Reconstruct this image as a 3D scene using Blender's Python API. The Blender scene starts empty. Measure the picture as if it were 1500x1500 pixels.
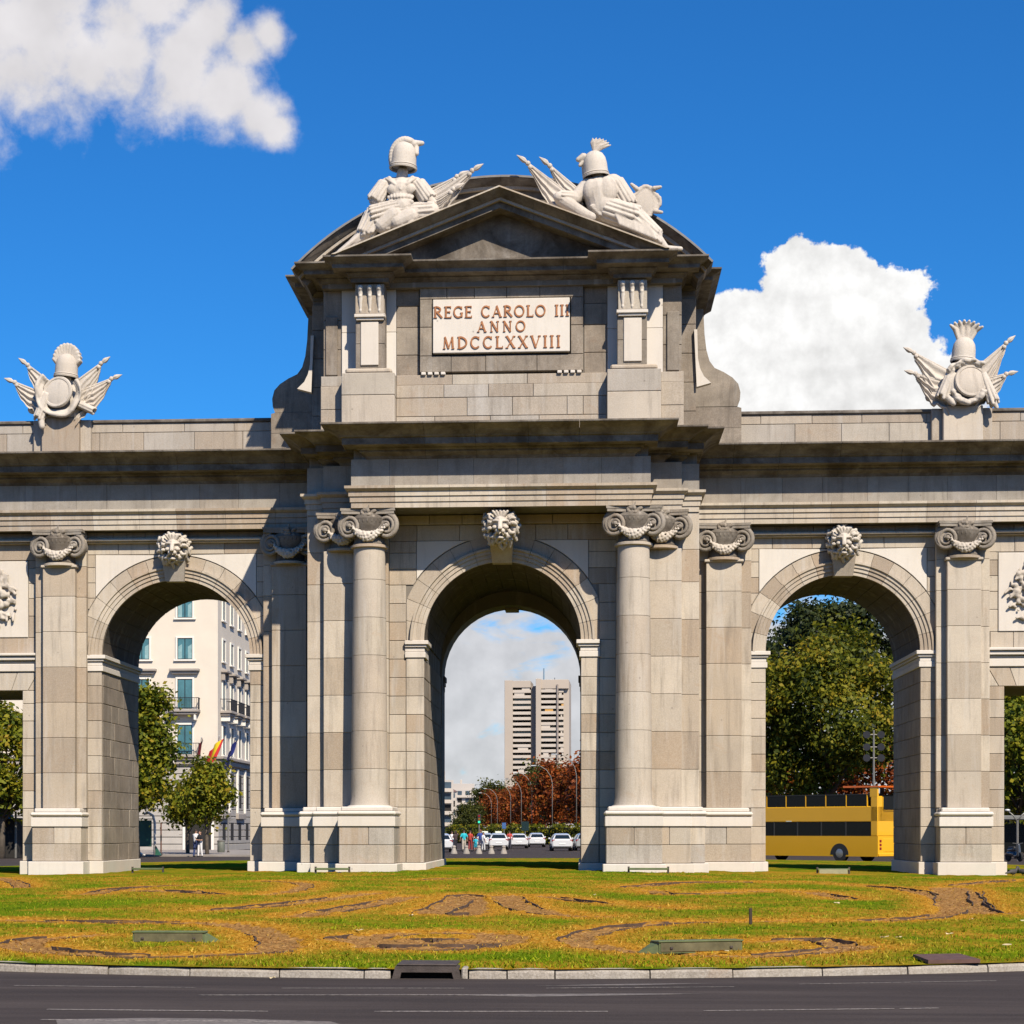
import bpy, bmesh, math, random
import numpy as np
from mathutils import Vector, Matrix, noise as mnoise

R = math.radians
rnd = random.Random(7)
scene = bpy.context.scene
COL = scene.collection

# ------------------------------------------------------------------ camera
cam_data = bpy.data.cameras.new("camera")
cam = bpy.data.objects.new("camera", cam_data)
COL.objects.link(cam)
CAM = Vector((2.41, -65.0, 1.37))
cam.location = CAM
cam.rotation_euler = (R(90), 0, R(3.7))
cam_data.sensor_width = 36.0
cam_data.lens = 36.0 * 2941 / 1500
cam_data.shift_x = (750 - 659.8) / 1500
cam_data.shift_y = (1217 - 750) / 1500
cam_data.clip_start = 0.5
cam_data.clip_end = 6000
scene.camera = cam
scene.render.resolution_x = scene.render.resolution_y = 1024

# ------------------------------------------------------------------ sun, sky, exposure
SUN = Vector((0.326, -0.651, 0.685)).normalized()
sun_data = bpy.data.lights.new("sun", 'SUN')
sun_data.energy = 5.0
sun_data.angle = R(0.53)
sun_data.color = (1.0, 0.89, 0.73)
sun = bpy.data.objects.new("sun", sun_data)
COL.objects.link(sun)
sun.rotation_euler = (-SUN).to_track_quat('-Z', 'Y').to_euler()
sun.location = (40, -80, 90)

world = bpy.data.worlds.new("World")
scene.world = world
world.use_nodes = True
wt = world.node_tree
for n in list(wt.nodes):
    wt.nodes.remove(n)


class NT:
    """small helper to wire nodes"""
    def __init__(self, tree):
        self.t = tree

    def n(self, kind, **kw):
        nd = self.t.nodes.new(kind)
        for k, v in kw.items():
            if k == 'inp':
                for i, x in v.items():
                    if isinstance(x, bpy.types.NodeSocket):
                        self.t.links.new(x, nd.inputs[i])
                    else:
                        nd.inputs[i].default_value = x
            else:
                setattr(nd, k, v)
        return nd

    def math(self, op, a, b=None, c=None, clamp=False):
        nd = self.n('ShaderNodeMath', operation=op, use_clamp=clamp)
        for i, x in enumerate((a, b, c)):
            if x is None:
                continue
            if isinstance(x, bpy.types.NodeSocket):
                self.t.links.new(x, nd.inputs[i])
            else:
                nd.inputs[i].default_value = x
        return nd.outputs[0]

    def vmath(self, op, a, b=None):
        nd = self.n('ShaderNodeVectorMath', operation=op)
        for i, x in enumerate((a, b)):
            if x is None:
                continue
            if isinstance(x, bpy.types.NodeSocket):
                self.t.links.new(x, nd.inputs[i])
            else:
                nd.inputs[i].default_value = x
        return nd.outputs['Value'] if op in ('DOT_PRODUCT', 'LENGTH', 'DISTANCE') else nd.outputs[0]

    def maprange(self, v, a, b, c=0.0, d=1.0, smooth=False):
        nd = self.n('ShaderNodeMapRange')
        nd.interpolation_type = 'SMOOTHSTEP' if smooth else 'LINEAR'
        self.t.links.new(v, nd.inputs[0])
        for i, x in enumerate((a, b, c, d)):
            nd.inputs[i + 1].default_value = x
        return nd.outputs[0]

    def noise(self, vec, scale, detail=4.0, rough=0.55, dist=0.0):
        nd = self.n('ShaderNodeTexNoise')
        nd.inputs['Scale'].default_value = scale
        nd.inputs['Detail'].default_value = detail
        nd.inputs['Roughness'].default_value = rough
        nd.inputs['Distortion'].default_value = dist
        if vec is not None:
            self.t.links.new(vec, nd.inputs['Vector'])
        return nd.outputs[0]

    def mix(self, f, a, b, blend='MIX'):
        nd = self.n('ShaderNodeMix', data_type='RGBA', blend_type=blend)
        for i, x in ((0, f), (6, a), (7, b)):
            if isinstance(x, bpy.types.NodeSocket):
                self.t.links.new(x, nd.inputs[i])
            else:
                nd.inputs[i].default_value = x if i == 0 else (x[0], x[1], x[2], 1.0)
        return nd.outputs[2]

    def ramp(self, f, stops, interp='LINEAR'):
        nd = self.n('ShaderNodeValToRGB')
        cr = nd.color_ramp
        cr.interpolation = interp
        while len(cr.elements) > 1:
            cr.elements.remove(cr.elements[-1])
        for i, (p, c) in enumerate(stops):
            e = cr.elements[0] if i == 0 else cr.elements.new(p)
            e.position = p
            e.color = (c[0], c[1], c[2], 1.0)
        if f is not None:
            self.t.links.new(f, nd.inputs[0])
        return nd.outputs[0]


def build_sky():
    w = NT(wt)
    sky = w.n('ShaderNodeTexSky')
    sky.sky_type = 'NISHITA'
    sky.sun_disc = False
    sky.sun_elevation = math.asin(SUN.z)
    sky.sun_rotation = math.atan2(SUN.x, SUN.y)
    sky.altitude = 650
    sky.air_density = 1.0
    sky.dust_density = 0.25
    sky.ozone_density = 3.0
    hsv = w.n('ShaderNodeHueSaturation')
    hsv.inputs['Saturation'].default_value = 1.12
    hsv.inputs['Value'].default_value = 1.0
    wt.links.new(sky.outputs[0], hsv.inputs['Color'])
    skycol = w.mix(1.0, hsv.outputs[0], (0.40, 1.38, 2.16), 'MULTIPLY')
    tc = w.n('ShaderNodeTexCoord')
    d = w.vmath('NORMALIZE', tc.outputs['Generated'])
    sep = w.n('ShaderNodeSeparateXYZ')
    wt.links.new(d, sep.inputs[0])
    # wobble the direction so that the cloud outlines billow
    nz = w.n('ShaderNodeTexNoise', inp={'Scale': 62.0, 'Detail': 8.0, 'Roughness': 0.60})
    wt.links.new(d, nz.inputs['Vector'])
    off = w.vmath('SCALE', w.vmath('SUBTRACT', nz.outputs['Color'], (0.5, 0.5, 0.5)))
    off.node.inputs['Scale'].default_value = 0.020
    dw = w.vmath('ADD', d, off)

    def puff(src, lumps):
        acc = None
        for (dx, dz, rad) in lumps:
            v = Vector((dx, 1.0, dz)).normalized()
            dist = w.vmath('DISTANCE', src, tuple(v))
            f = w.math('SUBTRACT', 1.0, w.math('DIVIDE', dist, rad))
            acc = f if acc is None else w.math('SMOOTH_MAX', acc, f, 0.15)
        return acc
    c1 = CUMULUS
    c2 = STRATUS
    p1 = puff(dw, c1)
    fine = w.noise(d, 230.0, 6.0, 0.6)
    p1 = w.math('ADD', p1, w.math('MULTIPLY', w.math('SUBTRACT', fine, 0.5), 0.35))
    m1 = w.maprange(p1, -0.02, 0.13, smooth=True)
    wis = w.noise(d, 58.0, 10.0, 0.60, 0.12)
    p2 = w.math('ADD', puff(d, c2), w.math('MULTIPLY', w.math('SUBTRACT', wis, 0.5), 1.45))
    m2 = w.maprange(p2, -0.12, 0.72, smooth=True)
    # low bank of hazy cloud all round the horizon
    stretched = w.n('ShaderNodeMapping', inp={'Scale': (1.0, 1.0, 2.6)})
    wt.links.new(d, stretched.inputs[0])
    hz = w.noise(stretched.outputs[0], 26.0, 7.0, 0.6, 0.4)
    low = w.maprange(sep.outputs[2], 0.125, 0.075, 0.10, 0.42)
    m3 = w.maprange(w.math('ADD', hz, low), 0.54, 0.80, 0.0, 0.96, smooth=True)
    m3 = w.math('MULTIPLY', m3, w.maprange(sep.outputs[2], 0.165, 0.115, smooth=True))
    # scattered fair weather clouds over the rest of the sky, away from the view
    gen = w.noise(d, 3.1, 8.0, 0.6, 0.3)
    m4 = w.math('MULTIPLY', w.maprange(gen, 0.66, 0.76, smooth=True), w.maprange(sep.outputs[1], 0.55, 0.3, smooth=True))
    # brightness: billows lit from the sun side, greyer towards the base
    shade = w.noise(w.vmath('ADD', d, (0.004, 0.0, 0.006)), 62.0, 5.0, 0.55)
    sh = w.math('SUBTRACT', nz.outputs[0], shade)
    body = w.maprange(w.noise(d, 20.0, 4.0, 0.5), 0.36, 0.60, 0.91, 1.05)
    lum1 = w.math('MULTIPLY', w.math('ADD', w.math('MULTIPLY', sh, 0.6), 0.99), body)
    soft = w.noise(d, 30.0, 4.0, 0.5)
    lum2 = w.math('ADD', w.math('MULTIPLY', soft, 0.42), 0.62)
    lum3 = w.math('ADD', w.math('MULTIPLY', w.noise(d, 60.0, 5.0, 0.55), 0.45), 0.50)

    def lumcol(l, tint, k):
        v = w.n('ShaderNodeCombineColor')
        for i in range(3):
            wt.links.new(w.math('MULTIPLY', l, tint[i] * k), v.inputs[i])
        return v.outputs[0]
    K = CLOUD_K
    out = w.mix(m4, skycol, lumcol(lum2, (1.0, 0.985, 0.97), K))
    out = w.mix(m3, out, lumcol(lum3, (0.98, 0.97, 0.99), K * 0.98))
    out = w.mix(w.math('MULTIPLY', m2, 0.97), out, lumcol(lum2, (1.0, 0.965, 0.975), K))
    out = w.mix(m1, out, lumcol(lum1, (1.0, 0.995, 0.985), K))
    bg = w.n('ShaderNodeBackground')
    bg.inputs['Strength'].default_value = SKY_STRENGTH
    wt.links.new(out, bg.inputs['Color'])
    wo = w.n('ShaderNodeOutputWorld')
    wt.links.new(bg.outputs[0], wo.inputs['Surface'])


SKY_STRENGTH = 0.050
CLOUD_K = 14.6
# lumps of the two clouds as (x/y, z/y, radius) of a direction in the world
CUMULUS = [(0.106, 0.279, 0.015), (0.118, 0.277, 0.015), (0.129, 0.273, 0.016), (0.101, 0.265, 0.015), (0.113, 0.258, 0.023), (0.141, 0.261, 0.016), (0.158, 0.264, 0.014), (0.154, 0.248, 0.016), (0.088, 0.252, 0.016), (0.074, 0.249, 0.018), (0.064, 0.232, 0.023), (0.094, 0.228, 0.03), (0.128, 0.231, 0.03), (0.158, 0.227, 0.02), (0.179, 0.22, 0.011), (0.084, 0.208, 0.03), (0.134, 0.208, 0.03), (0.171, 0.2, 0.026)]
STRATUS = [(-0.276, 0.407, 0.048), (-0.311, 0.411, 0.052), (-0.23, 0.395, 0.035), (-0.199, 0.387, 0.032), (-0.178, 0.373, 0.025), (-0.161, 0.361, 0.016), (-0.152, 0.352, 0.011), (-0.189, 0.404, 0.021), (-0.213, 0.419, 0.028), (-0.157, 0.4, 0.012), (-0.168, 0.394, 0.015), (-0.321, 0.387, 0.042), (-0.248, 0.385, 0.025)]
build_sky()

vs = scene.view_settings
vs.view_transform = 'Standard'
vs.look = 'None'
vs.gamma = 1.0
vs.use_curve_mapping = False
vs.exposure = 0.37
scene.cycles.use_denoising = True
scene.cycles.max_bounces = 8
scene.cycles.diffuse_bounces = 1
scene.cycles.sample_clamp_indirect = 6.0


# ------------------------------------------------------------------ builders
def tag(o, label=None, cat=None, group=None, kind=None):
    if label:
        o["label"] = label
    if cat:
        o["category"] = cat
    if group:
        o["group"] = group
    if kind:
        o["kind"] = kind
    return o


def empty(name, loc=(0, 0, 0), rz=0.0, parent=None, scale=1.0):
    o = bpy.data.objects.new(name, None)
    o.empty_display_size = 0.3
    COL.objects.link(o)
    o.location = loc
    o.rotation_euler = (0, 0, rz)
    o.scale = (scale,) * 3
    if parent:
        o.parent = parent
    return o


def link(name, mesh, parent=None, loc=None, rot=None):
    o = bpy.data.objects.new(name, mesh)
    COL.objects.link(o)
    if parent:
        o.parent = parent
    if loc is not None:
        o.location = loc
    if rot is not None:
        o.rotation_euler = rot
    return o


def copy_tree(o, parent=None):
    c = o.copy()
    COL.objects.link(c)
    c.parent = parent
    for ch in o.children:
        copy_tree(ch, c)
    return c


class MB:
    """collects shapes, then becomes one mesh object"""
    def __init__(self):
        self.v = []
        self.f = []

    def add(self, vs_, fs_):
        b = len(self.v)
        self.v.extend([tuple(p) for p in vs_])
        self.f.extend([tuple(i + b for i in f) for f in fs_])
        return self

    def box(self, x0, x1, y0, y1, z0, z1):
        v = [(x0, y0, z0), (x1, y0, z0), (x1, y1, z0), (x0, y1, z0), (x0, y0, z1), (x1, y0, z1), (x1, y1, z1), (x0, y1, z1)]
        return self.add(v, [(0, 3, 2, 1), (4, 5, 6, 7), (0, 1, 5, 4), (1, 2, 6, 5), (2, 3, 7, 6), (3, 0, 4, 7)])

    def cbox(self, x0, x1, y0, y1, z0, z1, c=0.02):
        """box with bevelled edges"""
        bm = bmesh.new()
        m = Matrix.Translation(((x0 + x1) / 2, (y0 + y1) / 2, (z0 + z1) / 2)) @ Matrix.Diagonal((abs(x1 - x0), abs(y1 - y0), abs(z1 - z0), 1))
        bmesh.ops.create_cube(bm, size=1.0, matrix=m)
        bmesh.ops.bevel(bm, geom=bm.edges[:], offset=c, segments=1, affect='EDGES')
        return self.bm(bm)

    def bm(self, bm):
        bm.verts.ensure_lookup_table()
        bm.verts.index_update()
        self.add([v.co[:] for v in bm.verts], [[v.index for v in f.verts] for f in bm.faces])
        bm.free()
        return self

    def prism(self, poly, a, b, axis='y'):
        """poly of (p,q) extruded along axis; for axis y poly is (x,z)"""
        n = len(poly)
        def P(p, q, t):
            return (p, t, q) if axis == 'y' else ((t, p, q) if axis == 'x' else (p, q, t))
        v = [P(p, q, a) for p, q in poly] + [P(p, q, b) for p, q in poly]
        f = [tuple(range(n)), tuple(range(2 * n - 1, n - 1, -1))]
        f += [(i, i + n, (i + 1) % n + n, (i + 1) % n) for i in range(n)]
        return self.add(v, f)

    def lathe(self, prof, seg=24, c=(0, 0, 0), a0=0.0, a1=2 * math.pi, axis='z'):
        full = abs(a1 - a0 - 2 * math.pi) < 1e-6
        n = seg if full else seg + 1
        v = []
        for (r, z) in prof:
            for i in range(n):
                t = a0 + (a1 - a0) * i / seg
                p = (r * math.cos(t), r * math.sin(t), z)
                if axis == 'y':
                    p = (p[0], p[2], p[1])
                elif axis == 'x':
                    p = (p[2], p[0], p[1])
                v.append((p[0] + c[0], p[1] + c[1], p[2] + c[2]))
        f = []
        for k in range(len(prof) - 1):
            for i in range(seg):
                j = (i + 1) % n
                f.append((k * n + i, k * n + j, (k + 1) * n + j, (k + 1) * n + i))
        if full:
            f.append(tuple(range(n - 1, -1, -1)))
            f.append(tuple((len(prof) - 1) * n + i for i in range(n)))
        return self.add(v, f)

    def tube(self, pts, rad, seg=8, cap=True):
        pts = [Vector(p) for p in pts]
        n = len(pts)
        rs = rad if isinstance(rad, (list, tuple)) else [rad] * n
        up = Vector((0, 0, 1))
        v = []
        prev = None
        for i, p in enumerate(pts):
            t = (pts[min(i + 1, n - 1)] - pts[max(i - 1, 0)]).normalized()
            if prev is None:
                a = t.cross(up)
                if a.length < 1e-3:
                    a = t.cross(Vector((1, 0, 0)))
                a.normalize()
            else:
                a = (prev - t * prev.dot(t))
                if a.length < 1e-6:
                    a = t.cross(up)
                a.normalize()
            prev = a
            b = t.cross(a)
            for k in range(seg):
                q = 2 * math.pi * k / seg
                v.append(p + (a * math.cos(q) + b * math.sin(q)) * rs[i])
        f = []
        for i in range(n - 1):
            for k in range(seg):
                m = (k + 1) % seg
                f.append((i * seg + k, i * seg + m, (i + 1) * seg + m, (i + 1) * seg + k))
        if cap:
            f.append(tuple(range(seg - 1, -1, -1)))
            f.append(tuple((n - 1) * seg + k for k in range(seg)))
        return self.add(v, f)

    def ell(self, c, r, rot=None, seg=16, rings=10):
        bm = bmesh.new()
        m = Matrix.Translation(c)
        if rot is not None:
            m = m @ rot
        m = m @ Matrix.Diagonal((r[0], r[1], r[2], 1.0)) if hasattr(r, '__len__') else m @ Matrix.Diagonal((r, r, r, 1.0))
        bmesh.ops.create_uvsphere(bm, u_segments=seg, v_segments=rings, radius=1.0, matrix=m)
        return self.bm(bm)

    def cap(self, a, b, ra, rb, seg=10):
        """tapered capsule"""
        a, b = Vector(a), Vector(b)
        d = (b - a)
        if d.length < 1e-6:
            return self.ell(a, ra)
        d.normalize()
        pts, rs = [], []
        for t in (-0.98, -0.75, -0.35):
            pts.append(a + d * ra * t); rs.append(ra * math.sqrt(max(0.02, 1 - t * t)))
        pts += [a, b]; rs += [ra, rb]
        for t in (0.35, 0.75, 0.98):
            pts.append(b + d * rb * t); rs.append(rb * math.sqrt(max(0.02, 1 - t * t)))
        return self.tube(pts, rs, seg)

    def mesh(self, name, mat=None, smooth=False, ang=38):
        me = bpy.data.meshes.new(name)
        me.from_pydata(self.v, [], self.f)
        if mat:
            for m in (mat if isinstance(mat, (list, tuple)) else [mat]):
                me.materials.append(m)
        if smooth:
            me.polygons.foreach_set('use_smooth', [True] * len(me.polygons))
            if smooth != 'all':
                me.set_sharp_from_angle(angle=R(smooth if smooth > 1 else ang))
        me.update()
        return me

    def build(self, name, mat=None, parent=None, smooth=False, fix=True, loc=None, rot=None):
        me = self.mesh(name, mat, smooth)
        if fix:
            bm = bmesh.new(); bm.from_mesh(me)
            bmesh.ops.recalc_face_normals(bm, faces=bm.faces)
            bm.to_mesh(me); bm.free()
        return link(name, me, parent, loc, rot)


def fused(mb, name, mat, parent=None, voxel=0.04, smooth_iter=3, decim=0.0, loc=None, rot=None):
    """carve many overlapping solids into one continuous body"""
    me = mb.mesh(name + "_raw", mat)
    o = bpy.data.objects.new(name + "_raw", me)
    COL.objects.link(o)
    md = o.modifiers.new("r", 'REMESH'); md.mode = 'VOXEL'; md.voxel_size = voxel; md.use_smooth_shade = True
    if smooth_iter:
        s = o.modifiers.new("s", 'SMOOTH'); s.iterations = smooth_iter; s.factor = 0.45
    if decim:
        dd = o.modifiers.new("d", 'DECIMATE'); dd.ratio = decim
    dg = bpy.context.evaluated_depsgraph_get()
    dg.update()
    new = bpy.data.meshes.new_from_object(o.evaluated_get(dg))
    bpy.data.objects.remove(o)
    new.name = name
    if not new.materials:
        new.materials.append(mat)
    new.polygons.foreach_set('use_smooth', [True] * len(new.polygons))
    return link(name, new, parent, loc, rot)


def arrays_mesh(name, V, F, mat=None, attr=None):
    """fast mesh from numpy arrays; F is (n,k)"""
    me = bpy.data.meshes.new(name)
    n, k = F.shape
    me.vertices.add(len(V))
    me.vertices.foreach_set('co', np.asarray(V, dtype=np.float32).ravel())
    me.loops.add(n * k)
    me.loops.foreach_set('vertex_index', F.astype(np.int32).ravel())
    me.polygons.add(n)
    me.polygons.foreach_set('loop_start', np.arange(0, n * k, k, dtype=np.int32))
    me.update(calc_edges=True)
    if attr:
        for an, arr in attr.items():
            a = me.attributes.new(an, 'FLOAT', 'POINT')
            a.data.foreach_set('value', np.asarray(arr, dtype=np.float32))
    if mat:
        me.materials.append(mat)
    me.validate()
    return me


# ------------------------------------------------------------------ materials
MATS = {}


def new_mat(name):
    m = bpy.data.materials.new(name)
    m.use_nodes = True
    t = m.node_tree
    for n in list(t.nodes):
        t.nodes.remove(n)
    w = NT(t)
    out = w.n('ShaderNodeOutputMaterial')
    b = w.n('ShaderNodeBsdfPrincipled')
    t.links.new(b.outputs[0], out.inputs[0])
    MATS[name] = m
    return m, w, b


def simple(name, col, rough=0.6, metal=0.0, var=0.12, scale=6.0, bump=0.0, spec=0.5, coat=0.0):
    m, w, b = new_mat(name)
    geo = w.n('ShaderNodeNewGeometry')
    nz = w.noise(geo.outputs['Position'], scale, 5.0, 0.6)
    c = w.mix(w.maprange(nz, 0.3, 0.7), [x * (1 - var) for x in col], [min(1, x * (1 + var)) for x in col])
    m.node_tree.links.new(c, b.inputs['Base Color'])
    b.inputs['Roughness'].default_value = rough
    b.inputs['Metallic'].default_value = metal
    b.inputs['Specular IOR Level'].default_value = spec
    b.inputs['Coat Weight'].default_value = coat
    if bump:
        bp = w.n('ShaderNodeBump', inp={'Strength': bump, 'Distance': 0.02})
        m.node_tree.links.new(w.noise(geo.outputs['Position'], scale * 8, 4.0), bp.inputs['Height'])
        m.node_tree.links.new(bp.outputs[0], b.inputs['Normal'])
    return m


def stone_mat(name, tints, mottle=0.20, streak=0.50, rust=0.24, soot_shade=0.0, rough=0.85, bump=0.25):
    m, w, b = new_mat(name)
    t = m.node_tree
    oi = w.n('ShaderNodeObjectInfo')
    geo = w.n('ShaderNodeNewGeometry')
    pos = geo.outputs['Position']
    n = len(tints)
    base = w.ramp(oi.outputs['Random'], [((i + 0.0) / n, c) for i, c in enumerate(tints)], 'CONSTANT')
    big = w.noise(pos, 0.9, 5.0, 0.62, 0.3)
    base = w.mix(w.maprange(big, 0.35, 0.7, 0.0, mottle * 1.6), base, (0.25, 0.215, 0.175))
    grain = w.noise(pos, 38.0, 3.0, 0.7)
    base = w.mix(mottle, base, w.ramp(grain, [(0.3, (0.12, 0.11, 0.10)), (0.5, (0.42, 0.39, 0.35)), (0.72, (0.75, 0.72, 0.67))]))
    mp = w.n('ShaderNodeMapping', inp={'Scale': (2.2, 2.2, 0.18)})
    t.links.new(pos, mp.inputs[0])
    st = w.noise(mp.outputs[0], 2.4, 6.0, 0.65)
    base = w.mix(w.maprange(st, 0.52, 0.72, 0.0, streak), base, (0.17, 0.145, 0.12))
    pal = w.noise(mp.outputs[0], 1.3, 4.0, 0.6, 0.5)
    base = w.mix(w.maprange(pal, 0.55, 0.7, 0.0, 0.35), base, (0.56, 0.53, 0.49))
    rs = w.noise(pos, 1.7, 6.0, 0.7, 0.8)
    base = w.mix(w.maprange(rs, 0.58, 0.75, 0.0, rust), base, (0.36, 0.19, 0.08))
    chips = w.n('ShaderNodeTexVoronoi', inp={'Scale': 1.6, 'Randomness': 1.0})
    t.links.new(pos, chips.inputs['Vector'])
    base = w.mix(w.maprange(chips.outputs['Distance'], 0.06, 0.03, 0.0, 0.45), base, (0.15, 0.13, 0.115))
    if soot_shade:  # grime on outer stone; painted shade in the vaults and passages
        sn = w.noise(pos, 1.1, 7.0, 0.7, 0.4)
        base = w.mix(w.maprange(sn, 0.30, 0.62, soot_shade * 0.35, soot_shade), base, (0.070, 0.056, 0.043))
    t.links.new(base, b.inputs['Base Color'])
    b.inputs['Roughness'].default_value = rough
    b.inputs['Specular IOR Level'].default_value = 0.25
    bp = w.n('ShaderNodeBump', inp={'Strength': bump, 'Distance': 0.02})
    hh = w.math('ADD', w.noise(pos, 14.0, 6.0, 0.7), w.math('MULTIPLY', w.noise(pos, 70.0, 3.0), 0.4))
    t.links.new(hh, bp.inputs['Height'])
    t.links.new(bp.outputs[0], b.inputs['Normal'])
    return m


GRANITE = stone_mat("granite", [(0.52, 0.435, 0.335), (0.45, 0.36, 0.262), (0.57, 0.49, 0.39), (0.40, 0.30, 0.205), (0.50, 0.425, 0.335), (0.58, 0.50, 0.395), (0.43, 0.355, 0.27), (0.53, 0.455, 0.36), (0.35, 0.27, 0.192)])
GRANITE_COL = stone_mat("column_granite", [(0.50, 0.43, 0.345), (0.485, 0.415, 0.325), (0.52, 0.45, 0.365), (0.46, 0.38, 0.295)])
GRANITE_WARM = stone_mat("granite_warm", [(0.48, 0.395, 0.30), (0.44, 0.35, 0.255), (0.51, 0.43, 0.335), (0.40, 0.315, 0.23), (0.52, 0.455, 0.365), (0.45, 0.40, 0.34)], mottle=0.27, streak=0.42, rust=0.28, soot_shade=0.12)
GRANITE_SOOT = stone_mat("granite_weathered", [(0.36, 0.325, 0.28), (0.32, 0.285, 0.245), (0.37, 0.335, 0.295), (0.34, 0.29, 0.235)], mottle=0.22, streak=0.4, soot_shade=0.95)
GRANITE_FRIEZE = stone_mat("granite_frieze", [(0.44, 0.40, 0.345), (0.40, 0.365, 0.32), (0.46, 0.42, 0.36), (0.42, 0.365, 0.30)], mottle=0.2, streak=0.45, soot_shade=0.42)
MORTAR = stone_mat("mortar", [(0.17, 0.15, 0.125)], mottle=0.1, streak=0.2)
PASSAGE_SHADE = stone_mat("shaded_passage_granite", [(0.44, 0.355, 0.265), (0.41, 0.325, 0.24), (0.46, 0.38, 0.29), (0.37, 0.29, 0.215)], mottle=0.28, streak=0.5, rust=0.25, soot_shade=0.5)  # jamb granite with the passage's shade darkened into its colour
VAULT_SHADE = stone_mat("vault_stone", [(0.05, 0.037, 0.027)], mottle=0.10, streak=0.2, soot_shade=0.6)  # near-black colour carries the shade of the tunnel
ATTIC_ST = stone_mat("attic_granite", [(0.44, 0.355, 0.265), (0.40, 0.315, 0.23), (0.48, 0.395, 0.30), (0.35, 0.275, 0.205), (0.44, 0.37, 0.29)], mottle=0.30, streak=0.7, rust=0.30, soot_shade=0.58)
CAPST = stone_mat("weathered_carving", [(0.46, 0.395, 0.32), (0.43, 0.36, 0.285), (0.50, 0.44, 0.365)], mottle=0.25, streak=0.4, rust=0.25, soot_shade=0.6, bump=0.7)
LIME = stone_mat("limestone", [(0.67, 0.615, 0.55), (0.69, 0.64, 0.575), (0.65, 0.59, 0.515)], mottle=0.08, streak=0.12, rust=0.05, bump=0.12)
SCULPT = stone_mat("carved_limestone", [(0.68, 0.605, 0.52), (0.65, 0.575, 0.49), (0.70, 0.63, 0.545)], mottle=0.14, streak=0.34, rust=0.12, soot_shade=0.16, bump=0.55)
LETTER = simple("bronze_letter", (0.36, 0.15, 0.06), 0.5, 0.4, var=0.3, scale=9)
LEAD = simple("lead_sheet", (0.20, 0.19, 0.18), 0.6, 0.2, var=0.2, scale=3)
# ================================================================== THE MONUMENT
ARCH = empty("triumphal_arch", (0, 0, 0))
tag(ARCH, "grey granite triumphal arch with columns, attic and white limestone trim on the lawn", "monument")

# levels (metres above the foot of the arch)
Z_PL, Z_DADO, Z_CAP, Z_SH, Z_ENT, Z_ARC, Z_FR, Z_COR, Z_PAR = 0.38, 1.50, 2.10, 10.0, 11.15, 11.80, 12.62, 13.55, 14.84
SHAFT = [2.10, 3.25, 4.40, 5.55, 6.70, 7.85, 9.00, 10.0]
COURSE = [2.10, 2.675, 3.25, 3.825, 4.40, 4.975, 5.55, 6.125, 6.70, 7.275, 7.85, 8.425, 9.0, 9.5, 10.0, 10.575, 11.15]
WING_C, WR, WSP = 10.80, 2.45, 7.12
CSP = 7.27
YC = -2.85          # wall plane of the centre
RV = 3.25           # outer radius of the arch stones


def inset(poly, d):
    n = len(poly)
    out = []
    area = sum(poly[i][0] * poly[(i + 1) % n][1] - poly[(i + 1) % n][0] * poly[i][1] for i in range(n))
    sg = 1.0 if area > 0 else -1.0
    for i in range(n):
        p0, p1, p2 = Vector(poly[i - 1]), Vector(poly[i]), Vector(poly[(i + 1) % n])
        e1, e2 = (p1 - p0), (p2 - p1)
        if e1.length < 1e-7 or e2.length < 1e-7:
            out.append(tuple(p1)); continue
        e1.normalize(); e2.normalize()
        n1, n2 = Vector((-e1.y, e1.x)) * sg, Vector((-e2.y, e2.x)) * sg
        b = n1 + n2
        k = b.dot(n1)
        if abs(k) < 0.25:
            k = 0.25
        out.append(tuple(p1 + b * (d / k)))
    return out


def stone(name, parent, poly, y, mat=None, depth=0.22, gap=0.006, ch=0.013, frame=None):
    """a dressed block whose face polygon (x,z) lies in the plane y, facing -y (or through frame)"""
    y = y + rnd.uniform(-0.006, 0.006)
    a = inset(poly, gap)
    b = inset(poly, gap + ch)
    n = len(poly)
    v = [(p, y + depth, q) for p, q in a] + [(p, y + ch, q) for p, q in a] + [(p, y, q) for p, q in b]
    f = []
    for i in range(n):
        j = (i + 1) % n
        f += [(i, j, j + n, i + n), (i + n, j + n, j + 2 * n, i + 2 * n)]
    f.append(tuple(range(2 * n, 3 * n)))
    area = sum(poly[i][0] * poly[(i + 1) % n][1] - poly[(i + 1) % n][0] * poly[i][1] for i in range(n))
    if area < 0:
        f = [tuple(reversed(t)) for t in f]
    if frame is not None:
        v = [frame(*p) for p in v]
    me = bpy.data.meshes.new(name)
    me.from_pydata(v, [], f)
    me.materials.append(mat or GRANITE)
    return link(name, me, parent)


def rect(x0, x1, z0, z1):
    return [(x0, z0), (x1, z0), (x1, z1), (x0, z1)]


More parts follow.
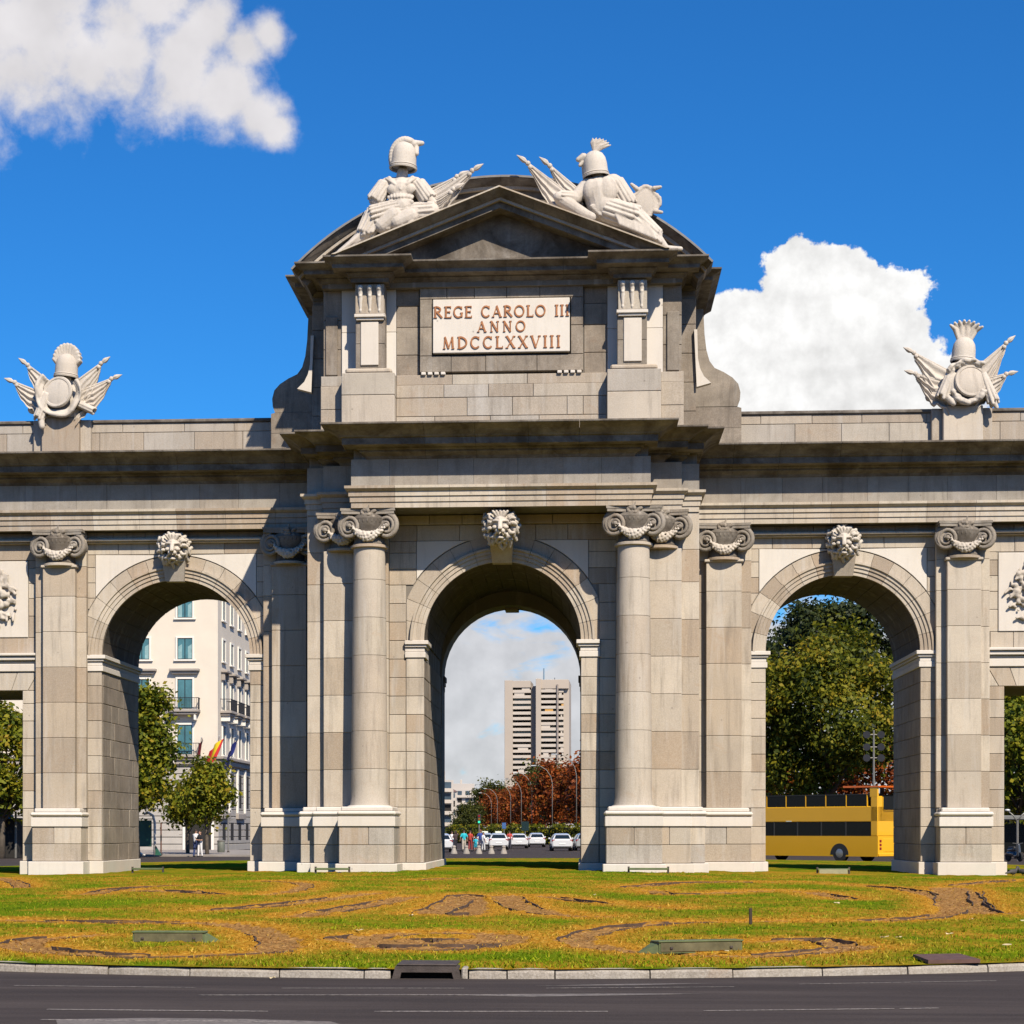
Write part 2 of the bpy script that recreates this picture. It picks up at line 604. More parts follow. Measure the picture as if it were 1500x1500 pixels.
def cut_arch(x0, x1, z0, z1, cx, sp, rad):
    """the part of a block that stays outside a circle about (cx,sp)"""
    if x0 >= cx:
        p = cut_arch(2 * cx - x1, 2 * cx - x0, z0, z1, cx, sp, rad)
        return None if p is None else [(2 * cx - a, b) for a, b in reversed(p)]
    def lim(z):
        h = z - sp
        if h >= rad:
            return x1
        if h <= 0:
            return cx - rad
        return cx - math.sqrt(rad * rad - h * h)
    zs = [z0 + (z1 - z0) * i / 8 for i in range(9)]
    pts = [(min(x1, lim(z)), z) for z in zs if lim(z) > x0 + 0.02]
    if len(pts) < 2:
        return None
    if pts[0][0] >= x1 - 1e-6 and pts[-1][0] >= x1 - 1e-6 and len(pts) == 9:
        return rect(x0, x1, z0, z1)
    poly = [(x0, pts[-1][1]), (x0, pts[0][1])]
    for p in pts:
        if abs(p[0] - poly[-1][0]) + abs(p[1] - poly[-1][1]) > 0.004:
            poly.append(p)
    # drop repeated straight points
    keep = []
    for i, p in enumerate(poly):
        a, b = poly[i - 1], poly[(i + 1) % len(poly)]
        if abs((p[0] - a[0]) * (b[1] - a[1]) - (p[1] - a[1]) * (b[0] - a[0])) > 1e-5:
            keep.append(p)
    return keep if len(keep) >= 3 else None


def ashlar(part, x0, x1, zs, y, width, name="wall_block", mat=None, cut=None, frame=None, depth=0.22, jit=0.18, phase=0.0):
    for k in range(len(zs) - 1):
        z0, z1 = zs[k], zs[k + 1]
        W = x1 - x0
        n = max(1, round(W / width))
        xs = [x0]
        shift = (0.5 if k % 2 else 0.0) + phase
        if n == 1:
            xs = [x0, x1]
        else:
            cuts = [x0 + W * (i + (shift - 0.25)) / n + rnd.uniform(-jit, jit) * W / n for i in range(1, n)]
            if k % 2 and n > 2:
                cuts.append(x1 - W * 0.45 / n)
            xs = [x0] + [c for c in sorted(cuts) if x0 + 0.12 < c < x1 - 0.12] + [x1]
        for i in range(len(xs) - 1):
            poly = rect(xs[i], xs[i + 1], z0, z1)
            if cut:
                poly = cut_arch(xs[i], xs[i + 1], z0, z1, *cut)
            if poly:
                stone(name, part, poly, y, mat, depth=depth, frame=frame)


def tunnel_core(part, name, x0, x1, z0, z1, cx, r, sp, yf, yb, mat, sp2=None, r2=None, y2=None):
    """wall body with an arched passage; optionally a lower arch from y2 back"""
    mb = MB()
    N = 24
    def ring(rad, s, y):
        pts = [(cx - rad, y, z0)] + [(cx - rad * math.cos(math.pi * i / N), y, s + rad * math.sin(math.pi * i / N)) for i in range(N + 1)] + [(cx + rad, y, z0)]
        return pts
    def face(rad, s, y):
        pts = ring(rad, s, y)
        m = len(pts)
        outer = [(x0, y, z0), (x0, y, s)] + [(x0 + (x1 - x0) * i / N, y, z1) for i in range(N + 1)] + [(x1, y, s), (x1, y, z0)]
        # strip between inner and outer outlines
        inn = [pts[0], pts[1]] + pts[1:-1] + [pts[-2], pts[-1]]
        mb.add(outer + inn, [(i, i + 1, i + 1 + len(outer), i + len(outer)) for i in range(len(outer) - 1)])
    face(r, sp, yf)
    a = ring(r, sp, yf)
    ym = y2 if y2 is not None else yb
    b = ring(r, sp, ym)
    m = len(a)
    mb.add(a + b, [(i, i + 1, i + 1 + m, i + m) for i in range(m - 1)])
    if y2 is not None:
        c = ring(r2, sp2, y2)
        mb.add(b + c, [(i, i + 1, i + 1 + m, i + m) for i in range(m - 1)])
        d = ring(r2, sp2, yb)
        mb.add(c + d, [(i, i + 1, i + 1 + m, i + m) for i in range(m - 1)])
        face(r2, sp2, yb)
    else:
        face(r, sp, yb)
    mb.add([(x0, yf, z0), (x0, yb, z0), (x0, yb, z1), (x0, yf, z1)], [(0, 1, 2, 3)])
    mb.add([(x1, yf, z0), (x1, yb, z0), (x1, yb, z1), (x1, yf, z1)], [(0, 1, 2, 3)])
    mb.add([(x0, yf, z1), (x1, yf, z1), (x1, yb, z1), (x0, yb, z1)], [(0, 1, 2, 3)])
    return mb.build(name, mat, part, fix=False)


def voussoirs(part, cx, sp, r, yp, xlim, n=15, kd=0.48):
    """moulded arch stones; the middle one is left for the keystone"""
    rim = [(0.0, 0.10), (0.0, -0.035), (0.115, -0.035), (0.125, -0.075), (0.235, -0.075), (0.245, -0.115), (0.335, -0.115), (0.36, -0.17), (0.425, -0.17), (0.43, 0.0)]
    for k in range(n):
        if k == n // 2:
            continue
        a0, a1 = math.pi * k / n, math.pi * (k + 1) / n
        g = 0.0022
        seg = 5
        mb = MB()
        rows = []
        for i in range(seg + 1):
            t = a0 + g + (a1 - a0 - 2 * g) * i / seg
            c, s = -math.cos(t), math.sin(t)
            ro = min(RV - 0.008, xlim / max(0.02, abs(c)))
            prof = [(r + dr, dy) for dr, dy in rim] + [(max(r + 0.45, ro - 0.012), -0.004), (max(r + 0.46, ro), 0.012), (max(r + 0.46, ro), 0.20)]
            rows.append([(cx + c * q, yp + dy, sp + s * q) for q, dy in prof])
        m = len(rows[0])
        v = [p for row in rows for p in row]
        f = []
        for i in range(seg):
            for j in range(m - 1):
                f.append((i * m + j, (i + 1) * m + j, (i + 1) * m + j + 1, i * m + j + 1))
        f.append(tuple(range(m)))
        f.append(tuple(seg * m + j for j in range(m - 1, -1, -1)))
        mb.add(v, f)
        mb.build("voussoir", GRANITE, part)
    # keystone: a tapering block that carries the lion
    mb = MB()
    w0, w1 = 0.30, 0.40
    poly0 = [(cx - w0, sp + r - 0.06), (cx + w0, sp + r - 0.06), (cx + w1, sp + RV + 0.05), (cx - w1, sp + RV + 0.05)]
    v = [(p, yp + 0.2, q) for p, q in poly0] + [(poly0[0][0], yp - 0.20, poly0[0][1]), (poly0[1][0], yp - 0.20, poly0[1][1]), (poly0[2][0], yp - kd, poly0[2][1]), (poly0[3][0], yp - kd, poly0[3][1])]
    mb.add(v, [(4, 5, 6, 7), (0, 1, 5, 4), (1, 2, 6, 5), (2, 3, 7, 6), (3, 0, 4, 7)])
    mb.build("keystone", GRANITE_WARM, part)


def spandrel(part, cx, sp, yp, top):
    for s in (-1, 1):
        xo = cx + s * 2.66
        zl = sp + math.sqrt((RV + 0.02) ** 2 - 2.66 ** 2)
        pts = [(xo, top), (xo, zl)]
        xe = min(2.62, math.sqrt(max(0.0, (RV + 0.02) ** 2 - (top - sp) ** 2)))
        for i in range(1, 13):
            x = 2.66 + (xe - 2.66) * i / 12
            pts.append((cx + s * x, sp + math.sqrt((RV + 0.02) ** 2 - x * x)))
        if s > 0:
            pts = list(reversed(pts))
        o = stone("spandrel_panel", part, pts, yp - 0.02, LIME, gap=0.004, ch=0.008)
        o["label"] = "white limestone spandrel panel"


def moulding(part, name, x0, x1, y, layers, mat, back=0.15):
    """stack of straight fillets: layers of (z0, z1, projection)"""
    mb = MB()
    for z0, z1, p in layers:
        e = p if p > 0 else 0
        mb.cbox(x0 - e, x1 + e, y - p, y + back, z0 + 0.001, z1 - 0.001, min(0.02, (z1 - z0) * 0.3))
    return mb.build(name, mat, part)


def jamb_blocks(part, x, y0, y1, zs, facing, name="jamb_block", mat=None):
    """blocks lining a passage; facing +1 looks towards +x"""
    fr = (lambda p, q, z: (x - q, p, z)) if facing > 0 else (lambda p, q, z: (x + q, p, z))
    ashlar(part, y0, y1, zs, 0.0, 1.45, name, mat, frame=fr, depth=0.10)


def pedestal(part, x0, x1, y, back, mat=None, capw=0.06):
    """white plinth, two granite courses, white moulded cap"""
    mb = MB()
    w = x1 - x0
    n = max(1, round(w / 1.7))
    for i in range(n):
        b = MB()
        b.cbox(x0 - 0.10 + (w + 0.2) * i / n + 0.004, x0 - 0.10 + (w + 0.2) * (i + 1) / n - 0.004, y - 0.14, back, -0.35, Z_PL - 0.004, 0.018)
        b.build("plinth_block", LIME, part)
    MB().box(x0 + 0.03, x1 - 0.03, y + 0.03, back, Z_PL - 0.01, Z_DADO + 0.02).build("pedestal_core", MORTAR, part)
    for k, (z0, z1) in enumerate(((Z_PL, 0.94), (0.94, Z_DADO))):
        n = max(1, round(w / 1.2)) + (k if w > 1.4 else 0)
        xs = [x0] + sorted(x0 + w * (i + rnd.uniform(-.12, .12)) / n for i in range(1, n)) + [x1]
        for i in range(n):
            b = MB()
            b.cbox(xs[i] + 0.005, xs[i + 1] - 0.005, y + rnd.uniform(-.005, .005), back, z0 + 0.005, z1 - 0.005, 0.016)
            b.build("pedestal_block", GRANITE_WARM if rnd.random() < 0.7 else GRANITE, part)
    b = MB()
    b.cbox(x0 - 0.03, x1 + 0.03, y - 0.05, back, Z_DADO + 0.004, 1.80, 0.012)
    b.cbox(x0 + 0.02, x1 - 0.02, y - 0.01, back, 1.795, 1.84, 0.008)
    b.cbox(x0 - 0.05, x1 + 0.05, y - 0.09, back, 1.835, 1.97, 0.05)
    b.cbox(x0 + 0.06, x1 - 0.06, y + 0.05, back, 1.965, Z_CAP, 0.03)
    b.build("pedestal_cap", LIME, part)


def shaft_blocks(part, x0, x1, y, zs=SHAFT, width=9.0, mat=None, depth=0.35, name="pilaster_block"):
    for k in range(len(zs) - 1):
        b = MB()
        b.cbox(x0, x1, y + rnd.uniform(-.004, .004), y + depth, zs[k] + 0.004, zs[k + 1] - 0.004, 0.012)
        b.build(name, mat or GRANITE, part)


# ---------------------------------------------------------------- Ionic capital (one design, shared)
def make_capital():
    root = empty("capital", (0, 0, 0), parent=None)
    ab = MB()
    # abacus with hollowed sides
    pts = []
    for i in range(13):
        t = -1 + 2 * i / 12
        pts.append((t * 0.80, -0.52 + 0.10 * (1 - t * t) - 0.0))
    pts += [(0.80, 0.25), (-0.80, 0.25)]
    ab.prism(pts, 0.98, 1.07, 'z')
    ab.prism([(p * 1.04, q * 1.04) for p, q in pts], 1.07, 1.15, 'z')
    ab.build("abacus", CAPST, root)
    # volutes on the diagonals
    for s in (-1, 1):
        mb = MB()
        path, rad = [], []
        turns = 2.4
        for i in range(44):
            u = i / 43
            a = math.pi / 2 + s * -1 * (u * turns * 2 * math.pi)
            rr = 0.335 * (1 - u) ** 0.8 + 0.035
            ca, sa = math.cos(a) * rr, math.sin(a) * rr
            path.append((s * 0.57 + ca * 0.90, -0.36 - s * ca * 0.30 * s - 0.10 * u, 0.62 + sa))
            rad.append(0.060 * (1 - u) + 0.026)
        mb.tube(path, rad, 7)
        mb.build("volute", CAPST, root, smooth='all')
        b = MB()
        b.lathe([(0.02, -0.30), (0.30, -0.28), (0.31, 0.0), (0.29, 0.30), (0.02, 0.32)], 18, (s * 0.57, -0.10, 0.62), axis='y')
        b.ell((s * 0.56, -0.50, 0.62), (0.075, 0.06, 0.075), seg=10, rings=6)
        b.build("volute_body", CAPST, root, smooth=True)
    # festoon slung between the volute eyes
    mb = MB()
    rg = random.Random(3)
    for i in range(27):
        t = -1 + 2 * i / 26
        x = t * 0.52
        z = 0.30 + 0.30 * t * t * (1 if abs(t) < 1 else 1)
        w = 0.135 * (1 - 0.55 * abs(t) ** 1.5)
        for k in range(4):
            a = k * 1.57 + i * 0.7
            mb.ell((x + rg.uniform(-.03, .03), -0.50 + math.cos(a) * w * 0.7, z + math.sin(a) * w * 0.85), w * rg.uniform(0.34, 0.55), seg=7, rings=5)
    fused(mb, "festoon", SCULPT, root, 0.017, 0, 0.5)
    # fruit cluster hung on the abacus, echinus with eggs, necking
    mb = MB()
    for i in range(26):
        a, b_ = rg.uniform(-1, 1), rg.uniform(-1, 1)
        mb.ell((a * 0.22, -0.52 + abs(a) * 0.1 + rg.uniform(-.03, .05), 1.0 + b_ * 0.16 - abs(a) * 0.03), rg.uniform(.05, .085), seg=7, rings=5)
    mb.cap((0.0, -0.5, 1.1), (0.05, -0.52, 1.26), 0.05, 0.02, 7)
    fused(mb, "flower_boss", CAPST, root, 0.017, 0, 0.5)
    mb = MB()
    mb.lathe([(0.46, 0.02), (0.50, 0.12), (0.47, 0.16), (0.47, 0.46), (0.50, 0.55), (0.58, 0.70), (0.60, 0.86), (0.52, 0.985)], 32, (0, 0.02, 0))
    for i in range(15):
        a = math.pi + math.pi * i / 14
        mb.ell((math.cos(a) * 0.56, 0.02 + math.sin(a) * 0.56, 0.78), (0.045, 0.045, 0.085), seg=7, rings=5)
    mb.build("echinus", GRANITE_SOOT, root, smooth=True)
    b = MB()
    b.lathe([(0.50, -0.03), (0.575, -0.01), (0.575, 0.06), (0.51, 0.085)], 32, (0, 0.02, 0))
    b.build("necking", GRANITE, root, smooth=True)
    return root


CAPITAL = make_capital()
cap_used = [False]


def place_capital(part, x, y, flat=False):
    c = CAPITAL if not cap_used[0] else copy_tree(CAPITAL)
    cap_used[0] = True
    c.parent = part
    c.location = (x, y, Z_SH)
    return c


# ================================================================== wings
def build_wing(s):
    side = "left" if s < 0 else "right"
    wing = empty("side_wing", (0, 0, 0), parent=ARCH)
    wing["label"] = side + " wing of the arch with one round arch and a square doorway"
    # helper that mirrors x ranges
    X = lambda a, b: (a, b) if s > 0 else (-b, -a)
    cx = s * WING_C
    y_back = 5.5
    # bodies: arch bay, door bay
    x0, x1 = X(5.9, 15.28)
    tunnel_core(wing, "arch_bay_body", x0, x1, -0.4, 13.4, cx, WR + 0.035, WSP, 0.035, y_back, MORTAR)
    # vault lining: courses of stone along the passage
    vb = MB()
    NV = 17
    for k in range(NV):
        a0, a1 = math.pi * k / NV + 0.003, math.pi * (k + 1) / NV - 0.003
        for (ya, yb) in ((0.12, 1.9), (1.92, 3.7), (3.72, y_back - 0.02)):
            q = [(cx - math.cos(a) * rr, yy, WSP + math.sin(a) * rr) for yy in (ya, yb) for a, rr in ((a0, WR), ((a0 + a1) / 2, WR), (a1, WR), (a1, WR + 0.06), (a0, WR + 0.06))]
            vb.add(q, [(0, 5, 6, 1), (1, 6, 7, 2), (0, 1, 2, 3, 4), (9, 8, 7, 6, 5), (2, 7, 8, 3), (4, 9, 5, 0)])
    o = vb.build("vault_stones", VAULT_SHADE, wing)
    o["kind"] = "stuff"
    zj = [Z_PL] + [0.94, 1.5] + COURSE[:8] + [6.60]
    jamb_blocks(wing, cx - WR, 0.16, y_back - 0.02, zj, 1, mat=PASSAGE_SHADE)
    jamb_blocks(wing, cx + WR, 0.16, y_back - 0.02, zj, -1, mat=PASSAGE_SHADE)
    for q in (-1, 1):
        # plinth returns proud into the passage
        b_ = MB(); xx = cx + q * (WR - 0.07)
        b_.cbox(min(xx, cx + q * (WR + 0.52)), max(xx, cx + q * (WR + 0.52)), -0.13, y_back, -0.35, Z_PL - 0.004, 0.015)
        b_.build("plinth_block", LIME, wing)
        # impost wraps into the passage
        im = MB()
        for z0, z1, p in ((6.60, 6.78, 0.05), (6.785, 6.92, 0.02), (6.925, 7.0, 0.08), (7.005, 7.13, 0.14)):
            xi = cx + q * (WR - p)
            xo = cx + q * 2.93
            im.cbox(min(xi, xo), max(xi, xo), -0.03 - p, y_back, z0, z1, 0.012)
        im.build("impost", LIME, wing)
    # arch pier faces below the impost
    for q in (-1, 1):
        a, b = sorted((cx + q * (WR - 0.002), cx + q * 2.93))
        ashlar(wing, a, b, [Z_PL, 0.94, 1.5] + COURSE[:8] + [6.60], -0.035, 0.9, "pier_block", GRANITE, depth=0.2)
    voussoirs(wing, cx, WSP, WR, -0.004, 2.93)
    spandrel(wing, cx, WSP, 0.0, 10.42)
    # slivers beside the panel and the blocks over it
    for q in (-1, 1):
        a, b = sorted((cx + q * 2.93, cx + q * 2.665))
        ashlar(wing, a, b, [8.425, 9.0, 9.5, 10.0, 10.42], 0.0, 5.0, cut=(cx, WSP, RV + 0.005))
    ashlar(wing, cx - 2.93, cx + 2.93, [10.42, 10.80], 0.0, 1.2)
    ashlar(wing, cx - 2.93, cx + 2.93, [10.90, 11.15], 0.0, 1.3)
    x0, x1 = X(6.1, 13.62)
    moulding(wing, "string_course", cx - 2.93, cx + 2.93, 0.0, [(10.78, 10.83, 0.16), (10.83, 10.92, 0.27)], GRANITE)
    # pilasters with backing strips
    for (pa, pb, ba, bb) in ((6.42, 7.54, 6.12, 7.87), (14.0, 15.06, 13.70, 15.38)):
        a, b = X(ba, bb)
        MB().box(a + 0.02, b - 0.02, -0.26, 0.3, Z_CAP - 0.3, Z_ENT).build("strip_core", MORTAR, wing)
        shaft_blocks(wing, a, b, -0.30, SHAFT + [11.15], depth=0.2, name="strip_block")
        a, b = X(pa, pb)
        shaft_blocks(wing, a, b, -0.60, depth=0.3)
        pedestal(wing, a - 0.28, b + 0.28, -0.88, 0.1)
        pc = s * (pa + pb) / 2
        place_capital(wing, pc, -0.34)
        MB().cbox(a - 0.06, b + 0.06, -0.66, -0.05, 9.93, 10.02, 0.02).build("necking_band", GRANITE, wing)
    # door bay
    xd0, xd1 = 15.90, 18.30
    a, b = X(15.28, xd0 - 0.0)
    core = MB()
    ca, cb = X(15.2, xd0 - 0.03)
    core.box(ca, cb, 0.036, 5.48, -0.4, 6.0)
    ca, cb = X(xd1 + 0.03, 21.0)
    core.box(ca, cb, 0.036, 5.48, -0.4, 13.4)
    core_a, core_b = X(15.2, xd1 + 0.03)
    core.box(core_a, core_b, 0.036, 5.48, 6.03, 13.4)
    core.build("door_bay_body", MORTAR, wing)
    a, b = X(15.38, xd0)
    ashlar(wing, a, b, [Z_PL, 0.94, 1.5] + COURSE[:7] + [5.98], 0.0, 0.9, "pier_block")
    bq = MB(); a2, b2 = X(15.2, xd0 + 0.06); bq.cbox(a2, b2, -0.13, 5.5, -0.35, Z_PL - 0.004, 0.015); bq.build("plinth_block", LIME, wing)
    jx = s * xd0
    jamb_blocks(wing, jx, 0.16, 5.46, [Z_PL, 0.94, 1.5] + COURSE[:7] + [5.98], s, mat=PASSAGE_SHADE)
    # flat arch of splayed stones over the doorway
    xc = s * 17.1
    for k in range(5):
        t0, t1 = -1.72 + 3.44 * k / 5, -1.72 + 3.44 * (k + 1) / 5
        stone("lintel_stone", wing, [(xc + t0 * 0.8, 5.98), (xc + t1 * 0.8, 5.98), (xc + t1, 6.58), (xc + t0, 6.58)], 0.0, GRANITE)
    for q in (-1, 1):
        xo = xc + q * 1.72; xi = xc + q * 1.376; xe = xc + q * 1.9
        stone('lintel_stone', wing, [(xe, 5.98), (xi, 5.98), (xo, 6.58), (xe, 6.58)] if q < 0 else [(xi, 5.98), (xe, 5.98), (xe, 6.58), (xo, 6.58)], 0.0, GRANITE)
    a, b = X(15.45, 18.75)
    moulding(wing, "door_cornice", a, b, 0.0, [(6.60, 6.86, 0.06), (6.865, 6.96, 0.03), (6.965, 7.10, 0.16), (7.105, 7.2, 0.24)], LIME)
    ashlar(wing, a, b, [7.2, 7.72], 0.0, 1.3)
    ax, bx_ = X(15.38, 15.70)
    ashlar(wing, ax, bx_, [7.72, 8.425, 9.0, 9.5, 10.0, 10.26], 0.0, 3.0)
    a, b = X(15.70, 18.50)
    o = stone("relief_panel", wing, rect(a, b, 7.72, 10.24), -0.04, LIME, gap=0.006, ch=0.015, depth=0.1)
    o["label"] = "white limestone panel behind the carved relief"
    a, b = X(15.38, 18.8)
    ashlar(wing, a, b, [10.26, 10.80], 0.0, 1.2)
    ashlar(wing, a, b, [10.90, 11.15], 0.0, 1.3)
    moulding(wing, "string_course", a, b, 0.0, [(10.78, 10.83, 0.16), (10.83, 10.92, 0.27)], GRANITE)
    # carved trophy of fruit, ribbons and leaves in relief
    mb = MB()
    rg = random.Random(11 if s > 0 else 12)
    for i in range(150):
        t = rg.uniform(0, 1); a_ = rg.uniform(0, 2 * math.pi)
        rr = math.sqrt(t)
        x_, z_ = xc + math.cos(a_) * rr * 1.05, 9.0 + math.sin(a_) * rr * 1.08
        mb.ell((x_, -0.09 - rg.uniform(0, .16) * (1 - rr * .7), z_), rg.uniform(.05, .13) * (1.1 - .4 * rr), seg=8, rings=6)
    for i in range(70):
        a_ = rg.uniform(0, 2 * math.pi)
        r0 = rg.uniform(.35, .95)
        x_, z_ = xc + math.cos(a_) * r0 * 1.12, 8.98 + math.sin(a_) * r0 * 1.1
        b_ = a_ + rg.uniform(-1.2, 1.2)
        l_ = rg.uniform(.10, .24)
        mb.cap((x_, -0.10, z_), (x_ + math.cos(b_) * l_, -0.16, z_ + math.sin(b_) * l_), rg.uniform(.045, .075), rg.uniform(.03, .05), 6)
    for k in range(6):
        q_ = R(60 * k)
        mb.ell((xc + math.cos(q_) * .2, -0.28, 9.25 + math.sin(q_) * .2), (.13, .08, .13), seg=8, rings=6)
    fused(mb, "carved_relief", SCULPT, wing, 0.03, 1, 0.5)
    # outer pilaster past the doorway
    a, b = X(18.8, 20.6)
    shaft_blocks(wing, a, b, -0.30, SHAFT + [11.15], depth=0.35, name="strip_block")
    a, b = X(19.15, 20.25)
    shaft_blocks(wing, a, b, -0.60, depth=0.35)
    pedestal(wing, a - 0.28, b + 0.28, -0.88, 0.1)
    place_capital(wing, s * 19.7, -0.34)
    # parapet
    a, b = X(6.3, 21.0)
    MB().box(a, b, 0.035, 4.5, 13.4, Z_PAR - 0.10).build("parapet_core", MORTAR, wing)
    ashlar(wing, a, b, [13.50, 14.42, Z_PAR - 0.12], 0.0, 1.65, "parapet_block", GRANITE_WARM)
    cp = MB(); cp.cbox(a, b, -0.07, 4.6, Z_PAR - 0.12, Z_PAR, 0.03); cp.build("parapet_coping", GRANITE_SOOT, wing)
    # pedestal of the trophy with its flanking strips
    t = s * 14.53
    b_ = MB(); b_.cbox(t - 0.62, t + 0.62, -0.42, 0.1, 13.5, Z_PAR + 0.02, 0.02); b_.build("trophy_pedestal", GRANITE, wing)
    b_ = MB(); b_.cbox(t - 0.95, t + 0.95, -0.20, 0.1, 13.5, Z_PAR - 0.02, 0.02); b_.build("trophy_pedestal", GRANITE_WARM, wing)
    return wing


WINGS = [build_wing(-1), build_wing(1)]


# ================================================================== centre
def build_centre():
    ctr = empty("central_pavilion", (0, 0, 0), parent=ARCH)
    ctr["label"] = "projecting central bay with the tallest arch and two free columns"
    tunnel_core(ctr, "central_body", -6.0, 6.0, -0.4, 13.4, 0.0, WR - 0.02 + 0.035, CSP, YC + 0.035, 6.4, MORTAR, 6.82, WR - 0.04, 4.9)
    r = WR - 0.02
    vb = MB()
    NV = 17
    for k in range(NV):
        a0, a1 = math.pi * k / NV + 0.003, math.pi * (k + 1) / NV - 0.003
        for i in range(4):
            ya = YC + 0.12 + i * 1.9
            yb = ya + 1.88
            q = [(-math.cos(a) * rr, yy, CSP + math.sin(a) * rr) for yy in (ya, yb) for a, rr in ((a0, r), ((a0 + a1) / 2, r), (a1, r), (a1, r + 0.06), (a0, r + 0.06))]
            vb.add(q, [(0, 5, 6, 1), (1, 6, 7, 2), (0, 1, 2, 3, 4), (9, 8, 7, 6, 5), (2, 7, 8, 3), (4, 9, 5, 0)])
    o = vb.build("vault_stones", VAULT_SHADE, ctr)
    o["kind"] = "stuff"
    # keystone of the rear arch
    MB().cbox(-0.24, 0.24, 5.6, 6.5, 9.13, 9.6, 0.02).build("rear_keystone", GRANITE, ctr)
    zj = [Z_PL, 0.94, 1.5] + COURSE[:8] + [6.72]
    jamb_blocks(ctr, -r, YC + 0.16, 6.38, zj, 1, mat=PASSAGE_SHADE)
    jamb_blocks(ctr, r, YC + 0.16, 6.38, zj, -1, mat=PASSAGE_SHADE)
    for q in (-1, 1):
        b_ = MB(); xx = q * (r - 0.07)
        b_.cbox(min(xx, q * 3.3), max(xx, q * 3.3), YC - 0.13, 6.4, -0.35, Z_PL - 0.004, 0.015)
        b_.build("plinth_block", LIME, ctr)
        im = MB()
        for z0, z1, p in ((6.74, 6.92, 0.05), (6.925, 7.06, 0.02), (7.065, 7.14, 0.08), (7.145, 7.27, 0.14)):
            xi, xo = q * (r - p), q * 3.02
            im.cbox(min(xi, xo), max(xi, xo), YC - 0.03 - p, YC + 1.2, z0, z1, 0.012)
        im.build("impost", LIME, ctr)
        im = MB()
        for z0, z1, p in ((6.3, 6.48, 0.0), (6.485, 6.62, 0.03), (6.625, 6.82, 0.06)):
            xi, xo = q * (r - 0.03 - p), q * (r + 0.3)
            im.cbox(min(xi, xo), max(xi, xo), 5.6, 6.45 + p, z0, z1, 0.012)
        im.build("impost", GRANITE_SOOT, ctr)
        a, b = sorted((q * (r - 0.002), q * 2.99))
        ashlar(ctr, a, b, [Z_PL, 0.94, 1.5] + COURSE[:8] + [6.74], YC - 0.035, 0.9, "pier_block", GRANITE, depth=0.2)
        a, b = sorted((q * 2.99, q * 3.52))
        ashlar(ctr, a, b, [Z_PL, 0.94, 1.5] + COURSE[:13], YC, 0.9, "pier_block", GRANITE, depth=0.2, cut=(0, CSP, RV + 0.005) if False else None)
        a, b = sorted((q * 2.665, q * 3.52))
        ashlar(ctr, a, b, [9.0, 9.5, 10.0, 10.36], YC, 3.0, cut=(0, CSP, RV + 0.005))
    voussoirs(ctr, 0, CSP, r, YC - 0.004, 2.985, kd=1.15)
    spandrel(ctr, 0, CSP, YC, 10.36)
    ashlar(ctr, -3.52, 3.52, [10.36, 10.86], YC, 1.2)
    ashlar(ctr, -3.52, 3.52, [10.86, 11.15], YC - 0.12, 1.3)
    for s in (-1, 1):
        X = lambda a, b: (a, b) if s > 0 else (-b, -a)
        # backing strip and pilaster behind the column
        a, b = X(3.52, 6.05)
        MB().box(a + 0.02, b - 0.02, -3.02, YC + 0.3, 0.3, Z_ENT).build("strip_core", MORTAR, ctr)
        shaft_blocks(ctr, a, b, -3.06, SHAFT + [11.15], depth=0.25, name="strip_block")
        a, b = X(4.25, 5.50)
        shaft_blocks(ctr, a, b, -3.38, SHAFT, depth=0.35)
        MB().box(a + 0.02, b - 0.02, -3.3, -3.0, 9.9, Z_ENT).build("strip_core", MORTAR, ctr)
        place_capital(ctr, s * 4.87, -3.14)
        # pedestals: deepest for the column, stepping back to the wing
        a, b = X(3.72, 6.22)
        pedestal(ctr, a, b, -3.36, -2.9)
        a, b = X(3.60, 5.76)
        pedestal(ctr, a, b, -3.74, -3.3)
        a, b = X(3.18, 4.86)
        pedestal(ctr, a, b, -4.78, -2.92)
        # the column: base, drums, capital
        col = empty("column", (s * 4.02, -3.93, 0), parent=ctr)
        zs = [2.10] + SHAFT[1:]
        for k in range(len(zs) - 1):
            prof = []
            for i in range(5):
                z = zs[k] + 0.004 + (zs[k + 1] - zs[k] - 0.008) * i / 4
                t = (z - 2.1) / 7.9
                rad = 0.555 - 0.075 * t ** 1.6
                if k == 0 and i == 0:
                    rad += 0.05
                if i in (0, 4):
                    rad -= 0.007
                    prof.append((rad, z))
                    prof.append((rad + 0.007, z + (0.007 if i == 0 else -0.012)) if i == 0 else (rad, z))
                    if i == 4:
                        prof[-2] = (rad + 0.007, z - 0.007)
                else:
                    prof.append((rad, z))
            MB().lathe(prof, 48).build("column_drum", GRANITE_COL, col, smooth=14)
        MB().lathe([(0.62, 1.97), (0.68, 2.0), (0.70, 2.06), (0.66, 2.13), (0.585, 2.15), (0.565, 2.19), (0.3, 2.2)], 48).build("column_base", LIME, col, smooth=True)
        MB().box(-0.02, 0.02, -0.02, 0.02, 2.2, 9.9).build("core_rod", MORTAR, col)
        c = place_capital(ctr, s * 4.02, -3.95)
    return ctr


CENTRE = build_centre()

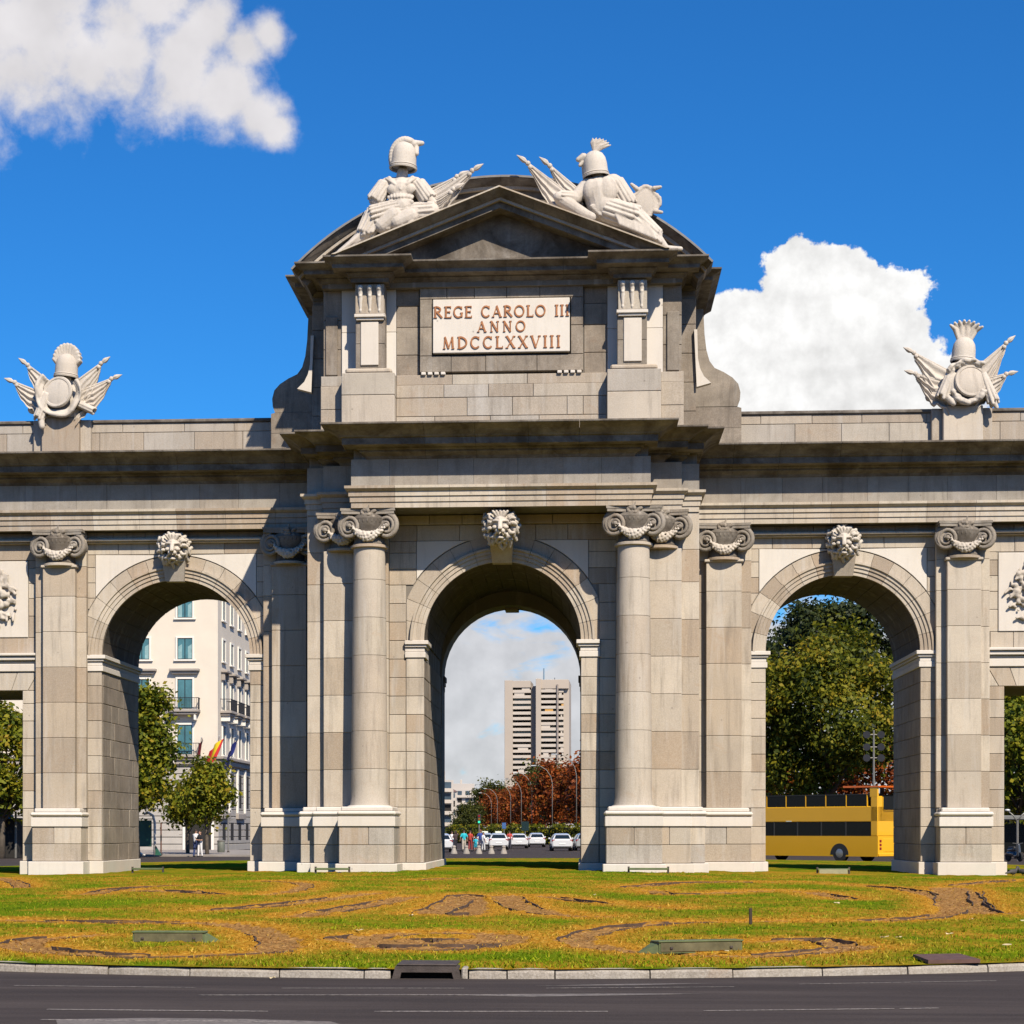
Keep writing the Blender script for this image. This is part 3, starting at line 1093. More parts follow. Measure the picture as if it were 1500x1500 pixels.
# ================================================================== entablature
def sweep(part, name, path, profile, mat, length=1.55, gap=0.004, closed_ends=True, back=0.4):
    """run a profile of (out, z) along an axis aligned plan path, cut into blocks; out is measured to the right-hand (front) side"""
    P = [Vector(p) for p in path]
    dirs = [(P[i + 1] - P[i]).normalized() for i in range(len(P) - 1)]
    nrm = [Vector((d.y, -d.x)) for d in dirs]
    for i in range(len(dirs)):
        L = (P[i + 1] - P[i]).length
        m0 = nrm[i] if i == 0 else nrm[i] + nrm[i - 1]
        m1 = nrm[i] if i == len(dirs) - 1 else nrm[i] + nrm[i + 1]
        n = max(1, round(L / length))
        cuts = [0.0] + [L * (k + rnd.uniform(-.15, .15)) / n for k in range(1, n)] + [L]
        for k in range(n):
            ends = []
            for e, t in ((0, cuts[k]), (1, cuts[k + 1])):
                mv = nrm[i]
                if k == 0 and e == 0:
                    mv = m0
                if k == n - 1 and e == 1:
                    mv = m1
                g = (gap if e == 0 else -gap) if not ((k == 0 and e == 0) or (k == n - 1 and e == 1)) else 0
                base = P[i] + dirs[i] * (t + g)
                ends.append([(base.x + mv.x * o, base.y + mv.y * o, z) for o, z in profile])
            m = len(profile)
            v = ends[0] + ends[1]
            f = [(j, j + m, j + 1 + m, j + 1) for j in range(m - 1)]
            f += [tuple(range(m)), tuple(range(2 * m - 1, m - 1, -1)), (m - 1, 2 * m - 1, m, 0)]
            mb = MB()
            mb.add(v, f)
            mb.build(name, mat, part, fix=False)


ENT = empty("entablature", (0, 0, 0), parent=ARCH)
PLAN = [(-20.9, -0.55), (-6.05, -0.55), (-6.05, -3.10), (-5.50, -3.10), (-5.50, -3.42), (-4.52, -3.42), (-4.52, -4.48), (4.52, -4.48), (4.52, -3.42), (5.50, -3.42), (5.50, -3.10), (6.05, -3.10), (6.05, -0.55), (20.9, -0.55)]
# core body behind the blocks
cb = MB()
cb.box(-20.85, -6.0, -0.45, 5.4, Z_ENT + 0.01, Z_COR - 0.05)
cb.box(6.0, 20.85, -0.45, 5.4, Z_ENT + 0.01, Z_COR - 0.05)
cb.box(-5.99, 5.99, -3.0, 6.3, Z_ENT + 0.02, Z_COR - 0.04)
cb.box(-4.45, 4.45, -4.40, -2.9, Z_ENT + 0.03, Z_COR - 0.03)
cb.build("entablature_core", MORTAR, ENT)
sweep(ENT, "architrave_block", PLAN, [(-0.09, Z_ENT), (0.0, Z_ENT), (0.0, 11.32), (0.035, 11.325), (0.035, 11.49), (0.075, 11.495), (0.075, 11.64), (0.12, 11.66), (0.19, 11.72), (0.19, Z_ARC), (-0.09, Z_ARC)], GRANITE, 1.5)
sweep(ENT, "frieze_block", PLAN, [(-0.09, Z_ARC + 0.005), (0.0, Z_ARC + 0.005), (0.0, Z_FR), (-0.09, Z_FR)], GRANITE_FRIEZE, 1.35)
CORN = [(-0.09, Z_FR + 0.004), (0.03, Z_FR + 0.004), (0.06, 12.70), (0.22, 12.80), (0.22, 12.86), (0.30, 12.88), (0.32, 12.93), (0.66, 12.955), (0.66, 12.94), (0.70, 12.94), (0.70, 13.13), (0.76, 13.15), (0.80, 13.20), (0.96, 13.32), (1.16, 13.405), (1.26, 13.43), (1.28, 13.45), (1.28, 13.50), (0.3, 13.56), (-0.09, 13.56)]
CPLAN = [(x if abs(x) > 10 else math.copysign({6.05: 5.45, 5.50: 4.95, 4.52: 4.02}[abs(x)], x), y) for x, y in PLAN]
sweep(ENT, "cornice_block", CPLAN, CORN, GRANITE_SOOT, 1.65)
# ================================================================== attic
ATT = empty("attic", (0, 0, 0), parent=ARCH)
ATT["label"] = "attic storey with inscription, triangular pediment and curved pediment behind"
ac = MB()
ac.box(-5.47, 5.47, -3.40, 4.0, 13.4, 18.5)
ac.box(-5.98, 5.98, -2.25, 4.6, 13.41, 18.3)
ac.build("attic_core", MORTAR, ATT)
# base courses
ashlar(ATT, -3.22, 3.22, [13.50, 14.05, 14.62, 15.02], -3.72, 1.75, "attic_block", GRANITE_WARM, depth=0.3)
ashlar(ATT, -3.22, 3.22, [15.02, 15.34], -3.66, 2.1, "attic_block", GRANITE_WARM, depth=0.3)
for s in (-1, 1):
    X = lambda a, b: (a, b) if s > 0 else (-b, -a)
    a, b = X(4.85, 5.55)
    ashlar(ATT, a, b, [13.50, 14.3, 15.02], -3.72, 0.9, "attic_block", GRANITE_WARM, depth=0.3)
    ashlar(ATT, a, b, [15.02, 15.34], -3.66, 0.9, "attic_block", GRANITE_WARM, depth=0.3)
    # recessed field either side of the tablet, and the outer bay
    a, b = X(2.52, 3.24)
    ashlar(ATT, a, b, [15.34, 16.0, 16.85, 17.5, 18.02], -3.44, 0.9, "attic_block", ATTIC_ST)
    a, b = X(4.92, 5.50)
    ashlar(ATT, a, b, [15.34, 16.2, 17.1, 18.02], -3.44, 0.9, "attic_block", ATTIC_ST)
    # pilaster pedestal, shaft, panel, brackets
    a, b = X(3.22, 4.84)
    for z0, z1 in ((13.5, 14.62), (14.62, 15.30)):
        q = MB(); q.cbox(a, b, -4.26, -3.4, z0 + 0.004, z1 - 0.004, 0.018); q.build("pedestal_block", GRANITE_WARM if z0 > 14 else GRANITE, ATT)
    q = MB(); q.cbox(a + 0.1, b - 0.1, -4.18, -3.4, 15.30, 15.46, 0.05); q.build("pedestal_cap", GRANITE, ATT)
    a, b = X(3.24, 4.92)
    for z0, z1 in ((15.34, 16.7), (16.7, 18.02)):
        q = MB(); q.cbox(a, b, -3.52, -3.3, z0 + 0.003, z1 - 0.003, 0.012); q.build("white_strip", LIME, ATT)
    a, b = X(3.53, 4.42)
    for z0, z1 in ((15.44, 16.2), (16.2, 17.0), (17.0, 18.02)):
        q = MB(); q.cbox(a, b, -4.14, -3.4, z0 + 0.004, z1 - 0.004, 0.012); q.build("pilaster_block", ATTIC_ST, ATT)
    a, b = X(3.72, 4.26)
    q = MB(); q.cbox(a, b, -4.19, -4.0, 15.54, 16.86, 0.015); q.build("white_panel", LIME, ATT)
    a, b = X(3.50, 4.45)
    q = MB(); q.cbox(a, b, -4.30, -4.0, 16.98, 17.08, 0.012); q.cbox(a + 0.05, b - 0.05, -4.24, -4.0, 16.90, 16.985, 0.012); q.build("bracket_shelf", LIME, ATT)
    for k in range(3):
        xc = s * (3.69 + 0.285 * k)
        q = MB()
        q.cap((xc, -4.28, 17.84), (xc, -4.25, 17.56), 0.085, 0.062, 8)
        q.cap((xc, -4.25, 17.56), (xc, -4.22, 17.26), 0.075, 0.045, 8)
        q.ell((xc, -4.34, 17.86), (0.085, 0.07, 0.085), seg=10, rings=6)
        q.ell((xc, -4.30, 17.62), (0.055, 0.05, 0.05), seg=8, rings=5)
        q.cap((xc, -4.22, 17.2), (xc, -4.2, 17.13), 0.05, 0.03, 8)
        fused(q, "console", LIME, ATT, 0.022, 1, 0.6)
    a, b = X(3.55, 4.42)
    q = MB(); q.cbox(a, b, -4.22, -4.0, 17.10, 18.0, 0.012); q.build("console_block", GRANITE_WARM, ATT)
    # guttae under the tablet corners
    for k in range(4):
        xc = s * (1.78 + 0.2 * k)
        q = MB(); q.cbox(xc - 0.07, xc + 0.07, -3.74, -3.5, 15.32, 15.41, 0.015); q.build("gutta", LIME, ATT)
    # outer bay raised strip
    a, b = X(5.05, 5.42)
    q = MB(); q.cbox(a, b, -3.52, -3.3, 15.40, 17.2, 0.015); q.build("raised_panel", ATTIC_ST, ATT)
    # rear body blocks and side scroll
    a, b = X(5.52, 6.0)
    ashlar(ATT, a, b, [13.5, 14.4, 15.3, 16.2, 17.1, 17.9], -2.30, 0.9, "attic_block", ATTIC_ST)
    low = [(5.9, 13.5), (7.5, 13.5), (7.5, 14.13), (5.9, 14.13)]
    mid = [(5.9, 14.14), (7.5, 14.14), (7.5, 14.76), (7.36, 14.80), (5.9, 14.80)]
    top = [(5.9, 14.81), (7.38, 14.81), (7.45, 15.0), (7.47, 15.25), (7.40, 15.52), (7.22, 15.72), (6.94, 15.90), (6.66, 16.03), (6.5, 16.25), (6.4, 16.6), (5.9, 16.6)]
    neck = [(5.9, 16.61), (6.4, 16.61), (6.34, 17.1), (6.3, 17.9), (5.9, 17.9)]
    for pts in (low, mid, top, neck):
        q = MB()
        q.prism([(s * p, z) for p, z in pts], -1.0 + rnd.uniform(-.02, .02), 0.9)
        q.build("shoulder_block", ATTIC_ST, ATT)
    q = MB()
    fl = [(5.90, 16.9), (5.995, 16.9), (6.02, 16.0), (6.08, 15.70), (6.20, 15.45), (6.42, 15.24), (5.98, 15.12)]
    q.prism([(s * p * 1.005, z) for p, z in fl], -2.46, -2.2)
    q.build("white_flare", LIME, ATT)
# tablet with the plaque
ashlar(ATT, -2.5, 2.5, [15.42, 15.92], -3.64, 1.3, "attic_block", ATTIC_ST)
ashlar(ATT, -2.5, -2.12, [15.92, 16.8, 17.66], -3.64, 0.9, "attic_block", ATTIC_ST)
ashlar(ATT, 2.12, 2.5, [15.92, 16.8, 17.66], -3.64, 0.9, "attic_block", ATTIC_ST)
ashlar(ATT, -2.5, 2.5, [17.66, 18.02], -3.64, 0.95, "attic_block", ATTIC_ST)
pq = MB(); pq.cbox(-2.09, 2.09, -3.74, -3.5, 15.98, 17.62, 0.015)
PLAQUE = pq.build("inscription_plaque", LIME, ATT)
PLAQUE["label"] = "white plaque with a three line Latin inscription in bronze letters"


def letters(txt, x0, x1, z0, z1):
    """each letter is a part of the plaque"""
    H = z1 - z0
    objs = []
    adv = []
    for ch in txt:
        if ch == ' ':
            objs.append(None); adv.append(0.45 * H); continue
        objs.append(ch)
        adv.append(GLYPH_W[ch] * H)
    tot = sum(adv)
    free = (x1 - x0 - tot) / max(1, len(txt) - 1)
    x = x0
    for ch, a in zip(objs, adv):
        if ch:
            glyph(ch, x, z0, a, H)
        x += a + free


GLYPH_W = {'R': .74, 'E': .6, 'G': .82, 'C': .78, 'A': .8, 'O': .88, 'L': .58, 'I': .28, 'N': .8, 'M': .95, 'D': .8, 'X': .76, 'V': .78}


def glyph(ch, x, z, w, h):
    """Roman capital from straight and curved strokes with serifs; thick stems and thin hairlines"""
    T, t = 0.155 * h, 0.085 * h
    st = []          # strokes: (polyline, thickness)
    L = lambda a, b, k: st.append(([a, b], k))
    def arc(cx, cz, rx, rz, a0, a1, k, n=14):
        st.append(([(cx + rx * math.cos(R(a0 + (a1 - a0) * i / n)), cz + rz * math.sin(R(a0 + (a1 - a0) * i / n))) for i in range(n + 1)], k))
    def serif(cx, cz, k=0.2):
        L((cx - k * h * 0.75, cz), (cx + k * h * 0.75, cz), 0.06 * h)
    e = 0.03 * h
    if ch in 'REDLI':
        sx = w * 0.5 if ch == 'I' else T * 0.9
        L((sx, 0), (sx, h), T)
        serif(sx, e); serif(sx, h - e)
    if ch == 'R':
        arc(T, h * 0.74, w * 0.58, h * 0.235, 90, -90, T * 0.85)
        L((w * 0.42, h * 0.50), (w * 0.98, 0.02 * h), T)
    elif ch == 'E':
        for zz, k in ((e, 1.0), (h * 0.52, 0.8), (h - e, 0.95)):
            L((T, zz), (w * k, zz), t)
        L((w * 0.98, 0), (w * 0.98, h * 0.17), t * .8); L((w * 0.93, h), (w * 0.93, h * 0.85), t * .8); L((w * .8, h * .44), (w * .8, h * .6), t * .8)
    elif ch == 'L':
        L((T, e), (w, e), t); L((w * 0.98, 0), (w * 0.98, h * 0.18), t * .8)
    elif ch == 'D':
        arc(T, h * 0.5, w - T * 1.4, h * 0.465, 90, -90, T * 0.9, 18)
    elif ch in 'CG':
        arc(w * 0.54, h * 0.5, w * 0.46, h * 0.46, 42, 318, T * 0.85, 22)
        L((w * 0.90, h * 0.98), (w * 0.90, h * 0.74), t * .8)
        if ch == 'G':
            L((w * 0.90, 0.06 * h), (w * 0.90, h * 0.42), T * .9); serif(w * 0.88, h * 0.42, .16)
    elif ch == 'O':
        arc(w * 0.5, h * 0.5, w * 0.44, h * 0.455, 0, 360, T * 0.8, 28)
    elif ch == 'A':
        L((w * 0.08, 0), (w * 0.5, h), t); L((w * 0.48, h), (w * 0.90, 0), T); L((w * 0.24, h * 0.34), (w * 0.74, h * 0.34), t)
        serif(w * 0.09, e, .15); serif(w * 0.90, e, .17)
    elif ch == 'V':
        L((w * 0.10, h), (w * 0.52, 0), T); L((w * 0.50, 0), (w * 0.92, h), t); serif(w * .1, h - e, .17); serif(w * .91, h - e, .15)
    elif ch == 'N':
        L((w * 0.14, 0), (w * 0.14, h), t); L((w * 0.12, h), (w * 0.86, 0), T); L((w * 0.86, 0), (w * 0.86, h), t)
        serif(w * .14, e, .15); serif(w * .1, h - e, .14); serif(w * .86, h - e, .15)
    elif ch == 'M':
        L((w * 0.12, 0), (w * 0.18, h), t); L((w * 0.18, h), (w * 0.5, 0.04 * h), T); L((w * 0.5, 0.04 * h), (w * 0.82, h), t); L((w * 0.82, h), (w * 0.88, 0), T)
        serif(w * .12, e, .14); serif(w * .88, e, .16)
    elif ch == 'X':
        L((w * 0.10, h), (w * 0.90, 0), T); L((w * 0.88, h), (w * 0.12, 0), t)
        for cx_, cz_ in ((.1, h - e), (.88, h - e), (.12, e), (.9, e)):
            serif(w * cx_, cz_, .15)
    mb = MB()
    k = 0
    for pl, th in st:
        P = [Vector(p) for p in pl]
        lo, hi = [], []
        for i, p in enumerate(P):
            d = (P[min(i + 1, len(P) - 1)] - P[max(i - 1, 0)])
            d.normalize()
            nn = Vector((-d.y, d.x)) * th / 2
            lo.append(p - nn); hi.append(p + nn)
        yy = -3.774 - 0.0006 * k
        k += 1
        m = len(P)
        v = [(x + q.x, yf, z + q.y) for yf in (yy, -3.735) for q in lo + hi]
        f = []
        for i in range(m - 1):
            f += [(i, i + 1, m + i + 1, m + i), (i, 2 * m + i, 2 * m + i + 1, i + 1), (m + i, m + i + 1, 3 * m + i + 1, 3 * m + i)]
        f += [(0, m, 3 * m, 2 * m), (m - 1, 3 * m - 1, 4 * m - 1, 2 * m - 1)]
        mb.add(v, f)
    mb.build("letter", LETTER, PLAQUE, fix=False)


letters("REGE CAROLO III", -2.06, 2.07, 17.05, 17.40)
letters("ANNO", -0.72, 0.74, 16.60, 16.93)
letters("MDCCLXXVIII", -1.78, 1.80, 16.10, 16.47)

# attic cornice
APLAN = [(-5.98, 2.0), (-5.98, -2.30), (-5.50, -2.30), (-5.50, -3.72), (-4.55, -3.72), (-4.55, -4.36), (-3.40, -4.36), (-3.40, -3.72), (3.40, -3.72), (3.40, -4.36), (4.55, -4.36), (4.55, -3.72), (5.50, -3.72), (5.50, -2.30), (5.98, -2.30), (5.98, 2.0)]
sweep(ATT, "attic_cornice_block", APLAN, [(-0.25, 18.02), (0.0, 18.02), (0.0, 18.14), (0.05, 18.16), (0.12, 18.24), (0.15, 18.26), (0.15, 18.30), (0.50, 18.33), (0.50, 18.44), (0.58, 18.50), (0.74, 18.585), (0.76, 18.60), (0.76, 18.65), (-0.25, 18.70)], GRANITE_SOOT, 1.7)
ac = MB()
ac.box(-5.3, 5.3, -3.75, 3.5, 18.0, 18.66)
ac.build("cornice_core", MORTAR, ATT)

# triangular pediment
PED = empty("pediment", (0, 0, 0), parent=ATT)
HX, PZ0, PZ1 = 5.05, 18.66, 20.62
tm = MB(); tm.prism([(-4.3, 18.66), (4.3, 18.66), (0, 20.3)], -4.02, -3.2); tm.build("tympanum", GRANITE_SOOT, PED)
sl = (PZ1 - PZ0) / HX
ln = math.sqrt(1 + sl * sl)
for s in (-1, 1):
    n = 5
    for k in range(n):
        x0, x1 = HX * k / n, HX * (k + 1) / n
        for (ya, o0, o1, nm, mt) in ((-5.18, 0.0, -0.04, "raking_edge", GRANITE), (-5.13, -0.04, -0.22, "raking_cornice_block", GRANITE_SOOT), (-4.80, -0.22, -0.30, "raking_cornice_block", GRANITE_WARM), (-4.66, -0.30, -0.48, "raking_cornice_block", GRANITE_SOOT)):
            if nm == "raking_edge" and k > 0:
                continue
            xa, xb = (0.0, HX) if nm == "raking_edge" else (x0 + (0.003 if k else 0), x1 - 0.003)
            zt = lambda x, o: PZ1 - sl * x + o * ln
            xe = lambda x, o: min(x, (PZ1 + o * ln - PZ0) / sl)
            xb0, xb1 = xe(xb, o0), xe(xb, o1)
            if xb1 <= xa:
                continue
            poly = [(xa, zt(xa, o1)), (xb1, zt(xb1, o1)), (xb0, zt(xb0, o0)), (xa, zt(xa, o0))]
            q = MB(); q.prism([(s * p, z) for p, z in poly], ya, -3.3)
            if o0 == -0.04:          # hollowed under-face: the lower edge lies further back
                q.v = [(x_, -4.84 if (k_ in (0, 1)) else y_, z_) for k_, (x_, y_, z_) in enumerate(q.v)]
            q.build(nm, mt, PED)

# curved pediment behind
ARCR = 8.92
ARCZ = 21.28 - ARCR
SEG = empty("curved_pediment", (0, 0, 0), parent=ATT)
amax = math.asin(6.42 / ARCR)
nb = 8
for (ya, r0, r1, nm, mt) in ((-4.10, ARCR, ARCR - 0.06, "curved_edge", LEAD), (-4.05, ARCR - 0.062, ARCR - 0.24, "curved_cornice_block", GRANITE_SOOT), (-3.80, ARCR - 0.242, ARCR - 0.34, "curved_cornice_block", GRANITE_WARM), (-3.66, ARCR - 0.342, ARCR - 0.60, "curved_cornice_block", GRANITE_SOOT)):
    for k in range(nb):
        a0, a1 = -amax + 2 * amax * k / nb + 0.0004, -amax + 2 * amax * (k + 1) / nb - 0.0004
        pts = [(r0 * math.sin(a0 + (a1 - a0) * i / 6), ARCZ + r0 * math.cos(a0 + (a1 - a0) * i / 6)) for i in range(7)]
        pts += [(r1 * math.sin(a1 + (a0 - a1) * i / 6), ARCZ + r1 * math.cos(a1 + (a0 - a1) * i / 6)) for i in range(7)]
        q = MB(); q.prism(pts, ya, 3.2)
        if ya == -4.05:
            q.v = [(x_, -3.84 if 7 <= k_ < 14 else y_, z_) for k_, (x_, y_, z_) in enumerate(q.v)]
        q.build(nm, mt, SEG)
pts = [((ARCR - 0.5) * math.sin(-amax + 2 * amax * i / 20), ARCZ + (ARCR - 0.5) * math.cos(-amax + 2 * amax * i / 20)) for i in range(21)]
pts += [(5.6, 18.4), (-5.6, 18.4)]
q = MB(); q.prism(pts, -3.5, 3.0); q.build("curved_tympanum", GRANITE_SOOT, SEG)
# ================================================================== carved sculpture
def make_lion():
    rg = random.Random(5)
    m = MB()
    m.ell((0, -0.34, 0.04), (0.31, 0.34, 0.40))
    m.ell((0, -0.50, 0.22), (0.23, 0.17, 0.15))
    for s in (-1, 1):
        m.cap((s * 0.07, -0.70, 0.15), (s * 0.25, -0.60, 0.165), 0.05, 0.042, 8)
        m.cap((s * 0.25, -0.60, 0.165), (s * 0.30, -0.50, 0.05), 0.042, 0.05, 8)
        m.ell((s * 0.20, -0.60, -0.08), (0.105, 0.10, 0.085), seg=12, rings=8)
        m.ell((s * 0.155, -0.575, 0.055), (0.045, 0.04, 0.032), seg=10, rings=6)
        m.ell((s * 0.095, -0.735, -0.22), (0.085, 0.10, 0.095), seg=12, rings=8)
        m.cap((s * 0.30, -0.36, 0.33), (s * 0.44, -0.46, 0.40), 0.10, 0.05, 8)
        m.cap((s * 0.15, -0.70, -0.30), (s * 0.20, -0.52, -0.36), 0.05, 0.05, 8)
    m.cap((0, -0.64, 0.20), (0, -0.86, -0.10), 0.088, 0.090, 10)
    m.cbox(-0.075, 0.075, -0.945, -0.80, -0.165, -0.09, 0.02)
    m.ell((0, -0.62, -0.46), (0.13, 0.14, 0.07), seg=12, rings=8)
    m.ell((0, -0.40, -0.34), (0.22, 0.20, 0.20), seg=12, rings=8)
    for lay, (r0, r1, ya, yb, n, th) in enumerate(((0.33, 0.56, -0.46, -0.38, 16, 0.064), (0.38, 0.66, -0.28, -0.20, 18, 0.074), (0.42, 0.72, -0.06, 0.0, 17, 0.080))):
        for k in range(n):
            a = 2 * math.pi * (k + 0.5 * (lay % 2)) / n + rg.uniform(-.05, .05)
            cw = rg.uniform(-.26, .26)
            el = 1.22 if math.sin(a) < 0 else 0.98
            ln_ = rg.uniform(.86, 1.06)
            pts, rs = [], []
            for q in range(7):
                t = q / 6
                rr = r0 + (r1 * ln_ - r0) * t
                aa = a + cw * math.sin(t * 4.2) + 0.10 * t * (1 if cw > 0 else -1)
                pts.append((math.cos(aa) * rr, ya + (yb - ya) * t - 0.07 * math.sin(t * math.pi), math.sin(aa) * rr * el + 0.02))
                rs.append(th * (0.75 + 0.6 * math.sin(min(1, t * 1.3) * math.pi * 0.8)) * (1 - 0.18 * t))
            m.tube(pts, rs, 7)
    m.ell((0, -0.08, 0.0), (0.52, 0.14, 0.58))
    for k in range(5):
        x = (k - 2) * 0.10
        m.cap((x * .6, -0.56, 0.33), (x * 1.3, -0.62, 0.50), 0.075, 0.05, 7)
    return fused(m, "lion_head", SCULPT, None, 0.0145, 0, 0.35)


LION = make_lion()
for i, (x, y, z, par, sc) in enumerate(((0.0, YC - 1.0, 10.66, CENTRE, 1.0), (-WING_C, -0.22, 10.60, WINGS[0], 0.97), (WING_C, -0.22, 10.60, WINGS[1], 0.97))):
    o = LION if i == 0 else LION.copy()
    if i:
        COL.objects.link(o)
    o.parent = par
    o.location = (x, y, z)
    o.scale = (sc * 0.84, sc * 0.95, sc * 0.82)
    o.rotation_euler = (R(6), 0, (0.0, R(5), R(-6))[i])


def cloth(mb, A, B, drop, nfold=4, amp=0.07, side=(0, 1, 0), taper=0.86, lean=(0, 0, 0), nu=12, nv=30, thick=0.04, seed=0):
    """banner gathered at the tip B of its pole and spreading in pleats towards A"""
    A, B = Vector(A), Vector(B)
    sd, ln_ = Vector(side), Vector(lean)
    rg = random.Random(seed)
    ph = rg.uniform(0, 6)
    rows = []
    for j in range(nv):
        v = j / (nv - 1)
        row = []
        for i in range(nu):
            u = i / (nu - 1)
            d = drop * (1.12 - taper * u ** 2.2) * (0.90 + 0.09 * math.sin(u * 9 + ph) + 0.06 * math.sin(u * 23 + ph))
            p = A.lerp(B, u * (1 - 0.06 * v))
            p = p + Vector((0, 0, -1)) * d * v + ln_ * v * (1 - u)
            w_ = 0.5 + 0.5 * math.sin(v * nfold * 2 * math.pi + ph + 0.9 * u)
            p = p + sd * amp * (1.6 * (w_ ** 0.7) - 0.8) * (1 - 0.45 * u) * min(1.0, 0.3 + 2 * v)
            row.append(p)
        rows.append(row)
    V, F = [], []
    N = nu * nv
    for k in (0, 1):
        for row in rows:
            for p in row:
                V.append(p + sd * (thick * (k - 0.5)))
    for j in range(nv - 1):
        for i in range(nu - 1):
            a = j * nu + i
            F.append((a, a + 1, a + nu + 1, a + nu))
            F.append((a + N, a + nu + N, a + nu + 1 + N, a + 1 + N))
    for i in range(nu - 1):
        F.append((i, i + N, i + 1 + N, i + 1)); b = (nv - 1) * nu
        F.append((b + i, b + i + 1, b + i + 1 + N, b + i + N))
    for j in range(nv - 1):
        F.append((j * nu, (j + 1) * nu, (j + 1) * nu + N, j * nu + N)); b = nu - 1
        F.append((j * nu + b, j * nu + b + N, (j + 1) * nu + b + N, (j + 1) * nu + b))
    mb.add(V, F)


def pleats(m, a, b, ra, rb, n, pr, a0=0.0, a1=360.0, flare=0.0, seed=1):
    """bundle of folds laid round the axis a->b"""
    a, b = Vector(a), Vector(b)
    t = (b - a).normalized()
    u = t.cross(Vector((0, 1, 0)))
    if u.length < .1:
        u = t.cross(Vector((1, 0, 0)))
    u.normalize()
    v = t.cross(u)
    rg = random.Random(seed)
    for k in range(n):
        q = R(a0 + (a1 - a0) * (k + .5) / n)
        d = u * math.cos(q) + v * math.sin(q)
        l = 1 + rg.uniform(-.06, .10)
        m.cap(a + d * ra, a + (b - a) * l + d * (rb + flare), pr * rg.uniform(.8, 1.1), pr * rg.uniform(.7, 1.05), 6)


def banner(parent, A, B, drop, tip=0.32, **kw):
    """a stone banner: pole with spear head, knot of fringe, pleated cloth"""
    A, B = Vector(A), Vector(B)
    d = (B - A).normalized()
    pole = MB()
    pole.tube([A - d * 0.15, B - d * tip], 0.035, 7)
    pole.tube([B - d * tip * 1.05, B - d * tip * 0.72, B - d * tip * 0.5, B], [0.04, 0.085, 0.075, 0.006], 7)
    pole.ell(B - d * (tip + 0.06), 0.08, seg=8, rings=6)
    pole.ell(B - d * (tip + 0.14) + Vector((0, -0.03, -0.08)), 0.07, seg=8, rings=6)
    pole.build("banner_pole", SCULPT, parent, smooth=True)
    m = MB()
    cloth(m, A, B - d * (tip + 0.02), drop, **kw)
    m.build("banner_cloth", SCULPT, parent, smooth='all')


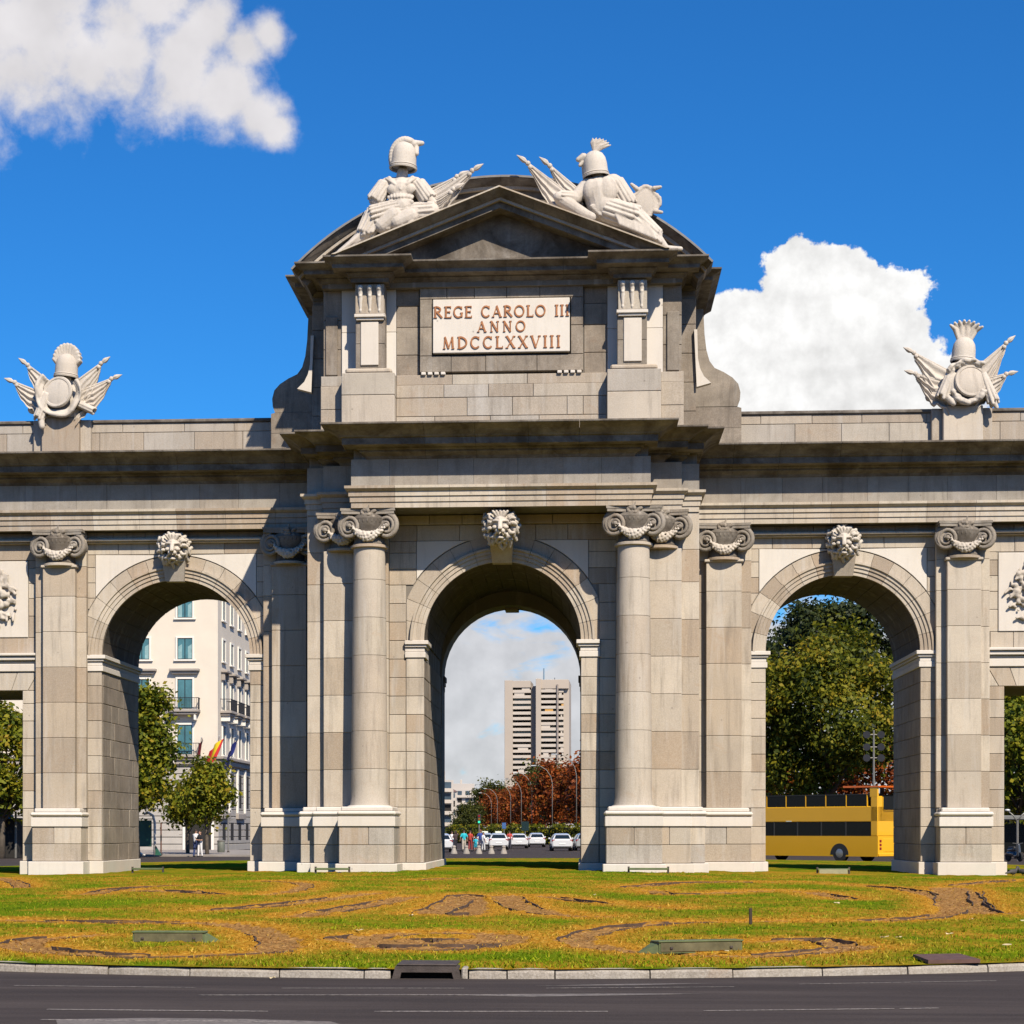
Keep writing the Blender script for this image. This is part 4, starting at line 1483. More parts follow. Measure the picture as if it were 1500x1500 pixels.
def helmet(parent, c, w, plume, lean=0.0):
    """bell shaped classical helmet, open below, with crest"""
    x, y, z = c
    e = empty("helmet", (x, y, z), 0, parent)
    e.rotation_euler = (0, lean, 0)
    m = MB()
    prof_o = [(0.50, 0.0), (0.515, 0.06), (0.47, 0.10), (0.46, 0.30), (0.455, 0.50), (0.42, 0.70), (0.33, 0.86), (0.18, 0.96), (0.02, 0.99)]
    prof_i = [(0.02, 0.88), (0.28, 0.76), (0.37, 0.60), (0.41, 0.30), (0.43, 0.02), (0.50, 0.0)]
    m.lathe([(r * w, h * w) for r, h in prof_i + prof_o], 28)
    m.v = m.v; m.f = m.f[:-2]
    m.build("helmet_bowl", SCULPT, e, smooth=True)
    MB().lathe([(0.485 * w, 0.10 * w), (0.50 * w, 0.115 * w), (0.485 * w, 0.15 * w)], 28).build("helmet_band", SCULPT, e, smooth=True)
    pm = MB()
    if plume == 'crest':
        for k in range(15):
            a = R(-20 + 150 * k / 14)
            for q in range(3):
                rr = w * (0.62 + 0.02 * q)
                pm.ell((-math.cos(a) * rr * 0.72 + 0.02, (q - 1) * 0.10 * w, 0.46 * w + math.sin(a) * rr * 0.95), (0.13 * w, 0.10 * w, 0.13 * w), seg=8, rings=6)
        pm.cap((0.28 * w, 0, 0.95 * w), (0.62 * w, -0.05, 0.96 * w), 0.15 * w, 0.09 * w, 8)
        pm.cap((0.40 * w, 0, 0.90 * w), (0.46 * w, -0.1, 0.56 * w), 0.12 * w, 0.09 * w, 8)
        pm.ell((0.15 * w, -0.05, 1.0 * w), (0.22 * w, 0.2 * w, 0.14 * w), seg=10, rings=7)
    elif plume == 'round':
        for k in range(13):
            a = R(180 * k / 12)
            for q in range(4):
                pm.cap((math.cos(a) * 0.36 * w, 0.05 * q - 0.02, 0.55 * w + math.sin(a) * 0.30 * w), (math.cos(a) * 0.52 * w, 0.07 * q - 0.08, 0.72 * w + math.sin(a) * 0.62 * w), 0.10 * w, 0.085 * w, 7)
    elif plume == 'fan':
        for k in range(8):
            a = R(48 + 84 * k / 7)
            p0 = (math.cos(a) * 0.28 * w, 0.03 * (k % 2), 0.78 * w)
            p1 = (math.cos(a) * 0.62 * w, -0.05 * (k % 2), 0.75 * w + math.sin(a) * 0.72 * w)
            p2 = (math.cos(a) * 0.92 * w, -0.16, 0.78 * w + math.sin(a) * 0.82 * w)
            pm.cap(p0, p1, 0.07 * w, 0.105 * w, 7); pm.cap(p1, p2, 0.105 * w, 0.06 * w, 7)
    elif plume == 'spray':
        for k in range(7):
            a = R(20 + 75 * k / 6)
            p0 = (0.02, 0.0, 0.92 * w)
            p1 = (math.cos(a) * 0.34 * w, -0.03 * (k % 2), 0.95 * w + math.sin(a) * 0.36 * w)
            p2 = (math.cos(a) * 0.62 * w + 0.06, -0.05, 0.95 * w + math.sin(a) * 0.50 * w)
            pm.cap(p0, p1, 0.05 * w, 0.07 * w, 6); pm.cap(p1, p2, 0.07 * w, 0.03 * w, 6)
        # beak and brow of the visor
        pm.cap((-0.40 * w, -0.05, 0.80 * w), (-0.60 * w, -0.08, 0.72 * w), 0.16 * w, 0.10 * w, 8)
        pm.cap((-0.45 * w, -0.05, 0.62 * w), (-0.56 * w, -0.08, 0.50 * w), 0.10 * w, 0.07 * w, 8)
        pm.cap((-0.44 * w, 0, 0.55 * w), (-0.46 * w, 0, 0.12 * w), 0.07 * w, 0.06 * w, 8)
    fused(pm, "helmet_plume", SCULPT, e, 0.02, 0, 0.5)
    return e


def drape_ring(mb, c, rx, rz, y, a0, a1, th, seed, n=26):
    rg = random.Random(seed)
    for k in range(3):
        pts, rs = [], []
        ph = rg.uniform(0, 6)
        for i in range(n):
            a = R(a0 + (a1 - a0) * i / (n - 1))
            rr = 1 + 0.10 * (k - 1) + 0.03 * math.sin(i * 0.9 + ph)
            pts.append((c[0] + math.cos(a) * rx * rr, y - 0.05 * k + 0.03 * math.sin(i * 1.3 + ph), c[1] + math.sin(a) * rz * rr))
            rs.append(th * (0.75 + 0.25 * math.sin(i * 0.5 + ph)))
        mb.tube(pts, rs, 7)


def wing_trophy(cx, kind):
    t = empty("stone_trophy", (cx, -0.25, 14.84))
    base = MB()
    base.cbox(-0.52, 0.52, -0.15, 0.35, 0.0, 0.30, 0.05)
    base.ell((0, 0.12, 0.75), (0.62, 0.30, 0.72))
    base.cap((-0.5, 0.1, 0.5), (-1.0, 0.1, 0.35), 0.28, 0.16)
    base.cap((0.5, 0.1, 0.5), (1.0, 0.1, 0.35), 0.28, 0.16)
    base.cap((0, 0.1, 1.2), (0.05, 0.1, 1.75), 0.26, 0.20)
    fused(base, "trophy_core", SCULPT, t, 0.05, 2, 0.5)
    specs = [((-0.15, 0.05, 1.05), (-1.43, -0.02, 2.02), 1.05, -0.15), ((-0.35, 0.0, 0.75), (-1.90, -0.05, 1.36), 0.85, -0.1),
             ((0.20, 0.05, 1.05), (1.62, -0.02, 2.02), 1.15, 0.25), ((0.30, 0.0, 0.80), (2.02, -0.05, 1.42), 0.95, 0.2)]
    if kind == 'right':
        specs = [((-0.20, 0.05, 1.05), (-1.86, -0.02, 1.93), 1.15, -0.15), ((-0.35, 0.0, 0.75), (-1.84, -0.05, 1.18), 0.95, -0.1),
                 ((0.20, 0.05, 1.05), (1.66, -0.02, 2.25), 1.25, 0.15), ((0.30, 0.0, 0.80), (1.74, -0.05, 1.10), 0.85, 0.1)]
    for i, (a, b, dr, le) in enumerate(specs):
        banner(t, a, b, dr, nfold=3.0 + 0.5 * i, amp=0.085, lean=(le, -0.16, 0), seed=i + (10 if kind == 'right' else 0))
    sh = empty("round_shield", (-0.02 if kind == 'left' else 0.20, -0.38, 0.80 if kind == 'left' else 0.74), 0, t)
    sh.rotation_euler = (R(-8), 0, R(-14 if kind == 'left' else 6))
    MB().lathe([(0.02, -0.10), (0.30, -0.085), (0.42, -0.055), (0.44, -0.075), (0.50, -0.075), (0.53, -0.03), (0.50, 0.06), (0.02, 0.08)], 36, axis='y').build("shield_disc", SCULPT, sh, smooth=True)
    dm = MB()
    if kind == 'left':
        drape_ring(dm, (0.0, 0.78), 0.66, 0.68, -0.34, 130, 395, 0.085, 2)
        pleats(dm, (-0.40, -0.28, 0.75), (-0.66, -0.34, -0.02), 0.10, 0.15, 8, 0.06, seed=3)
        dm.cap((-0.62, -0.34, 0.10), (-0.55, -0.36, -0.30), 0.13, 0.10, 8)
        pleats(dm, (0.50, -0.22, 0.5), (1.10, -0.25, 0.22), 0.08, 0.10, 7, 0.05, seed=6)
    else:
        drape_ring(dm, (0.15, 0.74), 0.72, 0.60, -0.32, 55, 150, 0.085, 4)
        pleats(dm, (-0.42, -0.24, 1.02), (-0.70, -0.32, 0.28), 0.09, 0.15, 8, 0.06, seed=5)
        dm.cap((-0.62, -0.32, 0.35), (-0.35, -0.38, 0.05), 0.13, 0.10, 8)
        pleats(dm, (0.60, -0.26, 0.98), (0.90, -0.36, 0.08), 0.08, 0.17, 8, 0.06, seed=4)
        dm.cap((0.80, -0.36, 0.25), (1.0, -0.38, -0.10), 0.15, 0.07, 8)
        drape_ring(dm, (0.1, 0.52), 0.45, 0.42, -0.36, 190, 350, 0.11, 6)
        dm.ell((-0.30, -0.30, 0.66), (0.24, 0.12, 0.38))
    fused(dm, "drapery", SCULPT, t, 0.022, 0, 0.5)
    nk = MB(); nk.lathe([(0.20, 0.0), (0.17, 0.3), (0.19, 0.62), (0.22, 0.7)], 18, (0.15 if kind == 'left' else 0.02, 0.0, 1.05)); nk.build("helmet_post", SCULPT, t, smooth=True)
    helmet(t, ((0.15, -0.02, 1.34) if kind == 'left' else (0.02, -0.02, 1.42)), 0.80, 'round' if kind == 'left' else 'fan', R(4))
    return t


tag(wing_trophy(-14.53, 'left'), "pale stone parapet trophy with round crested helmet and oval shield, left end", "sculpture", "trophies on the parapet")
tag(wing_trophy(14.53, 'right'), "pale stone parapet trophy with feathered helmet and round disc, above the bus arch", "sculpture", "trophies on the parapet")


def seat_z(x):
    return PZ1 - sl * abs(x)


# ------------------------------------------------ armoured figure in front view (empty cuirass and helmet)
fl = empty("pediment_statue", (-3.0, -4.45, seat_z(3.0)))
tag(fl, "pale stone armour trophy seated on the pediment facing forward, helmet tilted", "sculpture", "statues on the pediment")
m = MB()
m.cap((0.02, 0, 1.30), (0.0, 0, 0.92), 0.40, 0.34, 14)
m.ell((-0.19, -0.22, 1.26), (0.22, 0.15, 0.19)); m.ell((0.21, -0.22, 1.26), (0.22, 0.15, 0.19))
m.cap((-0.05, -0.05, 0.95), (0.08, -0.1, 0.72), 0.31, 0.36, 14)
m.cap((-0.42, 0.02, 1.46), (0.44, 0.02, 1.46), 0.24, 0.24, 10)
m.cap((-0.5, 0.0, 1.42), (-0.76, -0.08, 1.0), 0.24, 0.22, 12)
m.cap((0.52, 0.0, 1.42), (0.82, -0.05, 1.02), 0.23, 0.20, 12)
m.cap((-0.76, -0.08, 1.0), (-0.62, -0.16, 0.80), 0.20, 0.10, 10)
m.cap((0.82, -0.05, 1.02), (1.0, -0.1, 0.86), 0.20, 0.13, 10)
m.cap((0, 0.02, 1.55), (0.05, 0.0, 1.88), 0.19, 0.17, 10)
# pleats on the sleeves
pleats(m, (-0.50, 0.0, 1.46), (-0.78, -0.08, 0.98), 0.20, 0.25, 15, 0.058, seed=2)
pleats(m, (0.52, 0.0, 1.46), (0.84, -0.05, 0.98), 0.20, 0.24, 15, 0.058, seed=3)
# neckline bands, rim of the breastplate, belt
m.cap((-0.34, -0.20, 1.62), (0.02, -0.36, 1.22), 0.060, 0.050, 7); m.cap((0.36, -0.20, 1.62), (0.02, -0.36, 1.22), 0.060, 0.050, 7)
m.cap((-0.42, -0.18, 1.60), (-0.16, -0.34, 1.38), 0.050, 0.045, 7); m.cap((0.44, -0.18, 1.60), (0.20, -0.34, 1.38), 0.050, 0.045, 7)
for k in range(9):
    t_ = (k - 4) / 4
    m.cap((0.36 * t_, -0.34 + 0.14 * t_ * t_, 1.06 - .02 * abs(t_)), (0.34 * t_, -0.38 + 0.14 * t_ * t_, 0.99), 0.055, 0.05, 6)
m.cap((-0.30, -0.28, 0.86), (0.34, -0.30, 0.84), 0.075, 0.075, 8)
fused(m, "cuirass", SCULPT, fl, 0.02, 0, 0.5)
m = MB()
m.cap((0.15, -0.05, 0.66), (-0.80, -0.15, 0.42), 0.34, 0.36, 12)
m.cap((-0.80, -0.15, 0.42), (-1.05, -0.25, 0.0), 0.34, 0.24, 12)
m.cap((0.3, -0.1, 0.55), (0.95, -0.15, 0.62), 0.28, 0.24, 12)
m.cap((-0.2, -0.3, 0.4), (-0.55, -0.38, 0.12), 0.30, 0.22, 12)
m.cap((0.3, -0.28, 0.42), (-0.1, -0.4, 0.22), 0.26, 0.22, 12)
rg = random.Random(21)
for k in range(22):
    t_ = rg.uniform(0, 1)
    m.cap((0.5 - 1.4 * t_, -0.34, 0.62 - 0.18 * t_), (0.35 - 1.5 * t_, -0.48 + rg.uniform(0, .1), 0.18 - 0.32 * t_), 0.075, 0.055, 6)
pleats(m, (0.15, -0.05, 0.70), (-0.85, -0.18, 0.40), 0.32, 0.36, 16, 0.065, seed=5)
pleats(m, (-0.80, -0.15, 0.45), (-1.06, -0.25, -0.05), 0.30, 0.24, 12, 0.06, seed=6)
pleats(m, (0.3, -0.1, 0.58), (1.0, -0.15, 0.62), 0.26, 0.24, 12, 0.055, seed=7)
for k in range(10):
    t_ = k / 9
    m.cap((-0.95 - 0.1 * t_, -0.3, 0.3 - .3 * t_), (-1.60 - 0.25 * t_, -0.30 - .1 * t_, -0.55 - 0.1 * t_), 0.09, 0.05, 6)
m.cap((-0.95, -0.2, 0.0), (-1.85, -0.25, -0.62), 0.20, 0.09, 10)
m.cap((-1.0, 0.0, 0.1), (-1.5, -0.05, -0.3), 0.22, 0.13, 10)
fused(m, "skirt_drapery", SCULPT, fl, 0.02, 0, 0.5)
helmet(fl, (0.06, -0.02, 1.92), 0.84, 'crest', R(4))
for i, (a, b, dr) in enumerate((((0.55, 0.1, 0.95), (2.50, -0.1, 2.02), 0.85), ((0.7, 0.15, 1.25), (2.05, 0.02, 1.86), 0.75), ((0.65, -0.12, 0.80), (1.95, -0.2, 1.42), 0.55))):
    banner(fl, a, b, dr, nfold=3.4 + i, amp=0.07, lean=(0.04, -0.15, 0), seed=30 + i, tip=0.34)

# ------------------------------------------------ armoured figure seen from behind, turned away
fr = empty("pediment_statue", (3.05, -4.45, seat_z(3.05)))
tag(fr, "pale stone armour trophy on the pediment seen from behind, shield at its side", "sculpture", "statues on the pediment")
m = MB()
m.cap((-0.12, 0, 1.15), (0.0, -0.05, 0.62), 0.46, 0.40, 14)
m.ell((-0.30, -0.22, 1.12), (0.26, 0.20, 0.36)); m.ell((0.16, -0.24, 1.08), (0.30, 0.22, 0.46))
m.ell((0.1, -0.25, 0.65), (0.34, 0.22, 0.34))
m.cap((-0.42, 0, 1.36), (0.36, 0, 1.42), 0.22, 0.26, 12)
m.cap((0.42, 0, 1.36), (0.74, 0.02, 0.86), 0.27, 0.24, 12)
m.cap((-0.48, 0, 1.30), (-0.80, -0.10, 0.92), 0.22, 0.20, 12)
m.cap((-0.80, -0.12, 0.92), (-1.28, -0.30, 0.92), 0.20, 0.17, 12)
m.cap((-1.22, -0.22, 0.88), (-0.50, -0.38, 0.36), 0.20, 0.17, 12)
m.cap((-0.5, -0.36, 0.36), (-0.3, -0.38, 0.28), 0.17, 0.14, 10)
m.cap((-0.1, 0, 1.45), (-0.12, 0.0, 1.66), 0.20, 0.18, 10)
pleats(m, (0.42, 0, 1.40), (0.78, 0.02, 0.78), 0.22, 0.27, 15, 0.060, seed=8)
pleats(m, (-0.80, -0.12, 0.95), (-1.20, -0.28, 0.93), 0.16, 0.17, 10, 0.04, seed=9)
# spine groove between the shoulder blades and waist folds
for k in range(6):
    m.cap((-0.32 + .05 * k, -0.36, 0.62 - .05 * k), (0.42, -0.40 + .02 * k, 0.60 - 0.07 * k), 0.045, 0.04, 6)
fused(m, "cuirass", SCULPT, fr, 0.02, 0, 0.5)
m = MB()
m.cap((0.15, -0.1, 0.55), (0.95, -0.15, 0.28), 0.36, 0.36, 12)
m.cap((0.95, -0.15, 0.28), (1.6, -0.2, -0.25), 0.36, 0.22, 12)
m.cap((1.5, -0.2, -0.2), (1.95, -0.25, -0.70), 0.22, 0.10, 12)
m.cap((1.9, -0.25, -0.66), (2.35, -0.32, -0.70), 0.10, 0.07, 10)
rg = random.Random(22)
for k in range(16):
    t_ = k / 15
    m.cap((0.25 + 0.75 * t_, -0.36, 0.78 - 0.25 * t_), (0.55 + 1.05 * t_, -0.50, 0.02 - 0.45 * t_), 0.075, 0.055, 6)
for k in range(8):
    t_ = k / 7
    m.cap((0.9 + .3 * t_, -0.3, 0.62 - .25 * t_), (1.35 + 0.4 * t_, -0.40, -0.1 - 0.4 * t_), 0.07, 0.06, 6)
pleats(m, (0.15, -0.1, 0.58), (1.0, -0.15, 0.26), 0.34, 0.37, 16, 0.068, seed=11)
pleats(m, (0.95, -0.15, 0.28), (1.62, -0.2, -0.28), 0.33, 0.22, 13, 0.06, seed=12)
fused(m, "skirt_drapery", SCULPT, fr, 0.02, 0, 0.5)
helmet(fr, (-0.16, -0.02, 1.58), 0.80, 'spray', R(-6))
for i, (a, b, dr) in enumerate((((-0.75, 0.05, 0.95), (-2.55, -0.1, 2.28), 1.0), ((-0.55, 0.12, 1.15), (-1.88, 0.02, 2.25), 0.95))):
    banner(fr, a, b, dr, nfold=3.2 + i, amp=0.07, lean=(-0.02, -0.15, 0), seed=40 + i, tip=0.36)
m = MB()
for k in range(26):        # cartouche shield with rolled corners
    a = 2 * math.pi * k / 26
    rr = 0.40 + 0.05 * math.cos(4 * a + 0.6)
    m.cap((1.32 + rr * math.cos(a), 0.10, 0.86 + rr * 1.05 * math.sin(a)), (1.32 + rr * math.cos(a + .24), 0.10, 0.86 + rr * 1.05 * math.sin(a + .24)), 0.055, 0.055, 6)
m.ell((1.32, 0.12, 0.86), (0.42, 0.07, 0.44))
m.cap((1.05, 0.06, 1.24), (0.90, 0.0, 1.36), 0.08, 0.05, 7); m.cap((1.58, 0.06, 1.24), (1.76, 0.0, 1.26), 0.08, 0.05, 7); m.cap((1.62, 0.06, 0.55), (1.80, 0.0, 0.50), 0.08, 0.05, 7)
fused(m, "cartouche_shield", SCULPT, fr, 0.022, 0, 0.5)
# ================================================================== ground, road, lawn
def asphalt_mat():
    m, w, b = new_mat("asphalt")
    t = m.node_tree
    pos = w.n('ShaderNodeNewGeometry').outputs['Position']
    mp = w.n('ShaderNodeMapping', inp={'Scale': (0.12, 1.1, 1.0)})
    t.links.new(pos, mp.inputs[0])
    st = w.noise(mp.outputs[0], 1.6, 6.0, 0.6, 0.3)
    c = w.ramp(st, [(0.3, (0.028, 0.022, 0.020)), (0.5, (0.050, 0.039, 0.035)), (0.7, (0.085, 0.068, 0.060))])
    c = w.mix(0.35, c, w.ramp(w.noise(pos, 60.0, 3.0, 0.7), [(0.3, (0.02, 0.018, 0.018)), (0.5, (0.06, 0.05, 0.048)), (0.7, (0.13, 0.115, 0.105))]))
    c = w.mix(w.maprange(w.noise(pos, 0.35, 4.0, 0.6), 0.5, 0.75, 0.0, 0.5), c, (0.045, 0.037, 0.035))
    t.links.new(c, b.inputs['Base Color'])
    b.inputs['Roughness'].default_value = 0.9
    b.inputs['Specular IOR Level'].default_value = 0.12
    bp = w.n('ShaderNodeBump', inp={'Strength': 0.35, 'Distance': 0.01})
    t.links.new(w.noise(pos, 120.0, 3.0, 0.7), bp.inputs['Height'])
    t.links.new(bp.outputs[0], b.inputs['Normal'])
    return m


ASPHALT = asphalt_mat()


def worn_paint():
    m, w, b = new_mat("worn_road_paint")
    t = m.node_tree
    pos = w.n('ShaderNodeNewGeometry').outputs['Position']
    f = w.maprange(w.noise(pos, 22.0, 6.0, 0.75), 0.40, 0.58)
    c = w.mix(f, (0.075, 0.064, 0.06), (0.33, 0.29, 0.25))
    t.links.new(c, b.inputs['Base Color'])
    b.inputs['Roughness'].default_value = 0.8
    return m


PAINT = worn_paint()
CONC = stone_mat("kerb_concrete", [(0.42, 0.37, 0.31), (0.46, 0.41, 0.345), (0.38, 0.32, 0.26), (0.43, 0.385, 0.33)], mottle=0.38, streak=0.45, rust=0.25, soot_shade=0.22, bump=0.8)
PAVE = simple("pavement_concrete", (0.27, 0.24, 0.215), 0.85, var=0.2, scale=0.7, bump=0.1)

g = MB(); g.add([(-3000, -400, -0.345), (3000, -400, -0.345), (3000, 4500, -0.345), (-3000, 4500, -0.345)], [(0, 1, 2, 3)])
tag(g.build("ground", simple("city_ground", (0.10, 0.09, 0.08), 0.9, scale=0.05)), kind="structure")
g = MB(); g.add([(-140, -140, -0.33), (140, -140, -0.33), (140, 250, -0.33), (-140, 250, -0.33)], [(0, 1, 2, 3)])
ROAD = tag(g.build("road", ASPHALT), kind="structure")
# lane markings: thin worn lines that follow the roundabout
for (x0, y0, x1, y1, wd) in ((-3.79, -43.33, -1.74, -43.49, .06), (-0.81, -43.52, 1.16, -43.39, .055), (-1.53, -44.47, 1.95, -44.22, .075), (-2.65, -46.2, -0.52, -46.28, .085), (0.48, -46.22, 2.67, -46.08, .085), (3.57, -45.95, 5.4, -45.61, .075),
                             (5.45, -45.61, 5.84, -45.51, .075), (2.04, -43.33, 4.08, -43.01, .055), (4.82, -42.58, 7.11, -41.92, .055), (-2.43, -47.23, -0.2, -47.28, .10)):
    mb = MB()
    n = 8
    rows = []
    for i in range(n + 1):
        t = i / n
        x, y = x0 + (x1 - x0) * t, y0 + (y1 - y0) * t + rnd.uniform(-.006, .006)
        ww = wd * (0.75 if i in (0, n) else 1.0) * rnd.uniform(.85, 1.1)
        rows += [(x, y - ww / 2, -0.3255), (x, y + ww / 2, -0.3255)]
    mb.add(rows, [(2 * i, 2 * i + 2, 2 * i + 3, 2 * i + 1) for i in range(n)])
    mb.build("lane_marking", PAINT, ROAD)
# pale scuffed patches where older paint was ground away
for pts in ([(1.0, -44.28), (1.9, -44.45), (2.9, -44.2), (3.7, -43.95), (2.9, -43.98), (1.8, -44.12)], [(-2.3, -47.2), (-1.5, -47.0), (-0.6, -47.05), (0.2, -47.25), (0.5, -47.9), (-2.0, -48.2)], [(1.9, -43.0), (3.0, -42.86), (3.9, -42.5), (2.9, -42.66)]):
    mb = MB(); mb.add([(x, y, -0.3265) for x, y in pts], [tuple(range(len(pts)))])
    mb.build("road_patch", simple("pale_asphalt", (0.15, 0.13, 0.115), 0.85, var=0.4, scale=14), ROAD)

E_CX, E_CY, E_A, E_B = 0.6, 5.0, 26.5, 47.0


def lawn_h(x, y):
    r2 = ((x - E_CX) / E_A) ** 2 + ((y - E_CY) / E_B) ** 2
    return -0.22 + 0.27 * (1 - r2) + 0.13 * np.exp(-(x / 8) ** 2) * np.clip((y + 30) / 22, 0, 1) * np.clip((25 - y) / 15, 0, 1)


BEDS = [
    (0.55, [(-7.4, -31.5), (-5.8, -32.2), (-4.3, -32.4), (-3.1, -33.2), (-2.3, -35.2), (-1.8, -37.1), (-1.6, -38.8), (-2.0, -39.5), (-3.0, -40.0), (-4.1, -39.5), (-4.8, -38.7), (-5.3, -37.7), (-5.3, -36.5), (-4.8, -36.0)]),
    (0.4, [(-15.4, -4.4), (-12.9, -11.2), (-11.5, -15.6)]),
    (0.45, [(-8.5, -20.8), (-8.7, -17.9), (-8.2, -16.2), (-7.4, -15.5)]),
    (0.7, [(-8.1, -18.5), (-7.3, -19.1), (-6.7, -19.7)]),
    (0.4, [(-6.7, -18.9), (-6.0, -20.7), (-5.0, -21.6), (-4.3, -21.4), (-4.1, -18.8), (-4.5, -15.1), (-5.4, -13.3), (-5.9, -12.5)]),
    (0.55, [(-4.5, -28.4), (-3.8, -27.4), (-3.0, -25.0), (-2.2, -21.3)]),
    (0.55, [(-2.5, -30.5), (-2.0, -28.2), (-1.5, -25.6), (-1.2, -23.0)]),
    (0.6, [(-0.3, -29.5), (-0.1, -26.4), (0.0, -22.3), (0.3, -26.4), (0.4, -29.5), (-0.0, -29.5)]),
    (0.6, [(0.8, -22.3), (1.2, -26.4), (1.7, -28.8), (2.5, -30.3), (2.7, -30.2)]),
    (0.35, [(1.6, -22.5), (2.5, -24.9), (3.3, -26.1), (4.2, -27.3)]),
    (0.4, [(3.3, -17.9), (4.0, -16.4), (5.0, -14.1), (6.8, -12.7), (8.3, -11.9)]),
    (0.45, [(4.0, -19.3), (4.3, -21.1), (5.1, -20.8), (6.3, -19.0), (7.4, -18.6), (7.8, -21.1), (8.0, -22.8)]),
    (0.45, [(9.0, -13.2), (9.8, -14.9), (10.2, -17.5), (10.1, -21.5), (9.5, -26.3), (8.6, -29.5), (7.6, -30.8), (6.4, -31.2), (5.0, -31.6), (3.9, -32.1), (2.9, -33.9), (2.4, -36.0), (2.4, -37.3), (2.9, -38.5), (3.7, -39.2), (4.6, -39.5), (5.4, -38.8), (6.0, -38.0), (6.2, -37.4)]),
    (0.5, [(4.9, -36.7), (5.6, -36.3), (5.9, -36.7), (6.0, -37.7)]),
    (0.9, [(11.5, -14.7), (10.7, -20.2), (9.9, -24.8), (9.6, -27.9), (9.9, -27.8)]),
    (0.4, [(11.9, -12.9), (13.6, -9.2), (15.1, -6.3)]),
    (0.3, [(11.7, -17.0), (10.7, -22.4), (10.0, -27.0)]),
    (0.7, [(-0.9, -36.6), (-0.5, -35.7), (0.3, -35.1), (1.1, -35.4), (1.3, -36.7), (0.9, -38.1), (0.2, -38.5), (-0.4, -38.0)]),
    (1.2, [(-0.3, -37.0), (0.4, -37.3), (1.0, -37.0)]),
    (0.3, [(-1.8, -13.3), (-0.6, -12.4), (0.6, -13.9)]),
]



def smooth_path(p, k=8):
    """Catmull-Rom through the points"""
    P = [np.array(q, float) for q in p]
    P = [2 * P[0] - P[1]] + P + [2 * P[-1] - P[-2]]
    out = []
    for i in range(1, len(P) - 2):
        for j in range(k):
            t = j / k
            out.append(0.5 * (2 * P[i] + (P[i + 1] - P[i - 1]) * t + (2 * P[i - 1] - 5 * P[i] + 4 * P[i + 1] - P[i + 2]) * t * t + (3 * P[i] - P[i - 1] - 3 * P[i + 1] + P[i + 2]) * t ** 3))
    out.append(P[-2])
    return np.array(out)


PATHS = [(wd, smooth_path(p)) for wd, p in BEDS]


def bed_field(x, y):
    """signed-ish distance to the planting beds: <0 inside"""
    best = np.full(x.shape, 9.0)
    for wd, p in PATHS:
        lo, hi = p.min(0) - 2.0, p.max(0) + 2.0
        sel = (x > lo[0]) & (x < hi[0]) & (y > lo[1]) & (y < hi[1])
        if not sel.any():
            continue
        xs, ys = x[sel], y[sel]
        dm = np.full(xs.shape, 99.0)
        for a, b in zip(p[:-1], p[1:]):
            d = b - a
            L2 = max(1e-9, d @ d)
            t = np.clip(((xs - a[0]) * d[0] + (ys - a[1]) * d[1]) / L2, 0, 1)
            dm = np.minimum(dm, np.hypot(xs - a[0] - t * d[0], ys - a[1] - t * d[1]))
        best[sel] = np.minimum(best[sel], dm - wd * 0.55)
    return best


def wob(x, y, s, seed=0.0):
    """cheap smooth value noise from sines"""
    return (np.sin(x * s + seed) * np.cos(y * s * 1.31 + 2 * seed) + 0.6 * np.sin(x * s * 2.3 + y * s * 1.7 + seed * 3) + 0.4 * np.cos(x * s * 4.1 - y * s * 3.7 + seed)) / 2.0


